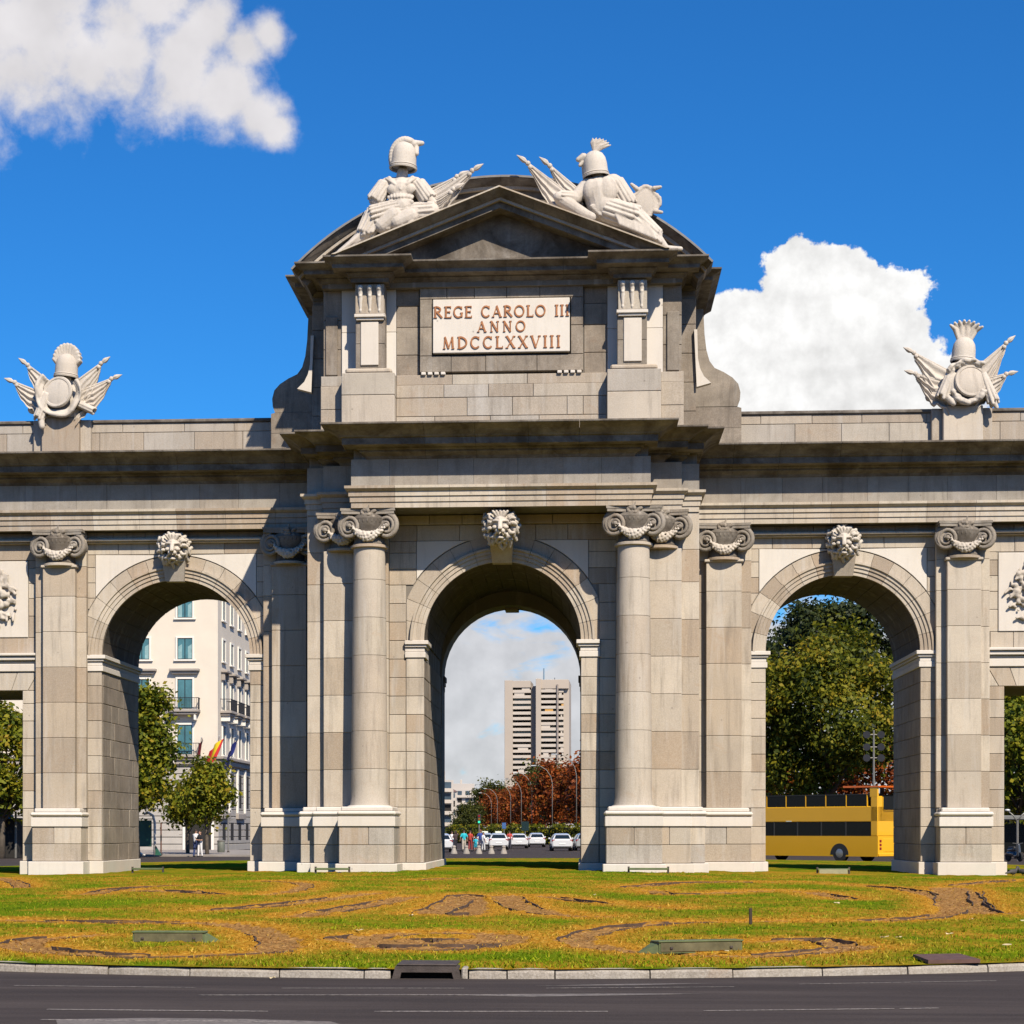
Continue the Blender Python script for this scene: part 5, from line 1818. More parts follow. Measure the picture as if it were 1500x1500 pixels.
def lawn_mat():
    m, w, b = new_mat("lawn")
    t = m.node_tree
    pos = w.n('ShaderNodeNewGeometry').outputs['Position']
    bed = w.n('ShaderNodeAttribute', attribute_name="bed").outputs['Fac']
    dry = w.n('ShaderNodeAttribute', attribute_name="dry").outputs['Fac']
    n1 = w.noise(pos, 0.55, 6.0, 0.65, 0.4)
    green = w.ramp(n1, [(0.3, (0.045, 0.115, 0.003)), (0.5, (0.105, 0.185, 0.004)), (0.7, (0.21, 0.265, 0.006))])
    gr = w.noise(pos, 28.0, 4.0, 0.7)
    green = w.mix(0.5, green, w.ramp(gr, [(0.3, (0.02, 0.045, 0.003)), (0.5, (0.10, 0.135, 0.009)), (0.72, (0.22, 0.22, 0.03))]))
    tan = w.ramp(w.noise(pos, 16.0, 5.0, 0.7), [(0.3, (0.20, 0.085, 0.010)), (0.5, (0.42, 0.19, 0.020)), (0.7, (0.58, 0.35, 0.065))])
    patch = w.maprange(w.math('ADD', w.noise(pos, 0.30, 7.0, 0.68, 0.8), w.math('MULTIPLY', w.noise(pos, 9.0, 4.0, 0.7), 0.25)), 0.56, 0.74, 0.0, 0.75)
    fringe = w.math('ADD', dry, w.math('MULTIPLY', w.math('SUBTRACT', w.noise(pos, 5.0, 5.0, 0.75), 0.5), 1.1))
    f = w.math('MAXIMUM', patch, w.maprange(fringe, 0.25, 0.75, 0.0, 0.95))
    grass = w.mix(f, green, tan)
    vor = w.n('ShaderNodeTexVoronoi', inp={'Scale': 22.0, 'Randomness': 1.0})
    t.links.new(pos, vor.inputs['Vector'])
    sepc = w.n('ShaderNodeSeparateColor')
    t.links.new(vor.outputs['Color'], sepc.inputs[0])
    mulch = w.ramp(sepc.outputs[0], [(0.0, (0.20, 0.095, 0.034)), (0.35, (0.27, 0.135, 0.044)), (0.7, (0.34, 0.18, 0.060)), (1.0, (0.41, 0.235, 0.085))])
    mulch = w.mix(w.maprange(w.noise(pos, 2.2, 4.0), 0.4, 0.65, 0.0, 0.6), mulch, (0.30, 0.17, 0.06))
    bm_ = w.math('ADD', bed, w.math('MULTIPLY', w.math('SUBTRACT', w.noise(pos, 9.0, 5.0, 0.75), 0.5), 0.9))
    col = w.mix(w.maprange(bm_, 0.35, 0.65), grass, mulch)
    t.links.new(col, b.inputs['Base Color'])
    b.inputs['Roughness'].default_value = 0.9
    b.inputs['Specular IOR Level'].default_value = 0.0
    bp = w.n('ShaderNodeBump', inp={'Strength': 0.6, 'Distance': 0.04})
    hh = w.math('ADD', w.noise(pos, 22.0, 5.0, 0.7), w.math('MULTIPLY', vor.outputs['Distance'], 0.6))
    t.links.new(hh, bp.inputs['Height'])
    t.links.new(bp.outputs[0], b.inputs['Normal'])
    return m


LAWN = lawn_mat()
LAWN_DEF = ((E_CX, E_CY, E_A, E_B))


def build_lawn():
    xs = np.concatenate([np.linspace(-27, -17, 18)[:-1], np.linspace(-17, 17, 400), np.linspace(17, 28, 18)[1:]])
    ys = np.concatenate([np.linspace(-42.1, -5, 560), np.linspace(-5, 53, 90)[1:]])
    X, Y = np.meshgrid(xs, ys)
    # pull the outermost points onto the kerb ellipse
    q = np.sqrt(((X - E_CX) / E_A) ** 2 + ((Y - E_CY) / E_B) ** 2)
    k = np.where(q > 1, 1 / q, 1.0)
    X = E_CX + (X - E_CX) * k
    Y = E_CY + (Y - E_CY) * k
    Z = lawn_h(X, Y)
    D = bed_field(X.ravel(), Y.ravel()).reshape(X.shape)
    D = D + 0.10 * wob(X, Y, 3.1, 0.4) + 0.05 * wob(X, Y, 9.0, 1.4)
    inbed = np.clip(0.5 - D / 0.24, 0, 1)
    dry = np.clip(1 - np.maximum(D, 0) / 1.35, 0, 1) * 0.90
    wide = np.full(X.size, 9.0)
    for wd, p in PATHS[5:9]:
        for a_ in p[::2]:
            wide = np.minimum(wide, np.hypot(X.ravel() - a_[0], (Y.ravel() - a_[1]) * 0.6))
    dry = np.maximum(dry, (np.clip(1 - wide / 1.9, 0, 1) * 0.85).reshape(X.shape) + 0.12 * wob(X, Y, 1.3, 2.0) * (wide.reshape(X.shape) < 2.4))
    rg = np.random.default_rng(3)
    Z = Z - 0.045 * inbed + (0.018 * wob(X, Y, 2.2, 3.0) + 0.012 * wob(X, Y, 7.0, 5.0)) * np.clip((1 - q) * 12, 0, 1) + rg.normal(0, 0.010, X.shape) * np.clip((1 - q) * 20, 0, 1) * (Y < -4)
    ny, nx = X.shape
    V = np.stack([X.ravel(), Y.ravel(), Z.ravel()], 1)
    i = np.arange(ny * nx).reshape(ny, nx)
    F = np.stack([i[:-1, :-1].ravel(), i[:-1, 1:].ravel(), i[1:, 1:].ravel(), i[1:, :-1].ravel()], 1)
    qf = q[:-1, :-1].ravel(), q[1:, 1:].ravel(), q[:-1, 1:].ravel(), q[1:, :-1].ravel()
    keep = np.minimum(np.minimum(qf[0], qf[1]), np.minimum(qf[2], qf[3])) < 1.0
    me = arrays_mesh("lawn", V, F[keep], LAWN, {"bed": inbed.ravel(), "dry": dry.ravel()})
    me.polygons.foreach_set('use_smooth', [True] * len(me.polygons))
    return tag(link("lawn", me), kind="structure")


LAWN_O = build_lawn()

# dark edging strips that stand a little out of the turf along the beds
EDGE = simple("bed_edging", (0.075, 0.045, 0.028), 0.9, var=0.4, scale=10)
rgE = random.Random(31)
for wd, p in PATHS:
    for sgn in (-1, 1):
        i = rgE.randint(0, 4)
        while i < len(p) - 6:
            n = rgE.randint(8, 24)
            seg = p[i:i + n]
            i += n + rgE.randint(6, 34)
            if len(seg) < 4:
                continue
            mb = MB()
            V, Fc = [], []
            for j in range(len(seg)):
                d = seg[min(j + 1, len(seg) - 1)] - seg[max(j - 1, 0)]
                d = d / (np.linalg.norm(d) + 1e-9)
                nrm_ = np.array([-d[1], d[0]]) * sgn
                c = seg[j] + nrm_ * (wd * 0.55 + 0.03 * math.sin(j * 1.1))
                z = float(lawn_h(c[0], c[1]))
                hgt = 0.014 * math.sin(math.pi * (j + 0.3) / (len(seg) - 0.4)) - 0.002 + rgE.uniform(-.006, .006)
                for o, zz in ((-0.018, z - 0.06), (-0.009, z + hgt), (0.009, z + hgt), (0.018, z - 0.06)):
                    V.append((c[0] + nrm_[0] * o, c[1] + nrm_[1] * o, zz))
            for j in range(len(seg) - 1):
                for k in range(3):
                    a = j * 4 + k
                    Fc.append((a, a + 1, a + 5, a + 4))
            mb.add(V, Fc)
            mb.build("bed_edging", EDGE, LAWN_O, fix=False)


def blade_mat():
    m, w, b = new_mat("grass_blades")
    t = m.node_tree
    geo = w.n('ShaderNodeNewGeometry')
    tone = w.n('ShaderNodeAttribute', attribute_name="tone").outputs['Fac']
    g_ = w.ramp(geo.outputs['Random Per Island'], [(0.0, (0.040, 0.10, 0.003)), (0.5, (0.115, 0.20, 0.005)), (1.0, (0.25, 0.30, 0.010))])
    d_ = w.ramp(geo.outputs['Random Per Island'], [(0.0, (0.18, 0.085, 0.012)), (0.5, (0.40, 0.20, 0.024)), (1.0, (0.58, 0.38, 0.08))])
    t.links.new(w.mix(tone, g_, d_), b.inputs['Base Color'])
    b.inputs['Roughness'].default_value = 0.8
    b.inputs['Specular IOR Level'].default_value = 0.0
    return m


def build_grass(n=150000):
    rg = np.random.default_rng(8)
    y = -42.0 + 37 * rg.random(n) ** 1.7
    x = rg.uniform(-16, 16, n)
    q = ((x - E_CX) / E_A) ** 2 + ((y - E_CY) / E_B) ** 2
    half = 2.0 + (y + 65) * 0.30
    ok = (q < 0.994) & (np.abs(x - 0.8) < half + 1.5)
    x, y = x[ok], y[ok]
    d = bed_field(x, y) + 0.1 * wob(x, y, 3.1, 0.4)
    ok = (d > 0.02) | (rg.random(len(x)) < 0.06)
    x, y, d = x[ok], y[ok], d[ok]
    n = len(x)
    z = lawn_h(x, y) - 0.01
    hgt = rg.uniform(0.025, 0.065, n) * np.where(d < 0.3, 0.7, 1.0)
    wd = rg.uniform(0.006, 0.014, n)
    a = rg.uniform(0, 2 * np.pi, n)
    tx, ty = rg.normal(0, 0.03, n), rg.normal(0, 0.03, n)
    V = np.zeros((n, 3, 3))
    V[:, 0] = np.stack([x - np.cos(a) * wd, y - np.sin(a) * wd, z], 1)
    V[:, 1] = np.stack([x + np.cos(a) * wd, y + np.sin(a) * wd, z], 1)
    V[:, 2] = np.stack([x + tx, y + ty, z + hgt], 1)
    patch = wob(x, y, 0.9, 2.0) + 0.5 * wob(x, y, 2.7, 7.0)
    tone = np.clip(np.clip(1 - d / 1.2, 0, 1) * 0.92 + 0.42 * np.clip(patch, 0, 1) + rg.normal(0, 0.22, n), 0, 1)
    me = arrays_mesh("grass", V.reshape(-1, 3), np.arange(3 * n).reshape(n, 3), blade_mat(), {"tone": np.repeat(tone, 3)})
    return tag(link("grass", me), "short green and sun-dried yellow grass blades on the lawn", "grass", kind="stuff")


build_grass()


def build_chips(n=7000):
    """bark chips and straw lying in the beds"""
    rg = np.random.default_rng(9)
    xs, ys = [], []
    for wd, p in PATHS:
        seg = np.linalg.norm(np.diff(p, axis=0), axis=1).sum()
        k = int(n * seg / 190)
        i = rg.integers(0, len(p) - 1, k)
        t = rg.random(k)[:, None]
        c = p[i] * (1 - t) + p[i + 1] * t + rg.normal(0, wd * 0.32, (k, 2))
        xs.append(c[:, 0]); ys.append(c[:, 1])
    x, y = np.concatenate(xs), np.concatenate(ys)
    ok = (((x - E_CX) / E_A) ** 2 + ((y - E_CY) / E_B) ** 2) < 0.99
    x, y = x[ok], y[ok]
    n = len(x)
    z = lawn_h(x, y) - 0.045 + rg.uniform(0, 0.02, n)
    a = rg.uniform(0, np.pi * 2, n)
    l, wd_ = rg.uniform(0.012, 0.034, n), rg.uniform(0.004, 0.010, n)
    tl = rg.normal(0, 0.15, n)
    u = np.stack([np.cos(a), np.sin(a), tl], 1) * l[:, None]
    v = np.stack([-np.sin(a), np.cos(a), rg.normal(0, 0.25, n)], 1) * wd_[:, None]
    c = np.stack([x, y, z], 1)
    V = np.stack([c - u - v, c + u - v, c + u + v, c - u + v], 1).reshape(-1, 3)
    m, w, b = new_mat("bark_chips")
    geo = w.n('ShaderNodeNewGeometry')
    m.node_tree.links.new(w.ramp(geo.outputs['Random Per Island'], [(0.0, (0.15, 0.074, 0.030)), (0.4, (0.24, 0.125, 0.046)), (0.75, (0.33, 0.185, 0.070)), (1.0, (0.44, 0.27, 0.10))]), b.inputs['Base Color'])
    b.inputs['Roughness'].default_value = 0.9
    me = arrays_mesh("bark_chips", V, np.arange(4 * n).reshape(n, 4), m)
    return tag(link("bark_chips", me), "loose brown bark chips and straw in the curved planting beds", "mulch", kind="stuff")


build_chips()

# kerb stones round the island
KERB = empty("kerb", (0, 0, 0))
tag(KERB, kind="structure")


def kerb_pt(t, off=0.0):
    return (E_CX + (E_A + off) * math.sin(t), E_CY - (E_B + off) * math.cos(t))


ts = [0.0]
t = -0.62
cuts = []
while t < 0.62:
    cuts.append(t)
    L = rnd.choice((1.05, 1.0, 1.1, 0.55, 0.98))
    t += L / math.hypot(E_A * math.cos(t), E_B * math.sin(t))
cuts.append(t)
DL, DR = math.asin((0.235 - E_CX) / E_A), math.asin((1.13 - E_CX) / E_A)
cuts = sorted([c for c in cuts if not (DL - 0.006 < c < DR + 0.006)] + [DL, DR])
prof = [(-0.24, -0.36), (-0.24, -0.235), (-0.22, -0.222), (-0.06, -0.216), (-0.02, -0.228), (0.0, -0.258), (0.010, -0.36)]
for a, b in zip(cuts[:-1], cuts[1:]):
    mid = kerb_pt((a + b) / 2)
    if 0.26 < mid[0] + 0.0 < 1.04 and mid[1] < -35 and False:
        continue
    mb = MB()
    n = 4
    g = 0.008 / math.hypot(E_A * math.cos(a), E_B * math.sin(a))
    jz, jo = rnd.uniform(-.008, .006), rnd.uniform(-.010, .010)
    rows = []
    for i in range(n + 1):
        tt = a + g + (b - a - 2 * g) * i / n
        e = 0.010 if i in (0, n) else rnd.uniform(0, .006)
        rows.append([(*kerb_pt(tt, o + jo - (e if o > -0.2 else 0)), z + jz - (e if z > -0.3 else 0)) for o, z in prof])
    m = len(prof)
    xm = (rows[0][0][0] + rows[-1][0][0]) / 2
    if abs(a - DL) < 1e-9:
        continue
    mb.add([p for r_ in rows for p in r_], [(i * m + j, (i + 1) * m + j, (i + 1) * m + j + 1, i * m + j + 1) for i in range(n) for j in range(m - 1)] + [tuple(range(m)), tuple(n * m + j for j in range(m - 1, -1, -1))])
    mb.build("kerb_stone", CONC, KERB)

# storm drain inlet set into the kerb
IRON = simple("cast_iron", (0.075, 0.06, 0.055), 0.75, 0.3, var=0.3, scale=8, bump=0.3)
BLACK = simple("black_void", (0.008, 0.008, 0.008), 0.9)
dr = empty("storm_drain", (0.65, -42.0, -0.33))
tag(dr, "dark cast iron storm drain inlet set into the kerb", "drain")
mb = MB()
mb.prism([(-0.40, 0.0), (-0.36, 0.145), (0.36, 0.145), (0.40, 0.0), (0.31, 0.0), (0.29, 0.075), (-0.29, 0.075), (-0.31, 0.0)], -0.03, 0.30)
mb.build("inlet_hood", IRON, dr)
mb = MB(); mb.cbox(-0.345, 0.345, -0.02, 0.66, 0.146, 0.172, 0.01); mb.build("cover_plate", IRON, dr)
mb = MB(); mb.box(-0.32, 0.32, 0.10, 0.29, 0.0, 0.08); mb.build("inlet_throat", BLACK, dr)
mb = MB(); mb.cbox(0.40, 0.47, -0.02, 0.30, -0.01, 0.13, 0.015); mb.build("kerb_end", CONC, dr)
# flat rusty cover in the grass
pl = MB()
z_ = float(lawn_h(6.9, -40.2))
pl.add([(6.55, -40.75, z_ + .0), (7.2, -40.55, z_ + .0), (7.1, -39.75, z_ + .03), (6.5, -39.95, z_ + .03), (6.55, -40.75, z_ + .045), (7.2, -40.55, z_ + .045), (7.1, -39.75, z_ + .065), (6.5, -39.95, z_ + .065)], [(4, 5, 6, 7), (0, 1, 5, 4), (1, 2, 6, 5), (2, 3, 7, 6), (3, 0, 4, 7)])
tag(pl.build("access_cover", simple("rusty_plate", (0.105, 0.055, 0.045), 0.8, var=0.25, scale=7)), "flat rusty brown access cover lying in the grass by the kerb", "cover")
tag(MB().cbox(5.05, 5.10, -33.3, -33.26, -0.1, 0.16, 0.008).build("wooden_stake", simple("dark_wood", (0.05, 0.035, 0.025), 0.9)), "short dark wooden stake standing in the planted bed", "stake")

# green floodlight housings
GREENBOX = simple("olive_painted_steel", (0.105, 0.135, 0.055), 0.55, 0.0, var=0.25, scale=5, bump=0.1)
GLASS_D = simple("dusty_glass", (0.13, 0.12, 0.07), 0.25, var=0.35, scale=5)


def floodlight(x, y, rz, L, H, label, tail):
    z = float(lawn_h(x, y)) - 0.02
    e = empty("floodlight_box", (x, y, z), rz)
    tag(e, label, "floodlight", "floodlight boxes on the lawn")
    mb = MB()
    mb.prism([(-0.13, 0.0), (0.16, 0.0), (0.16, H * 0.95), (0.10, H), (-0.10, H), (-0.13, H * 0.93)], -L / 2, L / 2, 'x')
    mb.build("housing", GREENBOX, e)
    MB().cbox(-L / 2 + 0.02, L / 2 - 0.02, -0.141, -0.128, 0.02, H * 0.90, 0.004).build("front_panel", GLASS_D, e)
    MB().cbox(-L / 2 - 0.012, L / 2 + 0.012, -0.15, 0.12, H * 0.94, H + 0.012, 0.006).build("lid", GREENBOX, e)
    if tail:
        s = tail
        mb = MB()
        mb.add([(s * L / 2, -0.12, 0.0), (s * L / 2, 0.15, 0.0), (s * L / 2, 0.10, H * 0.9), (s * L / 2, -0.11, H * 0.85), (s * (L / 2 + 0.26), 0.02, 0.0)], [(0, 1, 2, 3), (0, 3, 4), (3, 2, 4), (2, 1, 4)])
        mb.build("end_gusset", GREENBOX, e)
    for q in (-1, 1):
        MB().cbox(q * L * 0.36 - 0.02, q * L * 0.36 + 0.02, -0.16, -0.13, H * 0.35, H * 0.55, 0.004).build("latch", IRON, e)
    return e


floodlight(-3.3, -37.3, R(1), 1.0, 0.155, "long olive green floodlight box inside the curl of the left flower bed", 1)
floodlight(3.92, -38.75, R(22), 1.18, 0.15, "long olive green floodlight box inside the curl of the right flower bed", -1)


def low_fixture(x, y, L, label, panel):
    z = float(lawn_h(x, y))
    e = empty("ground_fixture", (x, y, z))
    tag(e, label, "floodlight", "low fixtures along the foot of the arch")
    for q in (-1, 1):
        MB().cbox(q * L / 2 - 0.03, q * L / 2 + 0.03, -0.03, 0.03, -0.05, 0.20, 0.006).build("leg", IRON, e)
    MB().cbox(-L / 2, L / 2, -0.10, 0.12, 0.10, 0.16, 0.01).build("shelf", GREENBOX, e)
    if panel:
        MB().cbox(-L / 2 + 0.04, L / 2 - 0.06, -0.13, -0.07, -0.02, 0.13, 0.01).build("panel", simple("pale_panel", (0.30, 0.29, 0.17), 0.6), e)
    return e


low_fixture(-11.6, -0.6, 1.0, "low olive fixture in the grass of the arch before the white building", False)
low_fixture(-4.9, -6.0, 1.0, "low olive fixture at the foot of the left column pedestal", False)
low_fixture(4.4, -6.0, 1.15, "low dark fixture at the foot of the right column pedestal", False)
low_fixture(10.3, -1.6, 0.98, "low fixture with pale panel in the grass of the arch before the bus", True)

# litter and fallen leaves
PAPER = simple("pale_scrap", (0.55, 0.45, 0.27), 0.9, var=0.3, scale=30)
LEAVES = [(-0.9, -35.1, .10, "curled pale dry leaf by the round bed near the drain"), (-0.49, -30.6, .06, "tiny pale dry leaf behind the round bed near the drain"), (6.72, -36.1, .09, "pale dry leaf in open grass, left of its close pair"), (6.95, -36.0, .07, "pale dry leaf in open grass, right of its close pair"),
          (8.13, -37.6, .12, "largest pale dry leaf, near the rusty cover by the kerb"), (9.65, -31.4, .08, "pale dry leaf at the far right edge of the lawn"), (7.4, -25.4, .09, "pale dry leaf inside the big right loop of the bed"), (8.94, -31.0, .07, "pale dry leaf just below the right loop of the bed"),
          (4.23, -39.15, .10, "pale dry leaf lying in front of the right floodlight box"), (2.7, -22.6, .07, "pale dry leaf high on the lawn before the central arch"), (7.8, -35.2, .08, "pale dry leaf between the pair and the right edge"), (-1.1, -42.25, .05, "tiny pale scrap on the road by the kerb")]
for k, (x, y, s_, lab) in enumerate(LEAVES):
    mb = MB()
    z = float(lawn_h(x, y)) + 0.02 if k != 11 else -0.32
    n = 9
    s_ *= 0.8
    rt = rnd.uniform(0, 3)
    ring = []
    for i in range(n):
        a = 6.28 * i / n
        rr = s_ * (1.0 if i % 3 else 0.55) * rnd.uniform(.8, 1.1)
        ring.append((x + rr * math.cos(a + rt), y + rr * 0.7 * math.sin(a + rt), z + rnd.uniform(0, .03)))
    mb.add(ring + [(x, y, z + 0.012)], [(i, (i + 1) % n, n) for i in range(n)])
    tag(mb.build("fallen_leaf" if k != 11 else "paper_scrap", PAPER), lab, "leaf" if k != 11 else "litter", "dry leaves on the lawn" if k != 11 else None)
# ================================================================== trees
def leaf_mat(name, cols, trans=0.35):
    m, w, b = new_mat(name)
    t = m.node_tree
    geo = w.n('ShaderNodeNewGeometry')
    tone = w.n('ShaderNodeAttribute', attribute_name="tone").outputs['Fac']
    f = w.math('ADD', w.math('MULTIPLY', geo.outputs['Random Per Island'], 0.55), w.math('MULTIPLY', tone, 0.45))
    c = w.ramp(f, [(i / (len(cols) - 1), k) for i, k in enumerate(cols)])
    t.links.new(c, b.inputs['Base Color'])
    b.inputs['Roughness'].default_value = 0.6
    b.inputs['Specular IOR Level'].default_value = 0.25
    tr = w.n('ShaderNodeBsdfTranslucent')
    t.links.new(c, tr.inputs['Color'])
    mx = w.n('ShaderNodeMixShader')
    mx.inputs[0].default_value = trans
    t.links.new(b.outputs[0], mx.inputs[1])
    t.links.new(tr.outputs[0], mx.inputs[2])
    out = [n for n in t.nodes if n.type == 'OUTPUT_MATERIAL'][0]
    t.links.new(mx.outputs[0], out.inputs[0])
    return m


L_PLANE = leaf_mat("plane_tree_leaves", [(0.022, 0.038, 0.004), (0.07, 0.10, 0.007), (0.17, 0.19, 0.010), (0.30, 0.27, 0.016), (0.34, 0.21, 0.018)])
L_DEEP = leaf_mat("deep_green_leaves", [(0.014, 0.024, 0.003), (0.048, 0.066, 0.005), (0.125, 0.140, 0.008), (0.26, 0.23, 0.014), (0.32, 0.20, 0.016)])
L_PINE = leaf_mat("pine_needles", [(0.006, 0.012, 0.003), (0.014, 0.024, 0.005), (0.035, 0.048, 0.008), (0.07, 0.08, 0.012)], 0.15)
L_RUST = leaf_mat("rust_leaves", [(0.035, 0.013, 0.004), (0.13, 0.032, 0.006), (0.28, 0.058, 0.009), (0.36, 0.095, 0.012), (0.13, 0.105, 0.014)])
L_OLIVE = leaf_mat("olive_leaves", [(0.012, 0.018, 0.004), (0.035, 0.045, 0.008), (0.085, 0.095, 0.014), (0.15, 0.14, 0.02)])
BARK = simple("bark", (0.10, 0.08, 0.06), 0.9, var=0.35, scale=4, bump=0.5)


def crown_arrays(seed, rx, ry, rz, clusters, leaves, leaf, cr, flat=0.0, shell=0.55):
    rg = np.random.default_rng(seed)
    # clumps spread through the crown, denser to the outside, on a lumpy ellipsoid
    u = rg.normal(0, 1, (clusters, 3))
    u /= np.linalg.norm(u, axis=1)[:, None]
    rad = shell + (1 - shell) * rg.random(clusters) ** 0.5
    rad *= 0.86 + 0.22 * np.sin(u[:, 0] * 4 + seed) * np.cos(u[:, 2] * 5 + seed * 2)
    c = u * rad[:, None] * np.array([rx, ry, rz])
    if flat:
        c[:, 2] = np.maximum(c[:, 2], -rz * flat)
    tone_c = rg.random(clusters)
    k = rg.integers(0, clusters, leaves)
    off = rg.normal(0, 1, (leaves, 3)) * cr * np.array([1, 1, 0.72]) * rg.uniform(0.5, 1.1, (leaves, 1))
    p = c[k] + off
    out = p / (np.linalg.norm(p / np.array([rx, ry, rz]), axis=1)[:, None] + 1e-6)
    nrm = rg.normal(0, 1, (leaves, 3)) * 0.75 + np.array([0, 0, 0.5]) + out / np.linalg.norm(out, axis=1)[:, None] * 0.6
    nrm /= np.linalg.norm(nrm, axis=1)[:, None]
    a = np.cross(nrm, rg.normal(0, 1, (leaves, 3)))
    a /= np.linalg.norm(a, axis=1)[:, None]
    b = np.cross(nrm, a)
    s = leaf * rg.uniform(0.6, 1.25, (leaves, 1))
    V = np.stack([p - a * s, p + b * s * 0.62 + nrm * s * 0.12, p + a * s, p - b * s * 0.62 + nrm * s * 0.12], 1).reshape(-1, 3)
    F = np.arange(4 * leaves).reshape(leaves, 4)
    return V, F, np.repeat(np.clip(tone_c[k] + rg.normal(0, .1, leaves), 0, 1), 4)


def crown_mesh(name, mat, **kw):
    V, F, tone = crown_arrays(**kw)
    return arrays_mesh(name, V, F, mat, {"tone": tone})


def trunk_mesh(h, r, rx, rz, seed):
    rg = random.Random(seed)
    mb = MB()
    top = h
    pts = [(0, 0, -0.3), (0.04 * h * rg.uniform(-.3, .3), 0, h * 0.25), (0.05 * h * rg.uniform(-.4, .4), 0.03 * h * rg.uniform(-1, 1), h * 0.6), (0, 0, top)]
    mb.tube(pts, [r * 1.35, r, r * 0.8, r * 0.3], 9)
    for k in range(8):
        a = k * 2.4 + rg.uniform(-.4, .4)
        z0 = h * rg.uniform(0.35, 0.8)
        l = rx * rg.uniform(.45, .8)
        p0 = Vector((0, 0, z0))
        p1 = p0 + Vector((math.cos(a) * l * 0.5, math.sin(a) * l * 0.5, rz * 0.35))
        p2 = p0 + Vector((math.cos(a) * l, math.sin(a) * l, rz * rg.uniform(.55, .95)))
        mb.tube([p0, p1, p2], [r * 0.5, r * 0.32, r * 0.08], 6)
    return mb.mesh("trunk", BARK, 'all')


def tree(name, x, y, h, cz, rx, rz, mat, label, group, seed=1, clusters=90, leaves=9000, leaf=0.2, cr=0.75, cat="tree", trunk_r=0.2, ry=None, flat=0.0, z0=-0.33, crown=None, trunk=None, shell=0.55):
    e = empty(name, (x, y, z0))
    tag(e, label, cat, group)
    tm_ = trunk or trunk_mesh(cz, trunk_r, rx, rz, seed)
    link("trunk", tm_, e)
    cm = crown or crown_mesh("crown", mat, seed=seed, rx=rx, ry=ry or rx, rz=rz, clusters=clusters, leaves=leaves, leaf=leaf, cr=cr, flat=flat, shell=shell)
    link("crown", cm, e, (0, 0, cz))
    return e


# trees seen through the left-hand arch and doorway
GL_ = "plane trees on the far pavement"
tree("plane_tree", -25.5, 60.0, 10.5, 6.8, 2.35, 4.3, L_PLANE, "tall leafy yellow-green plane tree left of the white building's windows", GL_, 3, 130, 15000, 0.17, 0.62)
tree("plane_tree", -22.5, 68.0, 6.6, 4.5, 1.4, 2.0, L_PLANE, "small round plane tree in front of the dark doorway of the white building", GL_, 4, 70, 7500, 0.16, 0.5, trunk_r=0.12)
tree("plane_tree", -25.0, 74.0, 7.0, 3.6, 1.25, 1.5, L_PLANE, "low thin plane tree between the tall tree and the small round one", GL_, 5, 60, 5200, 0.16, 0.5, trunk_r=0.12)
tree("plane_tree", -33.0, 56.0, 10.0, 6.0, 3.6, 4.0, L_PLANE, "leafy yellow-green plane tree filling the far left doorway", GL_, 6, 110, 12000, 0.18, 0.62)
# trees behind the bus and in the right-hand doorway
GR_ = "park trees behind the bus"
tree("broadleaf_tree", 19.9, 78.0, 16.5, 9.9, 6.9, 6.3, L_DEEP, "large dense dark green tree turning yellow behind the yellow bus", GR_, 7, 230, 34000, 0.19, 0.8, trunk_r=0.35)
tree("pine_tree", 23.6, 106.0, 20.5, 16.6, 7.2, 4.8, L_PINE, "dark umbrella pine rising behind the big tree over the bus", GR_, 8, 150, 22000, 0.22, 0.8, trunk_r=0.35, flat=0.5)
tree("rust_tree", 25.6, 92.0, 11.0, 5.2, 4.4, 4.8, L_RUST, "rust red tree showing beside the floodlight mast", GR_, 9, 80, 9000, 0.19, 0.7)
tree("rust_tree", 15.8, 92.0, 9.0, 5.2, 3.6, 3.4, L_RUST, "rust red tree low behind the front of the bus", GR_, 10, 80, 8000, 0.19, 0.7)
tree("broadleaf_tree", 31.4, 70.0, 11.5, 7.2, 4.6, 4.8, L_PLANE, "yellow-green tree filling the far right doorway", GR_, 11, 130, 15000, 0.19, 0.7)
tree("broadleaf_tree", 37.0, 96.0, 13.0, 8.0, 5.5, 5.2, L_DEEP, "dark tree standing behind the yellow-green one in the right doorway", GR_, 12, 110, 10000, 0.22, 0.8)
# shrubs and hedge behind the bus
rgh = np.random.default_rng(77)


def hedge(x0, x1, y0, y1, h, mat, label, n, seed, leaf=0.17):
    rg = np.random.default_rng(seed)
    e = empty("hedge", ((x0 + x1) / 2, (y0 + y1) / 2, -0.33))
    tag(e, label, "hedge")
    L = math.hypot(x1 - x0, y1 - y0)
    ang = math.atan2(y1 - y0, x1 - x0)
    e.rotation_euler = (0, 0, ang)
    p = np.stack([rg.uniform(-L / 2, L / 2, n), rg.normal(0, 0.45, n), h * rg.random(n) ** 0.7], 1)
    p[:, 2] *= 0.85 + 0.15 * np.sin(p[:, 0] * 0.9 + seed)
    nm = rg.normal(0, 1, (n, 3)) + np.array([0, -0.4, 0.5])
    nm /= np.linalg.norm(nm, axis=1)[:, None]
    a = np.cross(nm, rg.normal(0, 1, (n, 3))); a /= np.linalg.norm(a, axis=1)[:, None]
    b = np.cross(nm, a)
    s = leaf * rg.uniform(.6, 1.3, (n, 1))
    V = np.stack([p - a * s, p + b * s * .6, p + a * s, p - b * s * .6], 1).reshape(-1, 3)
    link("foliage", arrays_mesh("foliage", V, np.arange(4 * n).reshape(n, 4), mat, {"tone": np.repeat(rg.random(n), 4)}), e)
    MB().cbox(-L / 2, L / 2, -0.35, 0.35, 0, h * 0.8, 0.05).build("branches", simple("hedge_core", (0.012, 0.014, 0.008), 0.95), e)
    return e


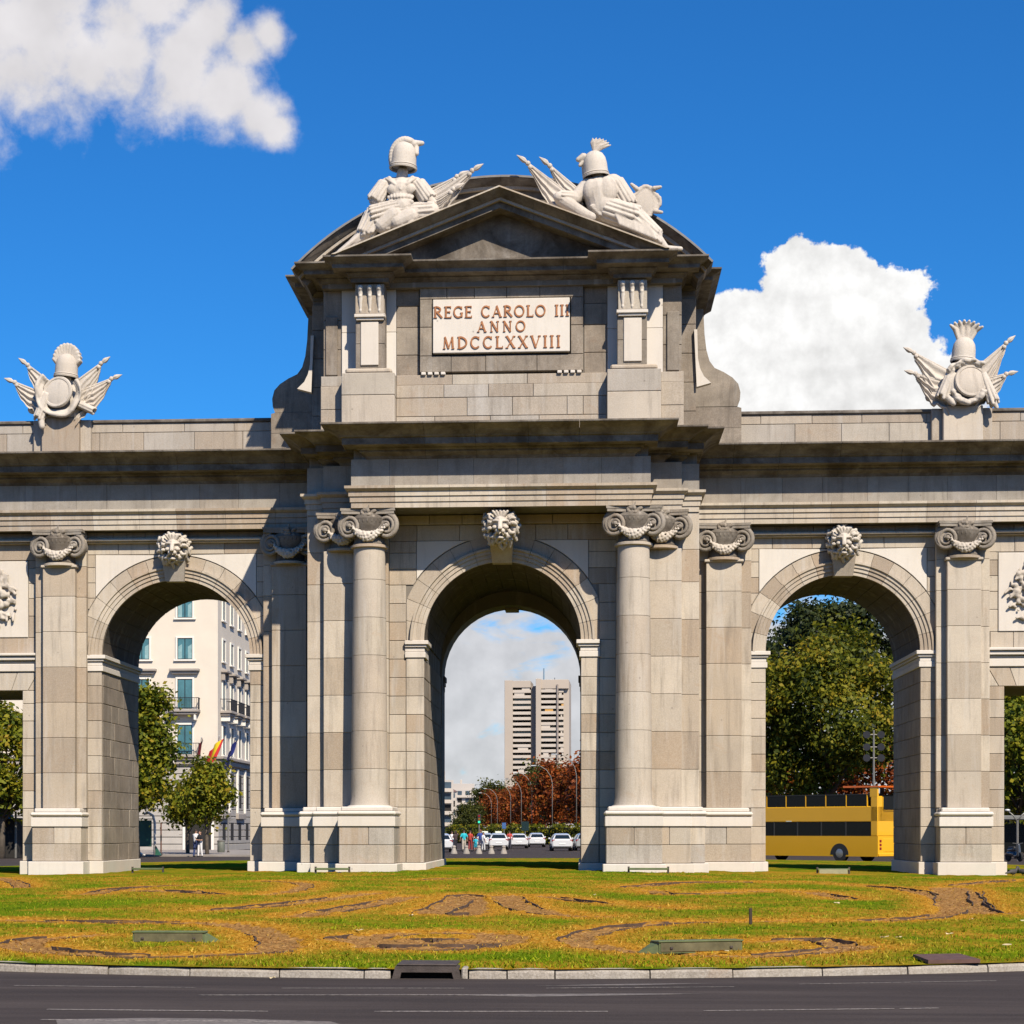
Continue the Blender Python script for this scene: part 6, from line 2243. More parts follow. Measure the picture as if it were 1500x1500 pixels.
hedge(10, 52, 96, 92, 5.2, L_DEEP, "tall dark hedge along the park behind the bus", 16000, 5)

# avenue: rows of rust red trees receding on the right-hand side
av_crowns = [crown_mesh("crown", L_RUST, seed=20 + k, rx=5.0, ry=5.0, rz=5.4, clusters=110, leaves=7500, leaf=0.30, cr=1.0, shell=0.5) for k in range(3)]
av_green = [crown_mesh("crown", L_OLIVE, seed=30 + k, rx=4.6, ry=4.6, rz=5.2, clusters=90, leaves=5200, leaf=0.32, cr=1.0, shell=0.5) for k in range(2)]
av_trunk = trunk_mesh(7.5, 0.28, 4.6, 4.5, 41)
AVN = ["nearest", "second", "third", "fourth", "fifth", "sixth", "seventh", "eighth", "ninth", "tenth", "eleventh", "twelfth", "thirteenth", "fourteenth", "fifteenth"]
Dk = [222, 238, 256, 276, 298, 324, 352, 384, 420, 462, 512, 574, 650, 740, 850]
for k, D in enumerate(Dk):
    x = 3.8 - 0.080 * (D - 300) + (k % 2) * 1.6 + (2.0 if D < 300 else 0)
    green = k in (7,)
    e = tree("avenue_tree", x, D - 65, 13, 7.6, 5, 5.4, None, ("olive green" if green else "rust red") + " avenue tree, " + AVN[k] + " of the row right of the tower's street", "avenue trees", 50 + k,
             crown=(av_green[k % 2] if green else av_crowns[k % 3]), trunk=av_trunk)
    e.rotation_euler = (0, 0, k * 1.9)
    s_ = 1.03 + 0.14 * ((k * 7) % 5) / 4
    e.scale = (s_, s_, s_)
for k, (u_x, D, sc, lab) in enumerate(((-20.4, 420, 0.60, "green avenue tree standing left of the red row, beyond the traffic light"), (-27.5, 700, 1.6, "tall olive green tree at the far end of the red row"), (-18.6, 360, 0.50, "small green street tree left of the traffic light"), (-6.6, 520, 1.6, "tall dark olive tree rising over the red row before the tower"))):
    e = tree("street_tree", u_x, D - 65, 13, 7.6, 5, 5.4, None, lab, "avenue trees", 70 + k, crown=av_green[k % 2], trunk=av_trunk)
    e.scale = (sc, sc, sc)
hedge(-16, 14, 215, 150, 2.6, L_DEEP, "long dark clipped hedge along the park side of the avenue", 14000, 6, 0.2)


# unseen tree belt added on the viewer's side to block low sky light
def sky_blocker_trees():
    rg = np.random.default_rng(90)
    n = 26000
    a = rg.uniform(np.pi * 0.99, np.pi * 2.01, n)
    lump = 0.86 + 0.14 * np.sin(a * 31) * np.cos(a * 17 + 1)
    h = 21 * lump
    z = h * rg.random(n) ** 0.6
    rad = 104 - 2.5 * np.sin(np.clip(z / h, 0, 1) * np.pi) + rg.normal(0, 0.8, n)
    p = np.stack([np.cos(a) * rad, np.sin(a) * rad, z - 0.3], 1)
    nm = rg.normal(0, 1, (n, 3)); nm /= np.linalg.norm(nm, axis=1)[:, None]
    u = np.cross(nm, rg.normal(0, 1, (n, 3))); u /= np.linalg.norm(u, axis=1)[:, None]
    v = np.cross(nm, u)
    s = rg.uniform(.5, 1.0, (n, 1))
    V = np.stack([p - u * s, p + v * s * .7, p + u * s, p - v * s * .7], 1).reshape(-1, 3)
    o = link("sky_blocker_trees", arrays_mesh("sky_blocker_trees", V, np.arange(4 * n).reshape(n, 4), L_DEEP, {"tone": np.repeat(rg.random(n), 4)}))
    return tag(o, "unseen belt of trees added behind the viewer to block low sky light", "trees", kind="stuff")


sky_blocker_trees()
# ================================================================== buildings
PLASTER = simple("cream_plaster", (0.66, 0.585, 0.48), 0.85, var=0.05, scale=0.5, bump=0.05)
PLASTER_D = simple("grey_stone_base", (0.40, 0.37, 0.33), 0.85, var=0.1, scale=0.8)
TRIMW = simple("white_trim", (0.74, 0.70, 0.63), 0.8, var=0.04, scale=1)
TRIMG = simple("grey_trim", (0.33, 0.29, 0.25), 0.85, var=0.1, scale=1)
WGLASS = simple("window_glass", (0.06, 0.17, 0.20), 0.12, var=0.35, scale=0.6, spec=0.6)  # teal base colour stands in for reflected sky
CURTAIN = simple("curtain", (0.22, 0.36, 0.37), 0.9, var=0.2, scale=3)
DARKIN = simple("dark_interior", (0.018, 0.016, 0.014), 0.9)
RAIL = simple("wrought_iron", (0.03, 0.03, 0.035), 0.5, 0.6)


def window(parent, x, y, z, w, h, curtains=True, frame=(0, 0, 0), face='y'):
    """window as a part with frame, panes, sill; face y looks to -y, face x looks to +x"""
    e = empty("window", (x, y, z), 0 if face == 'y' else R(90), parent)
    m = MB()
    t = 0.16
    for a in ((-w / 2 - t, -w / 2, 0, h), (w / 2, w / 2 + t, 0, h), (-w / 2 - t, w / 2 + t, h, h + t)):
        m.cbox(a[0], a[1], -0.10, 0.05, a[2], a[3], 0.01)
    m.build("frame", TRIMW, e)
    MB().cbox(-w / 2 - 0.3, w / 2 + 0.3, -0.18, 0.05, -0.16, -0.02, 0.015).build("sill", TRIMW, e)
    for s in (-1, 1):
        a, b = sorted((s * 0.03, s * (w / 2 - 0.05)))
        MB().box(a, b, -0.022, -0.004, 0.05, h - 0.05).build("pane", WGLASS, e)
        if curtains:
            a, b = sorted((s * w * 0.20, s * (w / 2 - 0.05)))
            q = MB()
            q.add([(a, -0.026, 0.06), (b, -0.026, 0.06), (b, -0.026, h * 0.72), (a, -0.026, h * 0.60)], [(0, 1, 2, 3)])
            q.build("curtain", CURTAIN, e, fix=False)
    m = MB()
    m.box(-0.03, 0.03, -0.05, 0.025, 0, h); m.box(-w / 2, -w / 2 + 0.05, -0.03, 0.025, 0, h); m.box(w / 2 - 0.05, w / 2, -0.03, 0.025, 0, h); m.box(-w / 2, w / 2, -0.03, 0.025, h - 0.05, h); m.box(-w / 2, w / 2, -0.03, 0.025, 0, 0.05)
    m.build("sash", RAIL, e)
    return e


def balcony(parent, x, y, z, w, d, face='y'):
    e = empty("balcony", (x, y, z), 0 if face == 'y' else R(90), parent)
    m = MB(); m.cbox(-w / 2, w / 2, -d, 0.02, -0.22, 0, 0.03); m.cbox(-w / 2 + 0.15, w / 2 - 0.15, -d + 0.15, 0.02, -0.42, -0.215, 0.03); m.build("slab", TRIMG, e)
    for s in (-1, 1):
        q = MB(); q.cbox(s * w * 0.36 - 0.09, s * w * 0.36 + 0.09, -d * 0.8, 0.02, -0.9, -0.41, 0.04); q.build("bracket", TRIMW, e)
    r = MB()
    n = int(w / 0.14)
    for i in range(n + 1):
        xx = -w / 2 + 0.04 + (w - 0.08) * i / n
        r.box(xx - 0.012, xx + 0.012, -d + 0.03, -d + 0.055, 0, 0.95)
    for s in (-1, 1):
        for i in range(1, 5):
            yy = -d + 0.03 + (d - 0.05) * i / 5
            r.box(s * (w / 2 - 0.05) - 0.012, s * (w / 2 - 0.05) + 0.012, yy - 0.012, yy + 0.012, 0, 0.95)
        r.box(s * (w / 2 - 0.05) - 0.02, s * (w / 2 - 0.05) + 0.02, -d + 0.03, 0, 0.93, 0.98)
    r.box(-w / 2, w / 2, -d + 0.015, -d + 0.07, 0.93, 0.98)
    r.box(-w / 2, w / 2, -d + 0.025, -d + 0.06, 0.12, 0.15)
    o = r.build("railing", RAIL, e)
    return e


BLD = empty("corner_building", (-27.6, 100.0, -0.33))
tag(BLD, "cream white corner building with iron balconies seen through the left arch", "building")
m = MB(); m.box(-34, 0, 0, 60, 7.9, 23.0); m.build("upper_wall", PLASTER, BLD)
m = MB()
for k in range(13):        # rusticated base courses
    m.cbox(-34.05, 0.06, -0.06, 60, 0.02 + 0.585 * k, 0.02 + 0.585 * (k + 1) - 0.05, 0.03)
m.build("rusticated_base", PLASTER_D, BLD)
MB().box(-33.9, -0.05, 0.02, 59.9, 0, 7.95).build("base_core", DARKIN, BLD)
m = MB(); m.cbox(-34.5, 0.55, -0.55, 60, 7.62, 7.9, 0.05); m.cbox(-34.3, 0.35, -0.35, 60, 7.2, 7.63, 0.05); m.build("string_course", TRIMG, BLD)
m = MB(); m.cbox(-34.9, 0.95, -0.95, 60.5, 22.95, 23.3, 0.05); m.cbox(-34.5, 0.55, -0.55, 60.3, 22.5, 22.96, 0.05); m.build("roof_cornice", TRIMG, BLD)
m = MB(); m.cbox(-34.2, 0.2, 0.6, 60, 23.3, 24.6, 0.05); m.build("roof_parapet", PLASTER, BLD)
for c in range(4):
    xw = -2.75 - 3.62 * c
    window(BLD, xw, -0.01, 19.4, 1.25, 1.75)
    window(BLD, xw, -0.01, 15.95, 1.25, 1.75)
    window(BLD, xw, -0.01, 11.85, 1.25, 2.45, False)
    m = MB(); m.cbox(xw - 1.25, xw + 1.25, -0.55, 0.02, 14.95, 15.15, 0.03); m.cbox(xw - 1.05, xw + 1.05, -0.35, 0.02, 14.72, 14.96, 0.03); m.build("window_hood", TRIMG, BLD)
    balcony(BLD, xw, 0.0, 11.75, 2.6, 0.9)
    window(BLD, xw, -0.01, 8.05, 1.25, 2.45, False)
    balcony(BLD, xw, 0.0, 8.0, 2.6, 0.7)
for k in range(10):
    yw = 2.6 + 3.9 * k
    for z, h in ((19.4, 1.75), (15.95, 1.75), (11.85, 2.45), (8.1, 2.4)):
        window(BLD, 0.01, yw, z, 1.25, h, False, face='x')
    m = MB(); m.cbox(-0.02, 0.55, yw - 1.15, yw + 1.15, 14.95, 15.15, 0.03); m.cbox(-0.02, 0.32, yw - 1.0, yw - 0.75, 14.3, 14.96, 0.05); m.cbox(-0.02, 0.32, yw + 0.75, yw + 1.0, 14.3, 14.96, 0.05); m.build("window_hood", TRIMG, BLD)
    balcony(BLD, 0.0, yw, 11.75, 3.0, 0.95, face='x')
    # tall openings between piers in the base
    m = MB(); m.box(0.02, 0.075, yw - 0.8, yw + 0.8, 3.7, 6.6); m.build("base_window", DARKIN, BLD)
    m = MB(); m.cbox(0.0, 0.22, yw - 1.75, yw - 1.25, 3.2, 7.1, 0.04); m.build("pilaster", TRIMW, BLD)
    m = MB(); m.box(0.02, 0.075, yw - 0.7, yw + 0.7, 0.9, 2.4); m.build("base_window", DARKIN, BLD)
    if k % 2 == 0:
        m = MB(); m.cbox(0.0, 0.3, yw - 1.9, yw + 2.0, 2.7, 3.2, 0.04); m.build("string_course", TRIMG, BLD)
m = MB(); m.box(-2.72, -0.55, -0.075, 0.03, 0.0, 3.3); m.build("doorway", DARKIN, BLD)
m = MB(); m.cbox(-2.95, -2.72, -0.14, 0.03, 0, 3.4, 0.02); m.cbox(-0.55, -0.32, -0.14, 0.03, 0, 3.4, 0.02); m.cbox(-3.0, -0.27, -0.16, 0.03, 3.35, 3.7, 0.02); m.build("door_surround", TRIMW, BLD)
for c in range(4):
    if c:
        m = MB(); m.box(-2.75 - 3.62 * c - 0.75, -2.75 - 3.62 * c + 0.75, -0.075, 0.03, 3.6, 6.4); m.build("base_window", DARKIN, BLD)
# pavement before it
pv = MB(); pv.box(-75, -14, 66, 100, -0.33, -0.20)
tag(pv.build("pavement", PAVE), kind="structure")

# flags on slanting poles
FLAGR = simple("flag_red", (0.50, 0.02, 0.02), 0.7, var=0.05)
FLAGY = simple("flag_yellow", (0.80, 0.55, 0.01), 0.7, var=0.05)
FLAGB = simple("flag_blue", (0.015, 0.025, 0.16), 0.7, var=0.05)
FLAGM = simple("flag_maroon", (0.16, 0.008, 0.012), 0.7, var=0.05)
POLE = simple("white_pole", (0.6, 0.6, 0.58), 0.4, 0.2)


def flag(x, y, z, bands, label, lean, w=1.0, L=2.3, dx=0.5):
    e = empty("flag", (x, y, z))
    tag(e, label, "flag", "flags on the corner building")
    tip = Vector((lean * 1.7, -2.2, 2.4))
    MB().tube([(0, 0, 0), tip], 0.035, 7).build("flagpole", POLE, e)
    nb = sum(b for _, b in bands)
    acc = 0.0
    for mat_, b in bands:
        u0, u1 = acc / nb, (acc + b) / nb
        acc += b
        mb = MB()
        V = []
        NU, NV = 5, 10
        for i in range(NU + 1):
            u = u0 + (u1 - u0) * i / NU
            top = tip * (1 - 0.50 * u)
            for j in range(NV + 1):
                v = j / NV
                p = top + Vector((dx * (v * 0.8 + 0.25 * u) * -1 + 0.12 * math.sin(u * 9 + v * 2), 0.10 * math.sin(u * 12 + v * 3), -v * L * (0.8 + 0.2 * u)))
                p.x += w * 0.45 * (0.5 - u) * (1 - v * 0.3)
                V.append(p)
        mb.add(V, [(i * (NV + 1) + j, (i + 1) * (NV + 1) + j, (i + 1) * (NV + 1) + j + 1, i * (NV + 1) + j + 1) for i in range(NU) for j in range(NV)])
        mb.build("cloth_band", mat_, e, smooth='all', fix=False)
    return e


flag(-29.0, 99.2, 6.6, [(FLAGM, 1)], "folded dark maroon flag, leftmost on the white building", 0.35, 0.35, 2.3, 0.5)
flag(-27.7, 99.2, 6.7, [(FLAGR, 1), (FLAGY, 2), (FLAGR, 1)], "red, yellow and red striped flag hanging on the white building", 0.45, 1.9, 2.5, 0.95)
flag(-26.6, 99.8, 6.6, [(FLAGB, 1)], "dark blue flag, rightmost on the white building", 0.5, 0.9, 1.7, 0.5)

# ------------------------------------------------ tower block beyond the avenue
TOWC = simple("tower_concrete", (0.43, 0.365, 0.30), 0.9, var=0.06, scale=0.05)
TOW_SHADE = simple("tower_shaded_side", (0.26, 0.22, 0.195), 0.9, var=0.06, scale=0.05)  # tower concrete with the side's shade put into the colour
BALC = simple("balcony_parapet", (0.50, 0.44, 0.375), 0.9, var=0.05, scale=0.1)
AWN = simple("ochre_awning", (0.55, 0.30, 0.08), 0.8)
TW = empty("tower_block", (-17.4, 840.0, -0.33), R(-2))
tag(TW, "tall twin slab concrete residential tower with rows of balconies beyond the avenue", "building")
S_ = 0.306
def tx(u):
    return (u - 785.0) * S_
MB().box(tx(740), tx(832), 3.2, 26, 0, 66.5).build("core", DARKIN, TW)
MB().cbox(tx(738.5), tx(750.5), -1.0, 22, 0, 69.5, 0.1).build("pier", TOWC, TW)
MB().cbox(tx(785), tx(792.5), -3.4, 22, 0, 70.0, 0.1).build("pier", TOWC, TW)
MB().cbox(tx(777), tx(785), 1.0, 22, 0, 67.0, 0.1).build("recess_wall", TOW_SHADE, TW)
MB().cbox(tx(815.5), tx(818), -3.2, 22, 0, 67.5, 0.1).build("pier", TOW_SHADE, TW)
MB().cbox(tx(825), tx(833.5), -0.5, 22, 0, 69.0, 0.1).build("end_wall", TOWC, TW)
MB().cbox(tx(738.7), tx(777), -0.6, 20, 66.2, 69.3, 0.1).build("roof_band", TOWC, TW)
MB().cbox(tx(792), tx(833), -2.4, 20, 65.5, 69.6, 0.1).build("roof_band", TOWC, TW)
rgt = random.Random(4)
for k in range(26):
    z = 2.6 + 2.45 * k
    for (a, b, yy) in ((750.5, 777, -0.4), (792.5, 815.5, -2.4), (818, 825.5, -1.4)):
        MB().cbox(tx(a), tx(b), yy, 3.3, z, z + 1.35, 0.05).build("balcony", BALC, TW)
        MB().box(tx(a) + 0.05, tx(b) - 0.05, 2.6, 3.25, z + 1.36, z + 2.40).build("window_band", WGLASS if rgt.random() < .3 else DARKIN, TW)
        if rgt.random() < 0.42:
            ww = rgt.uniform(0.25, 0.6) * (tx(b) - tx(a)); x0 = tx(a) + rgt.random() * (tx(b) - tx(a) - ww)
            MB().box(x0, x0 + ww, yy + 0.25, yy + 0.35, z + 1.36, z + 2.42).build("screen", AWN if (rgt.random() < 0.12) else BALC, TW)
MB().tube([(tx(795), 8, 66), (tx(795), 8, 75.5)], [0.5, 0.35], 6).build("antenna", simple("antenna_steel", (0.25, 0.35, 0.42), 0.5, 0.5), TW)
MB().tube([(tx(811), 8, 66), (tx(811), 8, 71.2)], 0.15, 6).build("antenna", RAIL, TW)

# ------------------------------------------------ lower apartment houses on the left of the avenue
FARGLASS = simple("far_window_glass", (0.05, 0.075, 0.10), 0.2, var=0.3, scale=0.3)


def apartment(x, y, w, d, floors, fh, rz, label, roof=None, wall=None):
    e = empty("apartment_house", (x, y, -0.33), rz)
    tag(e, label, "building", "apartment houses along the avenue")
    wall = wall or simple("pale_wall", (0.45, 0.41, 0.37), 0.9, var=0.06, scale=0.1)
    H = floors * fh
    MB().box(-w / 2, w / 2, 0, d, 0, H).build("wall", wall, e)
    for k in range(floors):
        z = k * fh
        n = int(w / 3)
        for i in range(n):
            xx = -w / 2 + w * (i + 0.5) / n
            MB().box(xx - 0.9, xx + 0.9, -0.06, 0.05, z + 0.9, z + fh - 0.5).build("window", FARGLASS if (i + k) % 3 else DARKIN, e)
        if k:
            MB().cbox(-w / 2 + 0.5, w / 2 - 0.5, -1.3, 0.02, z - 0.15, z + 0.85, 0.05).build("balcony", BALC, e)
        for i in range(3):
            yy = d * (i + 0.5) / 3
            MB().box(w / 2 - 0.05, w / 2 + 0.06, yy - 0.9, yy + 0.9, z + 0.9, z + fh - 0.5).build("window", DARKIN, e)
    if roof:
        MB().add([(-w / 2 - .4, -.4, H), (w / 2 + .4, -.4, H), (w / 2 + .4, d + .4, H), (-w / 2 - .4, d + .4, H), (-w * .25, d * .4, H + 5), (w * .25, d * .4, H + 5)], [(0, 1, 5, 4), (1, 2, 5), (2, 3, 4, 5), (3, 0, 4)]).build("roof", roof, e)
        MB().cbox(-1, 1, d * .3, d * .3 + 1.5, H + 3, H + 6.6, 0.05).build("chimney", wall, e)
    else:
        MB().cbox(-w / 2 + 2, w / 2 - 2, 3, d - 2, H, H + 2.6, 0.05).build("penthouse", wall, e)
        for i in range(4):
            MB().cbox(-w / 2 + 2.5 + i * w * .2, -w / 2 + 3.3 + i * w * .2, 4, 5, H + 2.6, H + 4.2, 0.05).build("chimney", BALC, e)
    return e


apartment(-39.5, 480, 15, 22, 5, 3.1, R(8), "white stepped apartment house with balconies at the left edge of the central arch")
apartment(-56, 640, 30, 25, 5, 3.1, R(6), "pale apartment house with brown pitched roof down the avenue", simple("brown_roof", (0.16, 0.10, 0.09), 0.9))
apartment(-52, 760, 26, 25, 6, 3.1, R(4), "low pale apartment house farthest down the avenue")
# ================================================================== vehicles
def paint(name, col, rough=0.25):
    return simple(name, col, rough, 0.0, var=0.02, scale=1, coat=0.6)


WHITE_P = paint("white_car_paint", (0.60, 0.61, 0.62))
DARK_P = paint("dark_car_paint", (0.05, 0.055, 0.06))
SILVER_P = paint("silver_car_paint", (0.30, 0.32, 0.33))
TYRE = simple("tyre_rubber", (0.018, 0.018, 0.018), 0.85)
RIM = simple("alloy_rim", (0.35, 0.35, 0.36), 0.35, 0.8)
CGLASS = simple("car_glass", (0.012, 0.018, 0.022), 0.06, spec=0.8)
LAMP_R = simple("tail_lamp", (0.22, 0.010, 0.010), 0.25)
PLATE = simple("number_plate", (0.75, 0.75, 0.73), 0.5)
PLASTIC = simple("black_plastic", (0.02, 0.02, 0.021), 0.6)
TAXI_G = simple("taxi_roof_sign", (0.65, 0.68, 0.6), 0.4)
BADGE = simple("blue_sticker", (0.02, 0.22, 0.45), 0.5)


def car(x, y, rz, body, label, taxi=False, tall=1.0, sticker=False):
    e = empty("parked_car", (x, y, -0.33), rz)
    e.name = "car"
    tag(e, label, "car", "cars on the avenue")
    st = [(-2.10, .42, .66, .62, .76, .90, .70), (-2.02, .30, .78, .66, .87, 1.02, .79), (-1.78, .25, .82, .70, .89, 1.36, .63), (-1.35, .22, .84, .70, .90, 1.46, .60), (-0.4, .22, .84, .70, .90, 1.49, .60),
          (0.35, .22, .84, .70, .90, 1.43, .59), (0.85, .22, .84, .70, .89, 1.18, .63), (1.2, .22, .83, .68, .88, .97, .72), (1.8, .25, .80, .64, .85, .86, .66), (2.1, .36, .66, .58, .72, .70, .58)]
    mb = MB()
    ring = []
    for (yy, zb, wb, zm, wm, zt, wt_) in st:
        zt *= tall if zt > 1.1 else 1.0
        belt = min(0.97, zt - 0.03)
        half = [(wb, zb), (wm, zm - 0.18), (wm, zm), (min(wm, .87 if zt > 1.05 else wt_ + .06), belt), (wt_, zt - 0.05), (wt_ * .78, zt)]
        ring.append([(p, yy, q) for p, q in half] + [(-p, yy, q) for p, q in reversed(half)])
    m_ = len(ring[0])
    V = [p for r_ in ring for p in r_]
    F_ = [(i * m_ + j, i * m_ + (j + 1) % m_, (i + 1) * m_ + (j + 1) % m_, (i + 1) * m_ + j) for i in range(len(ring) - 1) for j in range(m_)]
    F_ += [tuple(range(m_)), tuple((len(ring) - 1) * m_ + j for j in range(m_))]
    mb.add(V, F_)
    mb.build("body", body, e, smooth=True)
    t = tall
    def quad(name, pts, mat_):
        q = MB(); q.add(pts, [(0, 1, 2, 3)]); q.build(name, mat_, e, fix=False)
    quad("rear_window", [(-.66, -2.035, 1.05), (.66, -2.035, 1.05), (.53, -1.79, 1.35 * t), (-.53, -1.79, 1.35 * t)], CGLASS)
    quad("windscreen", [(-.66, 1.16, 1.02), (.66, 1.16, 1.02), (.53, .44, 1.42 * t), (-.53, .44, 1.42 * t)], CGLASS)
    for s in (-1, 1):
        quad("side_window", [(s * .885, -1.65, 1.0), (s * .885, -0.30, 1.0), (s * .655, -0.30, 1.40 * t), (s * .665, -1.45, 1.37 * t)], CGLASS)
        quad("side_window", [(s * .885, -0.22, 1.0), (s * .88, 0.95, 1.0), (s * .655, .30, 1.39 * t), (s * .655, -0.22, 1.40 * t)], CGLASS)
        q = MB(); q.cbox(min(s * .60, s * .86), max(s * .60, s * .86), -2.085, -1.93, .80, .97, .02); q.build("tail_light", LAMP_R, e)
        q = MB(); q.cbox(min(s * .88, s * 1.05), max(s * .88, s * 1.05), .55, .70, .98, 1.12, .03); q.build("wing_mirror", body, e)
        for yy in (-1.28, 1.28):
            w_ = empty("wheel", (s * .80, yy, .31), 0, e)
            MB().lathe([(.16, -.11), (.29, -.11), (.315, -.07), (.315, .07), (.29, .11), (.16, .11)], 20, axis='x').build("tyre", TYRE, w_, smooth=True)
            MB().lathe([(.02, -.09), (.19, -.08), (.20, 0), (.19, .08), (.02, .09)], 16, axis='x').build("rim", RIM, w_, smooth=True)
    MB().cbox(-.26, .26, -2.125, -2.08, .56, .67, .008).build("number_plate", PLATE, e)
    MB().cbox(-.74, .74, -2.115, -1.95, .27, .40, .03).build("rear_bumper", PLASTIC, e)
    if taxi:
        MB().cbox(-.30, .30, -.45, -.25, 1.49 * t, 1.66 * t, .03).build("roof_sign", TAXI_G, e)
    if sticker:
        MB().cbox(-.50, -.32, -2.06, -2.04, .70, .90, .01).build("sticker", BADGE, e)
    return e


car(0.79, 105.0, R(3.5), WHITE_P, "white hatchback nearest the right pier, blue sticker on its tailgate", sticker=True)
car(-3.6, 130.0, R(4), WHITE_P, "white saloon in the middle of the avenue in front of another white car", tall=.97)
car(-2.2, 145.0, R(4), WHITE_P, "white car half hidden behind the white saloon in mid avenue")
car(-5.0, 117.0, R(3), WHITE_P, "white taxi with roof sign behind the concrete bollards", taxi=True)
car(-6.9, 131.0, R(4), WHITE_P, "white taxi partly hidden by people, left of the other taxi", taxi=True)
car(2.75, 108.0, R(4), SILVER_P, "silver car cut off by the right pier of the central arch")
car(-8.7, 95.0, R(6), WHITE_P, "white car cut off by the left jamb of the central arch")

# ------------------------------------------------ double decker bus
YEL = paint("bus_yellow", (0.76, 0.39, 0.002), 0.5)
REDO = paint("bus_orange_red", (0.75, 0.14, 0.01), 0.4)
BGL = simple("bus_glass", (0.006, 0.007, 0.007), 0.25, spec=0.25)
A_ = R(47)
BUS = empty("double_decker_bus", (0, 0, -0.33), -A_)
L_, W_ = 10.8, 2.5
corner = Vector((18.2, 43.0))
off = Vector((math.cos(-A_) * L_ / 2 - math.sin(-A_) * -W_ / 2, math.sin(-A_) * L_ / 2 + math.cos(-A_) * -W_ / 2))
BUS.location = (corner.x - off.x, corner.y - off.y, -0.33)
tag(BUS, "yellow open-top double decker bus passing behind the right-hand arch", "bus")
hl, hw = L_ / 2, W_ / 2
m = MB()
m.prism([(-hl, .32), (hl - .05, .32), (hl, .45), (hl, 1.42), (-hl, 1.42)], -hw, hw); m.build("lower_body", YEL, BUS)
m = MB(); m.cbox(-hl, hl, -hw, hw, 2.18, 3.02, .04); m.build("upper_body", YEL, BUS)
m = MB(); m.box(-hl + .05, hl - .45, -hw + .03, hw - .03, 1.40, 2.2); m.build("lower_windows", BGL, BUS)
m = MB(); m.cbox(hl - .50, hl, -hw, hw, 1.40, 3.55, .05); m.build("rear_panel", YEL, BUS)
for k in range(6):
    xx = -hl + .1 + k * 1.7
    m = MB(); m.cbox(xx - .05, xx + .05, -hw + .005, hw - .005, 1.40, 2.19, .01); m.build("window_post", PLASTIC, BUS)
for s in (-1, 1):
    yy = s * (hw - .04)
    for k in range(7):
        x0 = -hl + .15 + k * 1.42
        x1 = min(x0 + 1.36, hl - .56)
        if x1 <= x0:
            continue
        m = MB(); m.box(x0, x1, yy - .012, yy + .012, 3.03, 3.62); m.build("deck_window", BGL, BUS)
        m = MB(); m.box(x1 + .005, x1 + .055, yy - .03, yy + .03, 3.0, 3.66); m.build("deck_post", YEL, BUS)
    m = MB(); m.box(-hl + .1, hl - .5, yy - .03, yy + .03, 3.62, 3.68); m.build("deck_rail", PLASTIC, BUS)
    for xx in (-hl + 2.0, hl - 2.6):
        w_ = empty("wheel", (xx, s * (hw - .14), .48), R(90), BUS)
        MB().lathe([(.26, -.15), (.44, -.15), (.48, -.10), (.48, .10), (.44, .15), (.26, .15)], 28, axis='x').build("tyre", TYRE, w_, smooth=True)
        MB().lathe([(.02, -.17), (.20, -.165), (.25, -.155), (.25, .155), (.20, .165), (.02, .17)], 20, axis='x').build("rim", RIM, w_, smooth=True)
        m = MB()
        arc = [(xx + .62 * math.cos(R(180 * i / 14)), .42 + .60 * math.sin(R(180 * i / 14))) for i in range(15)]
        m.prism(arc + [(xx + .62, .31), (xx - .62, .31)][:0] + [], s * (hw + .004) - .01, s * (hw + .004) + .003)
        m.build("wheel_arch", PLASTIC, BUS)
m = MB(); m.prism([(hl - 2.35, 4.02), (hl + .08, 4.02), (hl + .10, 4.10), (hl - 2.35, 4.12)], -hw - .02, hw + .02); m.build("rear_canopy", REDO, BUS)
m = MB(); m.cbox(hl - .55, hl - .02, -hw, -hw + .12, 3.5, 4.03, .02); m.cbox(hl - .55, hl - .02, hw - .12, hw, 3.5, 4.03, .02); m.build("canopy_post", YEL, BUS)
m = MB(); m.cbox(hl - .06, hl + .012, -hw + .40, hw - .25, 2.75, 3.62, .08); m.build("rear_window", BGL, BUS)
m = MB(); m.cbox(hl - .04, hl + .02, -hw + .45, hw - .45, .55, 1.30, .04); m.build("engine_cover", YEL, BUS)
for s in (-1, 1):
    for zz in (.75, .95, 1.15):
        m = MB(); m.cbox(hl - .02, hl + .025, s * (hw - .22) - .08, s * (hw - .22) + .08, zz - .07, zz + .07, .015); m.build("tail_light", LAMP_R, BUS)
m = MB(); m.cbox(hl - .1, hl + .06, -hw + .05, hw - .05, .32, .50, .03); m.build("rear_bumper", YEL, BUS)
for k in range(2):
    m = MB(); m.cbox(-hl + 1.5 + 2.9 * k, -hl + 1.9 + 2.9 * k, -hw - .012, -hw, 2.20, 2.25, .004); m.build("side_marker", TAXI_G, BUS)

# ================================================================== people
SKIN = simple("skin", (0.42, 0.24, 0.16), 0.6)
HAIR = simple("dark_hair", (0.03, 0.018, 0.012), 0.7)
CLOTH = {}


def clothm(c):
    k = tuple(c)
    if k not in CLOTH:
        CLOTH[k] = simple("cloth_%d" % len(CLOTH), c, 0.85, var=0.06)
    return CLOTH[k]


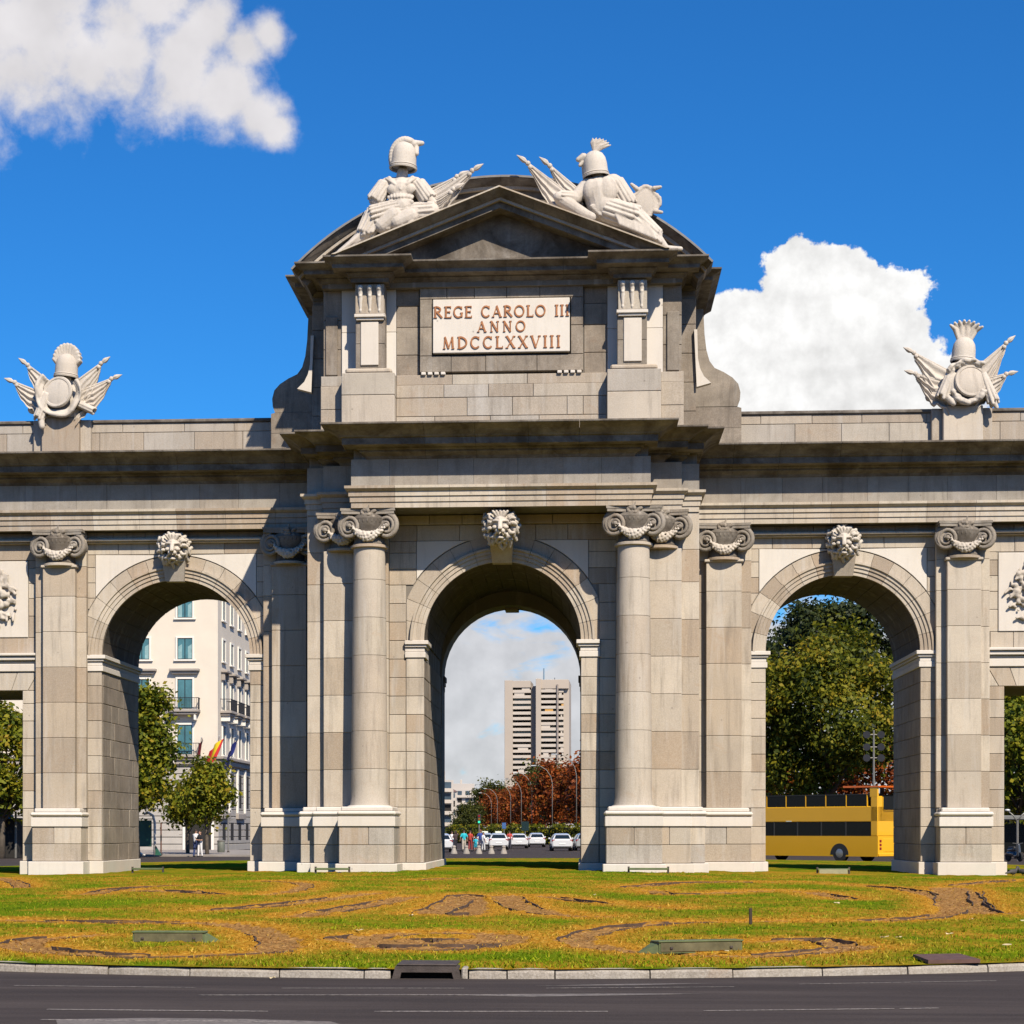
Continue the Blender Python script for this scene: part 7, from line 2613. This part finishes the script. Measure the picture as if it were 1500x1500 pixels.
def person(x, y, z, rz, shirt, trousers, label, h=1.72, arms=((.30, .05, .92), (.30, .05, .92)), elbows=None, lean=0.0, stride=0.08, long_hair=False, shorts=False, group="people on the pavement", hairmat=None):
    """arms: hand positions per side in body units (x outwards, y forward, z up) for a 1.72 m figure facing -y"""
    e = empty("person", (x, y, z), rz)
    s = h / 1.72
    e.scale = (s, s, s)
    tag(e, label, "person", group)
    b = MB()
    b.ell((lean, 0, 1.60), (.078, .098, .115)); b.ell((lean, -.06, 1.545), (.055, .05, .06))
    b.cap((lean, -.098, 1.60), (lean, -.112, 1.575), .015, .018, 6)
    for q in (-1, 1):
        b.ell((lean + q * .08, .01, 1.595), (.014, .026, .034), seg=8, rings=6)
    b.cap((lean * .8, .01, 1.40), (lean, 0, 1.52), .058, .052)
    b.cap((0, 0, .98), (lean * .7, 0, 1.30), .135, .155)
    hips = []
    for i, q in enumerate((-1, 1)):
        hx, hy, hz = arms[i]
        sh = Vector((lean * .7 + q * .175, 0, 1.37))
        hand = Vector((q * hx, -hy, hz))
        el = Vector(elbows[i]) if elbows else (sh + hand) / 2 + Vector((q * .05, .05, -.02))
        if elbows:
            el = Vector((q * elbows[i][0], -elbows[i][1], elbows[i][2]))
        b.cap(sh, el, .052, .042); b.cap(el, hand, .040, .029)
        d = (hand - el).normalized()
        b.cap(hand, hand + d * .07, .032, .036, 8)
        for f in range(4):
            b.cap(hand + d * .09 + Vector((0, (f - 1.5) * .018, 0)), hand + d * (.15 + .012 * (1.5 - abs(f - 1.5))) + Vector((0, (f - 1.5) * .02, -.008)), .010, .008, 5)
        b.cap(hand + d * .03 + Vector((0, -.03, 0)), hand + d * .09 + Vector((0, -.055, 0)), .011, .009, 5)
        hip = Vector((q * .09, 0, .93)); kn = Vector((q * .095, -.02 + q * stride * .5, .50)); an = Vector((q * .10, q * stride, .09))
        b.cap(hip, kn, .085, .058); b.cap(kn, an, .056, .038); b.cap(an + Vector((0, .02, -.04)), an + Vector((0, -.13, -.055)), .04, .032, 8)
        hips.append((hip, kn, an, sh, el, hand, q))
    fused(b, "body", SKIN, e, .014, 1, .5)
    t = MB()
    t.cap((lean * .72, 0, 1.30), (lean * .3, 0, 1.0), .172, .150, 12)
    t.cap((lean * .7 - .13, 0, 1.375), (lean * .7 + .13, 0, 1.375), .075, .075)
    for hip, kn, an, sh, el, hand, q in hips:
        t.cap(sh, sh + (el - sh) * .75, .066, .06)
    fused(t, "shirt", clothm(shirt), e, .018, 2, .5)
    t = MB()
    t.cap((-.06, 0, .97), (.06, 0, .97), .125, .125)
    for hip, kn, an, sh, el, hand, q in hips:
        t.cap(hip, kn, .100, .074)
        if not shorts:
            t.cap(kn, an + Vector((0, 0, .02)), .074, .062)
    fused(t, "trousers", clothm(trousers), e, .018, 2, .5)
    t = MB()
    t.ell((lean, .018, 1.635), (.088, .100, .095))
    if long_hair:
        t.cap((lean, .06, 1.6), (lean, .09, 1.38), .075, .05)
    fused(t, "hair", hairmat or HAIR, e, .016, 1, .5)
    t = MB()
    for hip, kn, an, sh, el, hand, q in hips:
        t.cap(an + Vector((0, .03, -.045)), an + Vector((0, -.14, -.055)), .046, .036, 8)
    fused(t, "shoes", PLASTIC, e, .016, 1, .5)
    return e


GC = "couple outside the white building"
person(-22.55, 64.3, -0.33, R(150), (0.70, 0.70, 0.70), (0.03, 0.05, 0.14), "person in white shirt and blue jeans hugging the person in white trousers", 1.80, ((.02, .36, 1.18), (.05, .34, 1.30)), ((.30, .10, 1.15), (.30, .12, 1.18)), group=GC)
person(-22.22, 64.05, -0.33, R(-40), (0.012, 0.012, 0.015), (0.72, 0.70, 0.68), "person in black top and white trousers hugged by the person in jeans", 1.70, ((.04, .34, 1.25), (.10, .32, 1.12)), ((.28, .08, 1.14), (.30, .1, 1.10)), long_hair=True, group=GC)
GP = "people crossing behind the arch"
person(-7.0, 97.5, -0.33, R(200), (0.02, 0.42, 0.50), (0.45, 0.40, 0.33), "person in a turquoise shirt and pale trousers among the crossing people", 1.78, group=GP)
person(-6.6, 99.5, -0.33, R(150), (0.42, 0.05, 0.03), (0.25, 0.04, 0.04), "person in a red shirt beside the turquoise shirt", 1.74, group=GP)
person(-6.1, 98.5, -0.33, R(170), (0.02, 0.40, 0.52), (0.02, 0.30, 0.40), "shorter person in all turquoise clothes right of the red shirt", 1.22, shorts=True, group=GP)
person(-5.85, 101.5, -0.33, R(190), (0.03, 0.06, 0.25), (0.05, 0.05, 0.09), "person in a dark blue shirt standing behind the others", 1.80, group=GP, hairmat=simple("red_hair", (0.25, 0.09, 0.04), 0.7))
person(-5.45, 98.0, -0.33, R(120), (0.72, 0.72, 0.72), (0.55, 0.55, 0.55), "person in a white shirt next to the white taxi", 1.60, group=GP)
person(-7.75, 98.5, -0.33, R(220), (0.06, 0.04, 0.04), (0.02, 0.02, 0.03), "person in dark clothes left of the turquoise shirt", 1.72, ((.42, .25, 1.45), (.30, .05, .92)), group=GP, long_hair=True)
person(-8.2, 101.0, -0.33, R(160), (0.70, 0.70, 0.70), (0.05, 0.06, 0.10), "person in a white top at the left jamb of the central arch", 1.68, group=GP)
person(-4.2, 123.0, -0.33, R(180), (0.45, 0.06, 0.05), (0.06, 0.06, 0.08), "person in a red top behind the white taxi", 1.70, group=GP)

# ================================================================== street furniture
STEEL = simple("galvanised_steel", (0.22, 0.21, 0.185), 0.5, 0.4, var=0.1)
LAMPH = simple("lamp_head", (0.62, 0.63, 0.62), 0.4, 0.2)
ORD = ["nearest", "second nearest", "third nearest", "fourth nearest", "fifth nearest", "sixth nearest", "farthest"]
for k, (x, D) in enumerate(((1.9, 271), (-2.0, 318), (-6.2, 358), (-9.3, 400), (-13.0, 445), (-17.8, 490), (-21.7, 545))):
    e = empty("street_lamp", (x, D - 65, -0.33))
    tag(e, "tall curved street lamp, " + ORD[k] + " along the red avenue trees", "lamp", "street lamps on the avenue")
    MB().tube([(0, 0, 0), (0, 0, 9.2), (-0.25, 0, 10.3), (-0.9, 0, 11.3), (-1.8, 0, 11.9), (-2.7, 0, 12.0)], [.085, .06, .055, .05, .045, .04], 8).build("pole", STEEL, e, smooth='all')
    q = MB(); q.cbox(-3.4, -2.6, -.16, .16, 11.92, 12.08, .05); q.build("lamp_head", LAMPH, e)
    MB().lathe([(.24, 0), (.22, .5), (.13, .6)], 10).build("base", STEEL, e)

e = empty("traffic_light", (-7.0, 122.0, -0.33))
tag(e, "traffic light showing green beside the avenue", "traffic light")
MB().tube([(0, 0, 0), (0, 0, 3.2)], .06, 8).build("pole", STEEL, e)
MB().cbox(-.16, .16, -.14, .1, 2.35, 3.25, .03).build("housing", PLASTIC, e)
GREENL, gw, gb = new_mat("green_signal")
gb.inputs['Base Color'].default_value = (0.01, 0.35, 0.16, 1)
gb.inputs['Emission Color'].default_value = (0.02, 0.8, 0.35, 1)
gb.inputs['Emission Strength'].default_value = 1.2
for zz, mt in ((3.08, LAMP_R), (2.80, simple("amber_lens", (.2, .1, .01), .3)), (2.52, GREENL)):
    MB().lathe([(.01, -.16), (.10, -.155), (.11, -.13)], 14, (0, 0, zz), axis='y').build("signal_lens", mt, e)

for (x, D, w_, h_, z_, col, lab) in ((-2.4, 185, .36, .55, 1.9, (0.05, 0.12, 0.30), "small blue road sign above the white cars"), (-1.0, 205, .75, .95, 1.7, (0.006, 0.022, 0.022), "dark green direction sign before the hedge")):
    e = empty("road_sign", (x - 2.2, D - 65, -0.33))
    tag(e, lab, "sign")
    MB().tube([(0, 0, 0), (0, 0, z_ + h_)], .045, 7).build("post", STEEL, e)
    MB().cbox(-w_ / 2, w_ / 2, -.09, -.05, z_, z_ + h_, .01).build("panel", simple("sign_face", col, .4), e)

# concrete bollards with low rails between them
for k in range(5):
    x = -6.9 + 0.92 * k
    e = empty("bollard", (x, 83.0, -0.33))
    tag(e, "squat pale concrete bollard before the crossing people, " + ["first", "second", "third", "fourth", "fifth"][k] + " from the left jamb", "bollard", "concrete bollards behind the arch")
    m = MB(); m.lathe([(.26, 0), (.24, .12), (.15, .34), (.13, .46), (.16, .50), (.12, .60), (.02, .63)], 12); m.build("post", CONC, e, smooth=True)
    if k < 4:
        MB().tube([(.16, 0, .30), (.46, 0, .26), (.76, 0, .30)], .045, 7).build("rail", RAIL, e)

# advertising shelter, bin and small posts through the left arch
GREENP = simple("green_poster", (0.03, 0.11, 0.07), 0.35, var=0.25, scale=2)
e = empty("advertising_shelter", (-25.6, 63.0, -0.20))
tag(e, "white framed street shelter with a green poster panel at the left jamb", "shelter")
MB().cbox(-.42, .42, -.05, .05, .55, 2.25, .02).build("poster_panel", GREENP, e)
MB().tube([(.62, 0, 0), (.62, 0, 2.1), (.50, 0, 2.55), (.22, 0, 2.72), (-.1, 0, 2.66)], .085, 8).build("curved_frame", TRIMW, e, smooth='all')
MB().tube([(-.75, 0, .75), (-.55, 0, .35), (-.25, 0, .08), (0, 0, .0)], .06, 8).build("foot_hoop", TRIMW, e, smooth='all')
MB().cbox(-.5, .5, -.03, .03, 2.3, 2.36, .01).build("crossbar", STEEL, e)
MB().add([(.68, -.1, 0), (1.05, -.1, 0), (.68, -.1, .62), (.68, .1, 0), (1.05, .1, 0), (.68, .1, .62)], [(0, 1, 2), (3, 5, 4), (1, 4, 5, 2), (0, 2, 5, 3)]).build("side_fin", GREENP, e)
MB().cbox(-1.05, -.72, -.1, .1, 1.05, 1.75, .03).build("yellow_notice", simple("yellow_notice", (.55, .5, .02), .5), e)
e = empty("litter_bin", (-23.0, 76.0, -0.20))
tag(e, "grey green cylindrical litter bin right of the hugging couple", "bin")
MB().lathe([(.24, .05), (.27, .1), (.27, .78), (.24, .82)], 18).build("drum", simple("bin_grey", (.12, .13, .11), .6), e, smooth=True)
MB().lathe([(.29, .80), (.30, .86), (.2, .92), (.02, .94)], 18).build("lid", STEEL, e, smooth=True)
for (x, y, hh, lab) in ((-23.2, 80.0, 2.9, "thin grey post just right of the litter bin"), (-25.2, 66.0, 2.1, "thin rusty post right of the poster shelter")):
    e = empty("street_post", (x, y, -0.20))
    tag(e, lab, "post")
    MB().tube([(0, 0, 0), (0, 0, hh)], .05, 8).build("pole", STEEL if x > -24 else simple("rusty_post", (.13, .06, .04), .8), e)
    MB().lathe([(.1, 0), (.09, .1), (.05, .13)], 10).build("base", IRON, e)
e = empty("wall_lantern", (-26.6, 98.4, 5.4))
tag(e, "white globe lantern hanging at the corner of the white building", "lantern")
MB().tube([(-.9, .8, .9), (-.3, .2, .6), (0, 0, .3)], .04, 7).build("bracket", RAIL, e)
MB().lathe([(.05, .3), (.22, .1), (.26, -.15), (.16, -.4), (.02, -.45)], 14).build("globe", TRIMW, e, smooth=True)

# kiosk with blue awning through the far left doorway
e = empty("kiosk", (-33.3, 57.0, -0.33))
tag(e, "dark kiosk with a bright blue awning in the far left doorway", "kiosk")
MB().cbox(-2.2, .95, 0, 2, 0, 2.5, .03).build("cabin", DARKIN, e)
MB().prism([(-2.4, 2.45), (.75, 2.45), (.55, 2.95), (-2.3, 2.95)], -.9, .3).build("awning", simple("blue_awning", (.01, .22, .60), .6), e)
MB().cbox(.86, .98, -.06, .06, 0, 2.9, .02).build("corner_post", STEEL, e)
# floodlight mast right of the bus
e = empty("floodlight_mast", (21.3, 66.0, -0.33))
tag(e, "steel mast with round floodlights standing behind the yellow bus", "mast")
MB().tube([(0, 0, 0), (0, 0, 8.2)], [.09, .06], 8).build("pole", STEEL, e)
for zz in (7.9, 7.1, 6.4):
    MB().tube([(-.42, 0, zz), (.42, 0, zz)], .035, 6).build("crossarm", STEEL, e)
    for s in (-1, 1):
        f_ = empty("lamp", (s * .46, -.05, zz), 0, e)
        MB().lathe([(.05, .22), (.2, .12), (.24, -.05)], 16, axis='y').build("lamp_shell", RAIL, f_, smooth=True)
        MB().lathe([(.005, -.04), (.22, -.045), (.225, -.03)], 16, axis='y').build("lamp_lens", simple("lamp_lens", (.35, .38, .42), .2), f_)
# shelter and street light glimpsed through the far right doorway
e = empty("bus_shelter", (28.8, 58.0, -0.33))
tag(e, "grey roofed bus shelter glimpsed through the far right doorway", "shelter")
MB().cbox(-1.3, 4.2, -.8, .8, 2.35, 2.62, .05).build("roof", simple("shelter_roof", (.16, .16, .15), .6), e)
for xx in (-.9, 1.4, 3.8):
    MB().cbox(xx - .05, xx + .05, .5, .6, 0, 2.36, .01).build("post", RAIL, e)
MB().cbox(-.9, 3.8, .53, .56, .4, 2.1, .005).build("glass_back", BGL, e)
e = empty("forked_lamp_post", (27.0, 50.0, -0.33))
tag(e, "grey forked lamp post in the far right doorway", "lamp")
MB().tube([(0, 0, 0), (0, 0, 2.3)], .07, 8).build("pole", STEEL, e)
for s in (-1, 1):
    MB().tube([(0, 0, 2.2), (s * .22, 0, 2.55), (s * .5, 0, 2.8)], .045, 7).build("arm", STEEL, e, smooth='all')
    MB().ell((s * .55, 0, 2.86), (.16, .12, .07), seg=10, rings=6).build("lamp_head", LAMPH, e, smooth='all')
e = empty("motor_scooter", (26.2, 47.0, -0.33), R(20))
tag(e, "dark parked motor scooter under the forked lamp post", "scooter")
for yy in (-.55, .6):
    MB().lathe([(.14, -.05), (.24, -.055), (.27, 0), (.24, .055), (.14, .05)], 18, (0, yy, .27), axis='x').build("wheel", TYRE, e, smooth=True)
m = MB(); m.cap((0, .55, .45), (0, -.05, .40), .16, .14); m.cap((0, .5, .62), (0, .05, .68), .14, .12); m.cap((0, -.15, .30), (0, -.42, .35), .14, .12); m.cap((0, -.45, .35), (0, -.40, .92), .13, .09)
fused(m, "bodywork", DARK_P, e, .03, 2, .5)
MB().tube([(-.32, -.32, 1.02), (0, -.40, .98), (.32, -.32, 1.02)], .03, 7).build("handlebar", PLASTIC, e)
MB().cap((0, .52, .74), (0, .02, .76), .10, .10).build("seat", PLASTIC, e, smooth='all')

# two dark pigeons feeding on the grass by the right pier
PIG = simple("pigeon_feathers", (0.055, 0.05, 0.05), 0.7, var=0.3, scale=30)
for k, (x, y, rz) in enumerate(((15.7, -2.2, .6), (16.15, -1.6, 2.4))):
    z = float(lawn_h(x, y)) + .02
    e = empty("pigeon", (x, y, z), rz)
    tag(e, "dark pigeon on the grass by the right-hand pier, " + ("nearer the plinth" if k == 0 else "at the doorway"), "pigeon", "pigeons by the doorway")
    m = MB()
    m.ell((0, 0, .13), (.16, .08, .085)); m.cap((.12, 0, .16), (.19, 0, .25), .05, .035); m.ell((.205, 0, .27), (.042, .035, .037)); m.cap((.235, 0, .265), (.27, 0, .255), .012, .005, 5)
    m.cap((-.12, 0, .12), (-.30, 0, .09), .05, .025)
    for s in (-1, 1):
        m.cap((.02, s * .035, .08), (.02, s * .035, -.02), .012, .01, 5)
    fused(m, "body", PIG, e, .012, 1, .6)
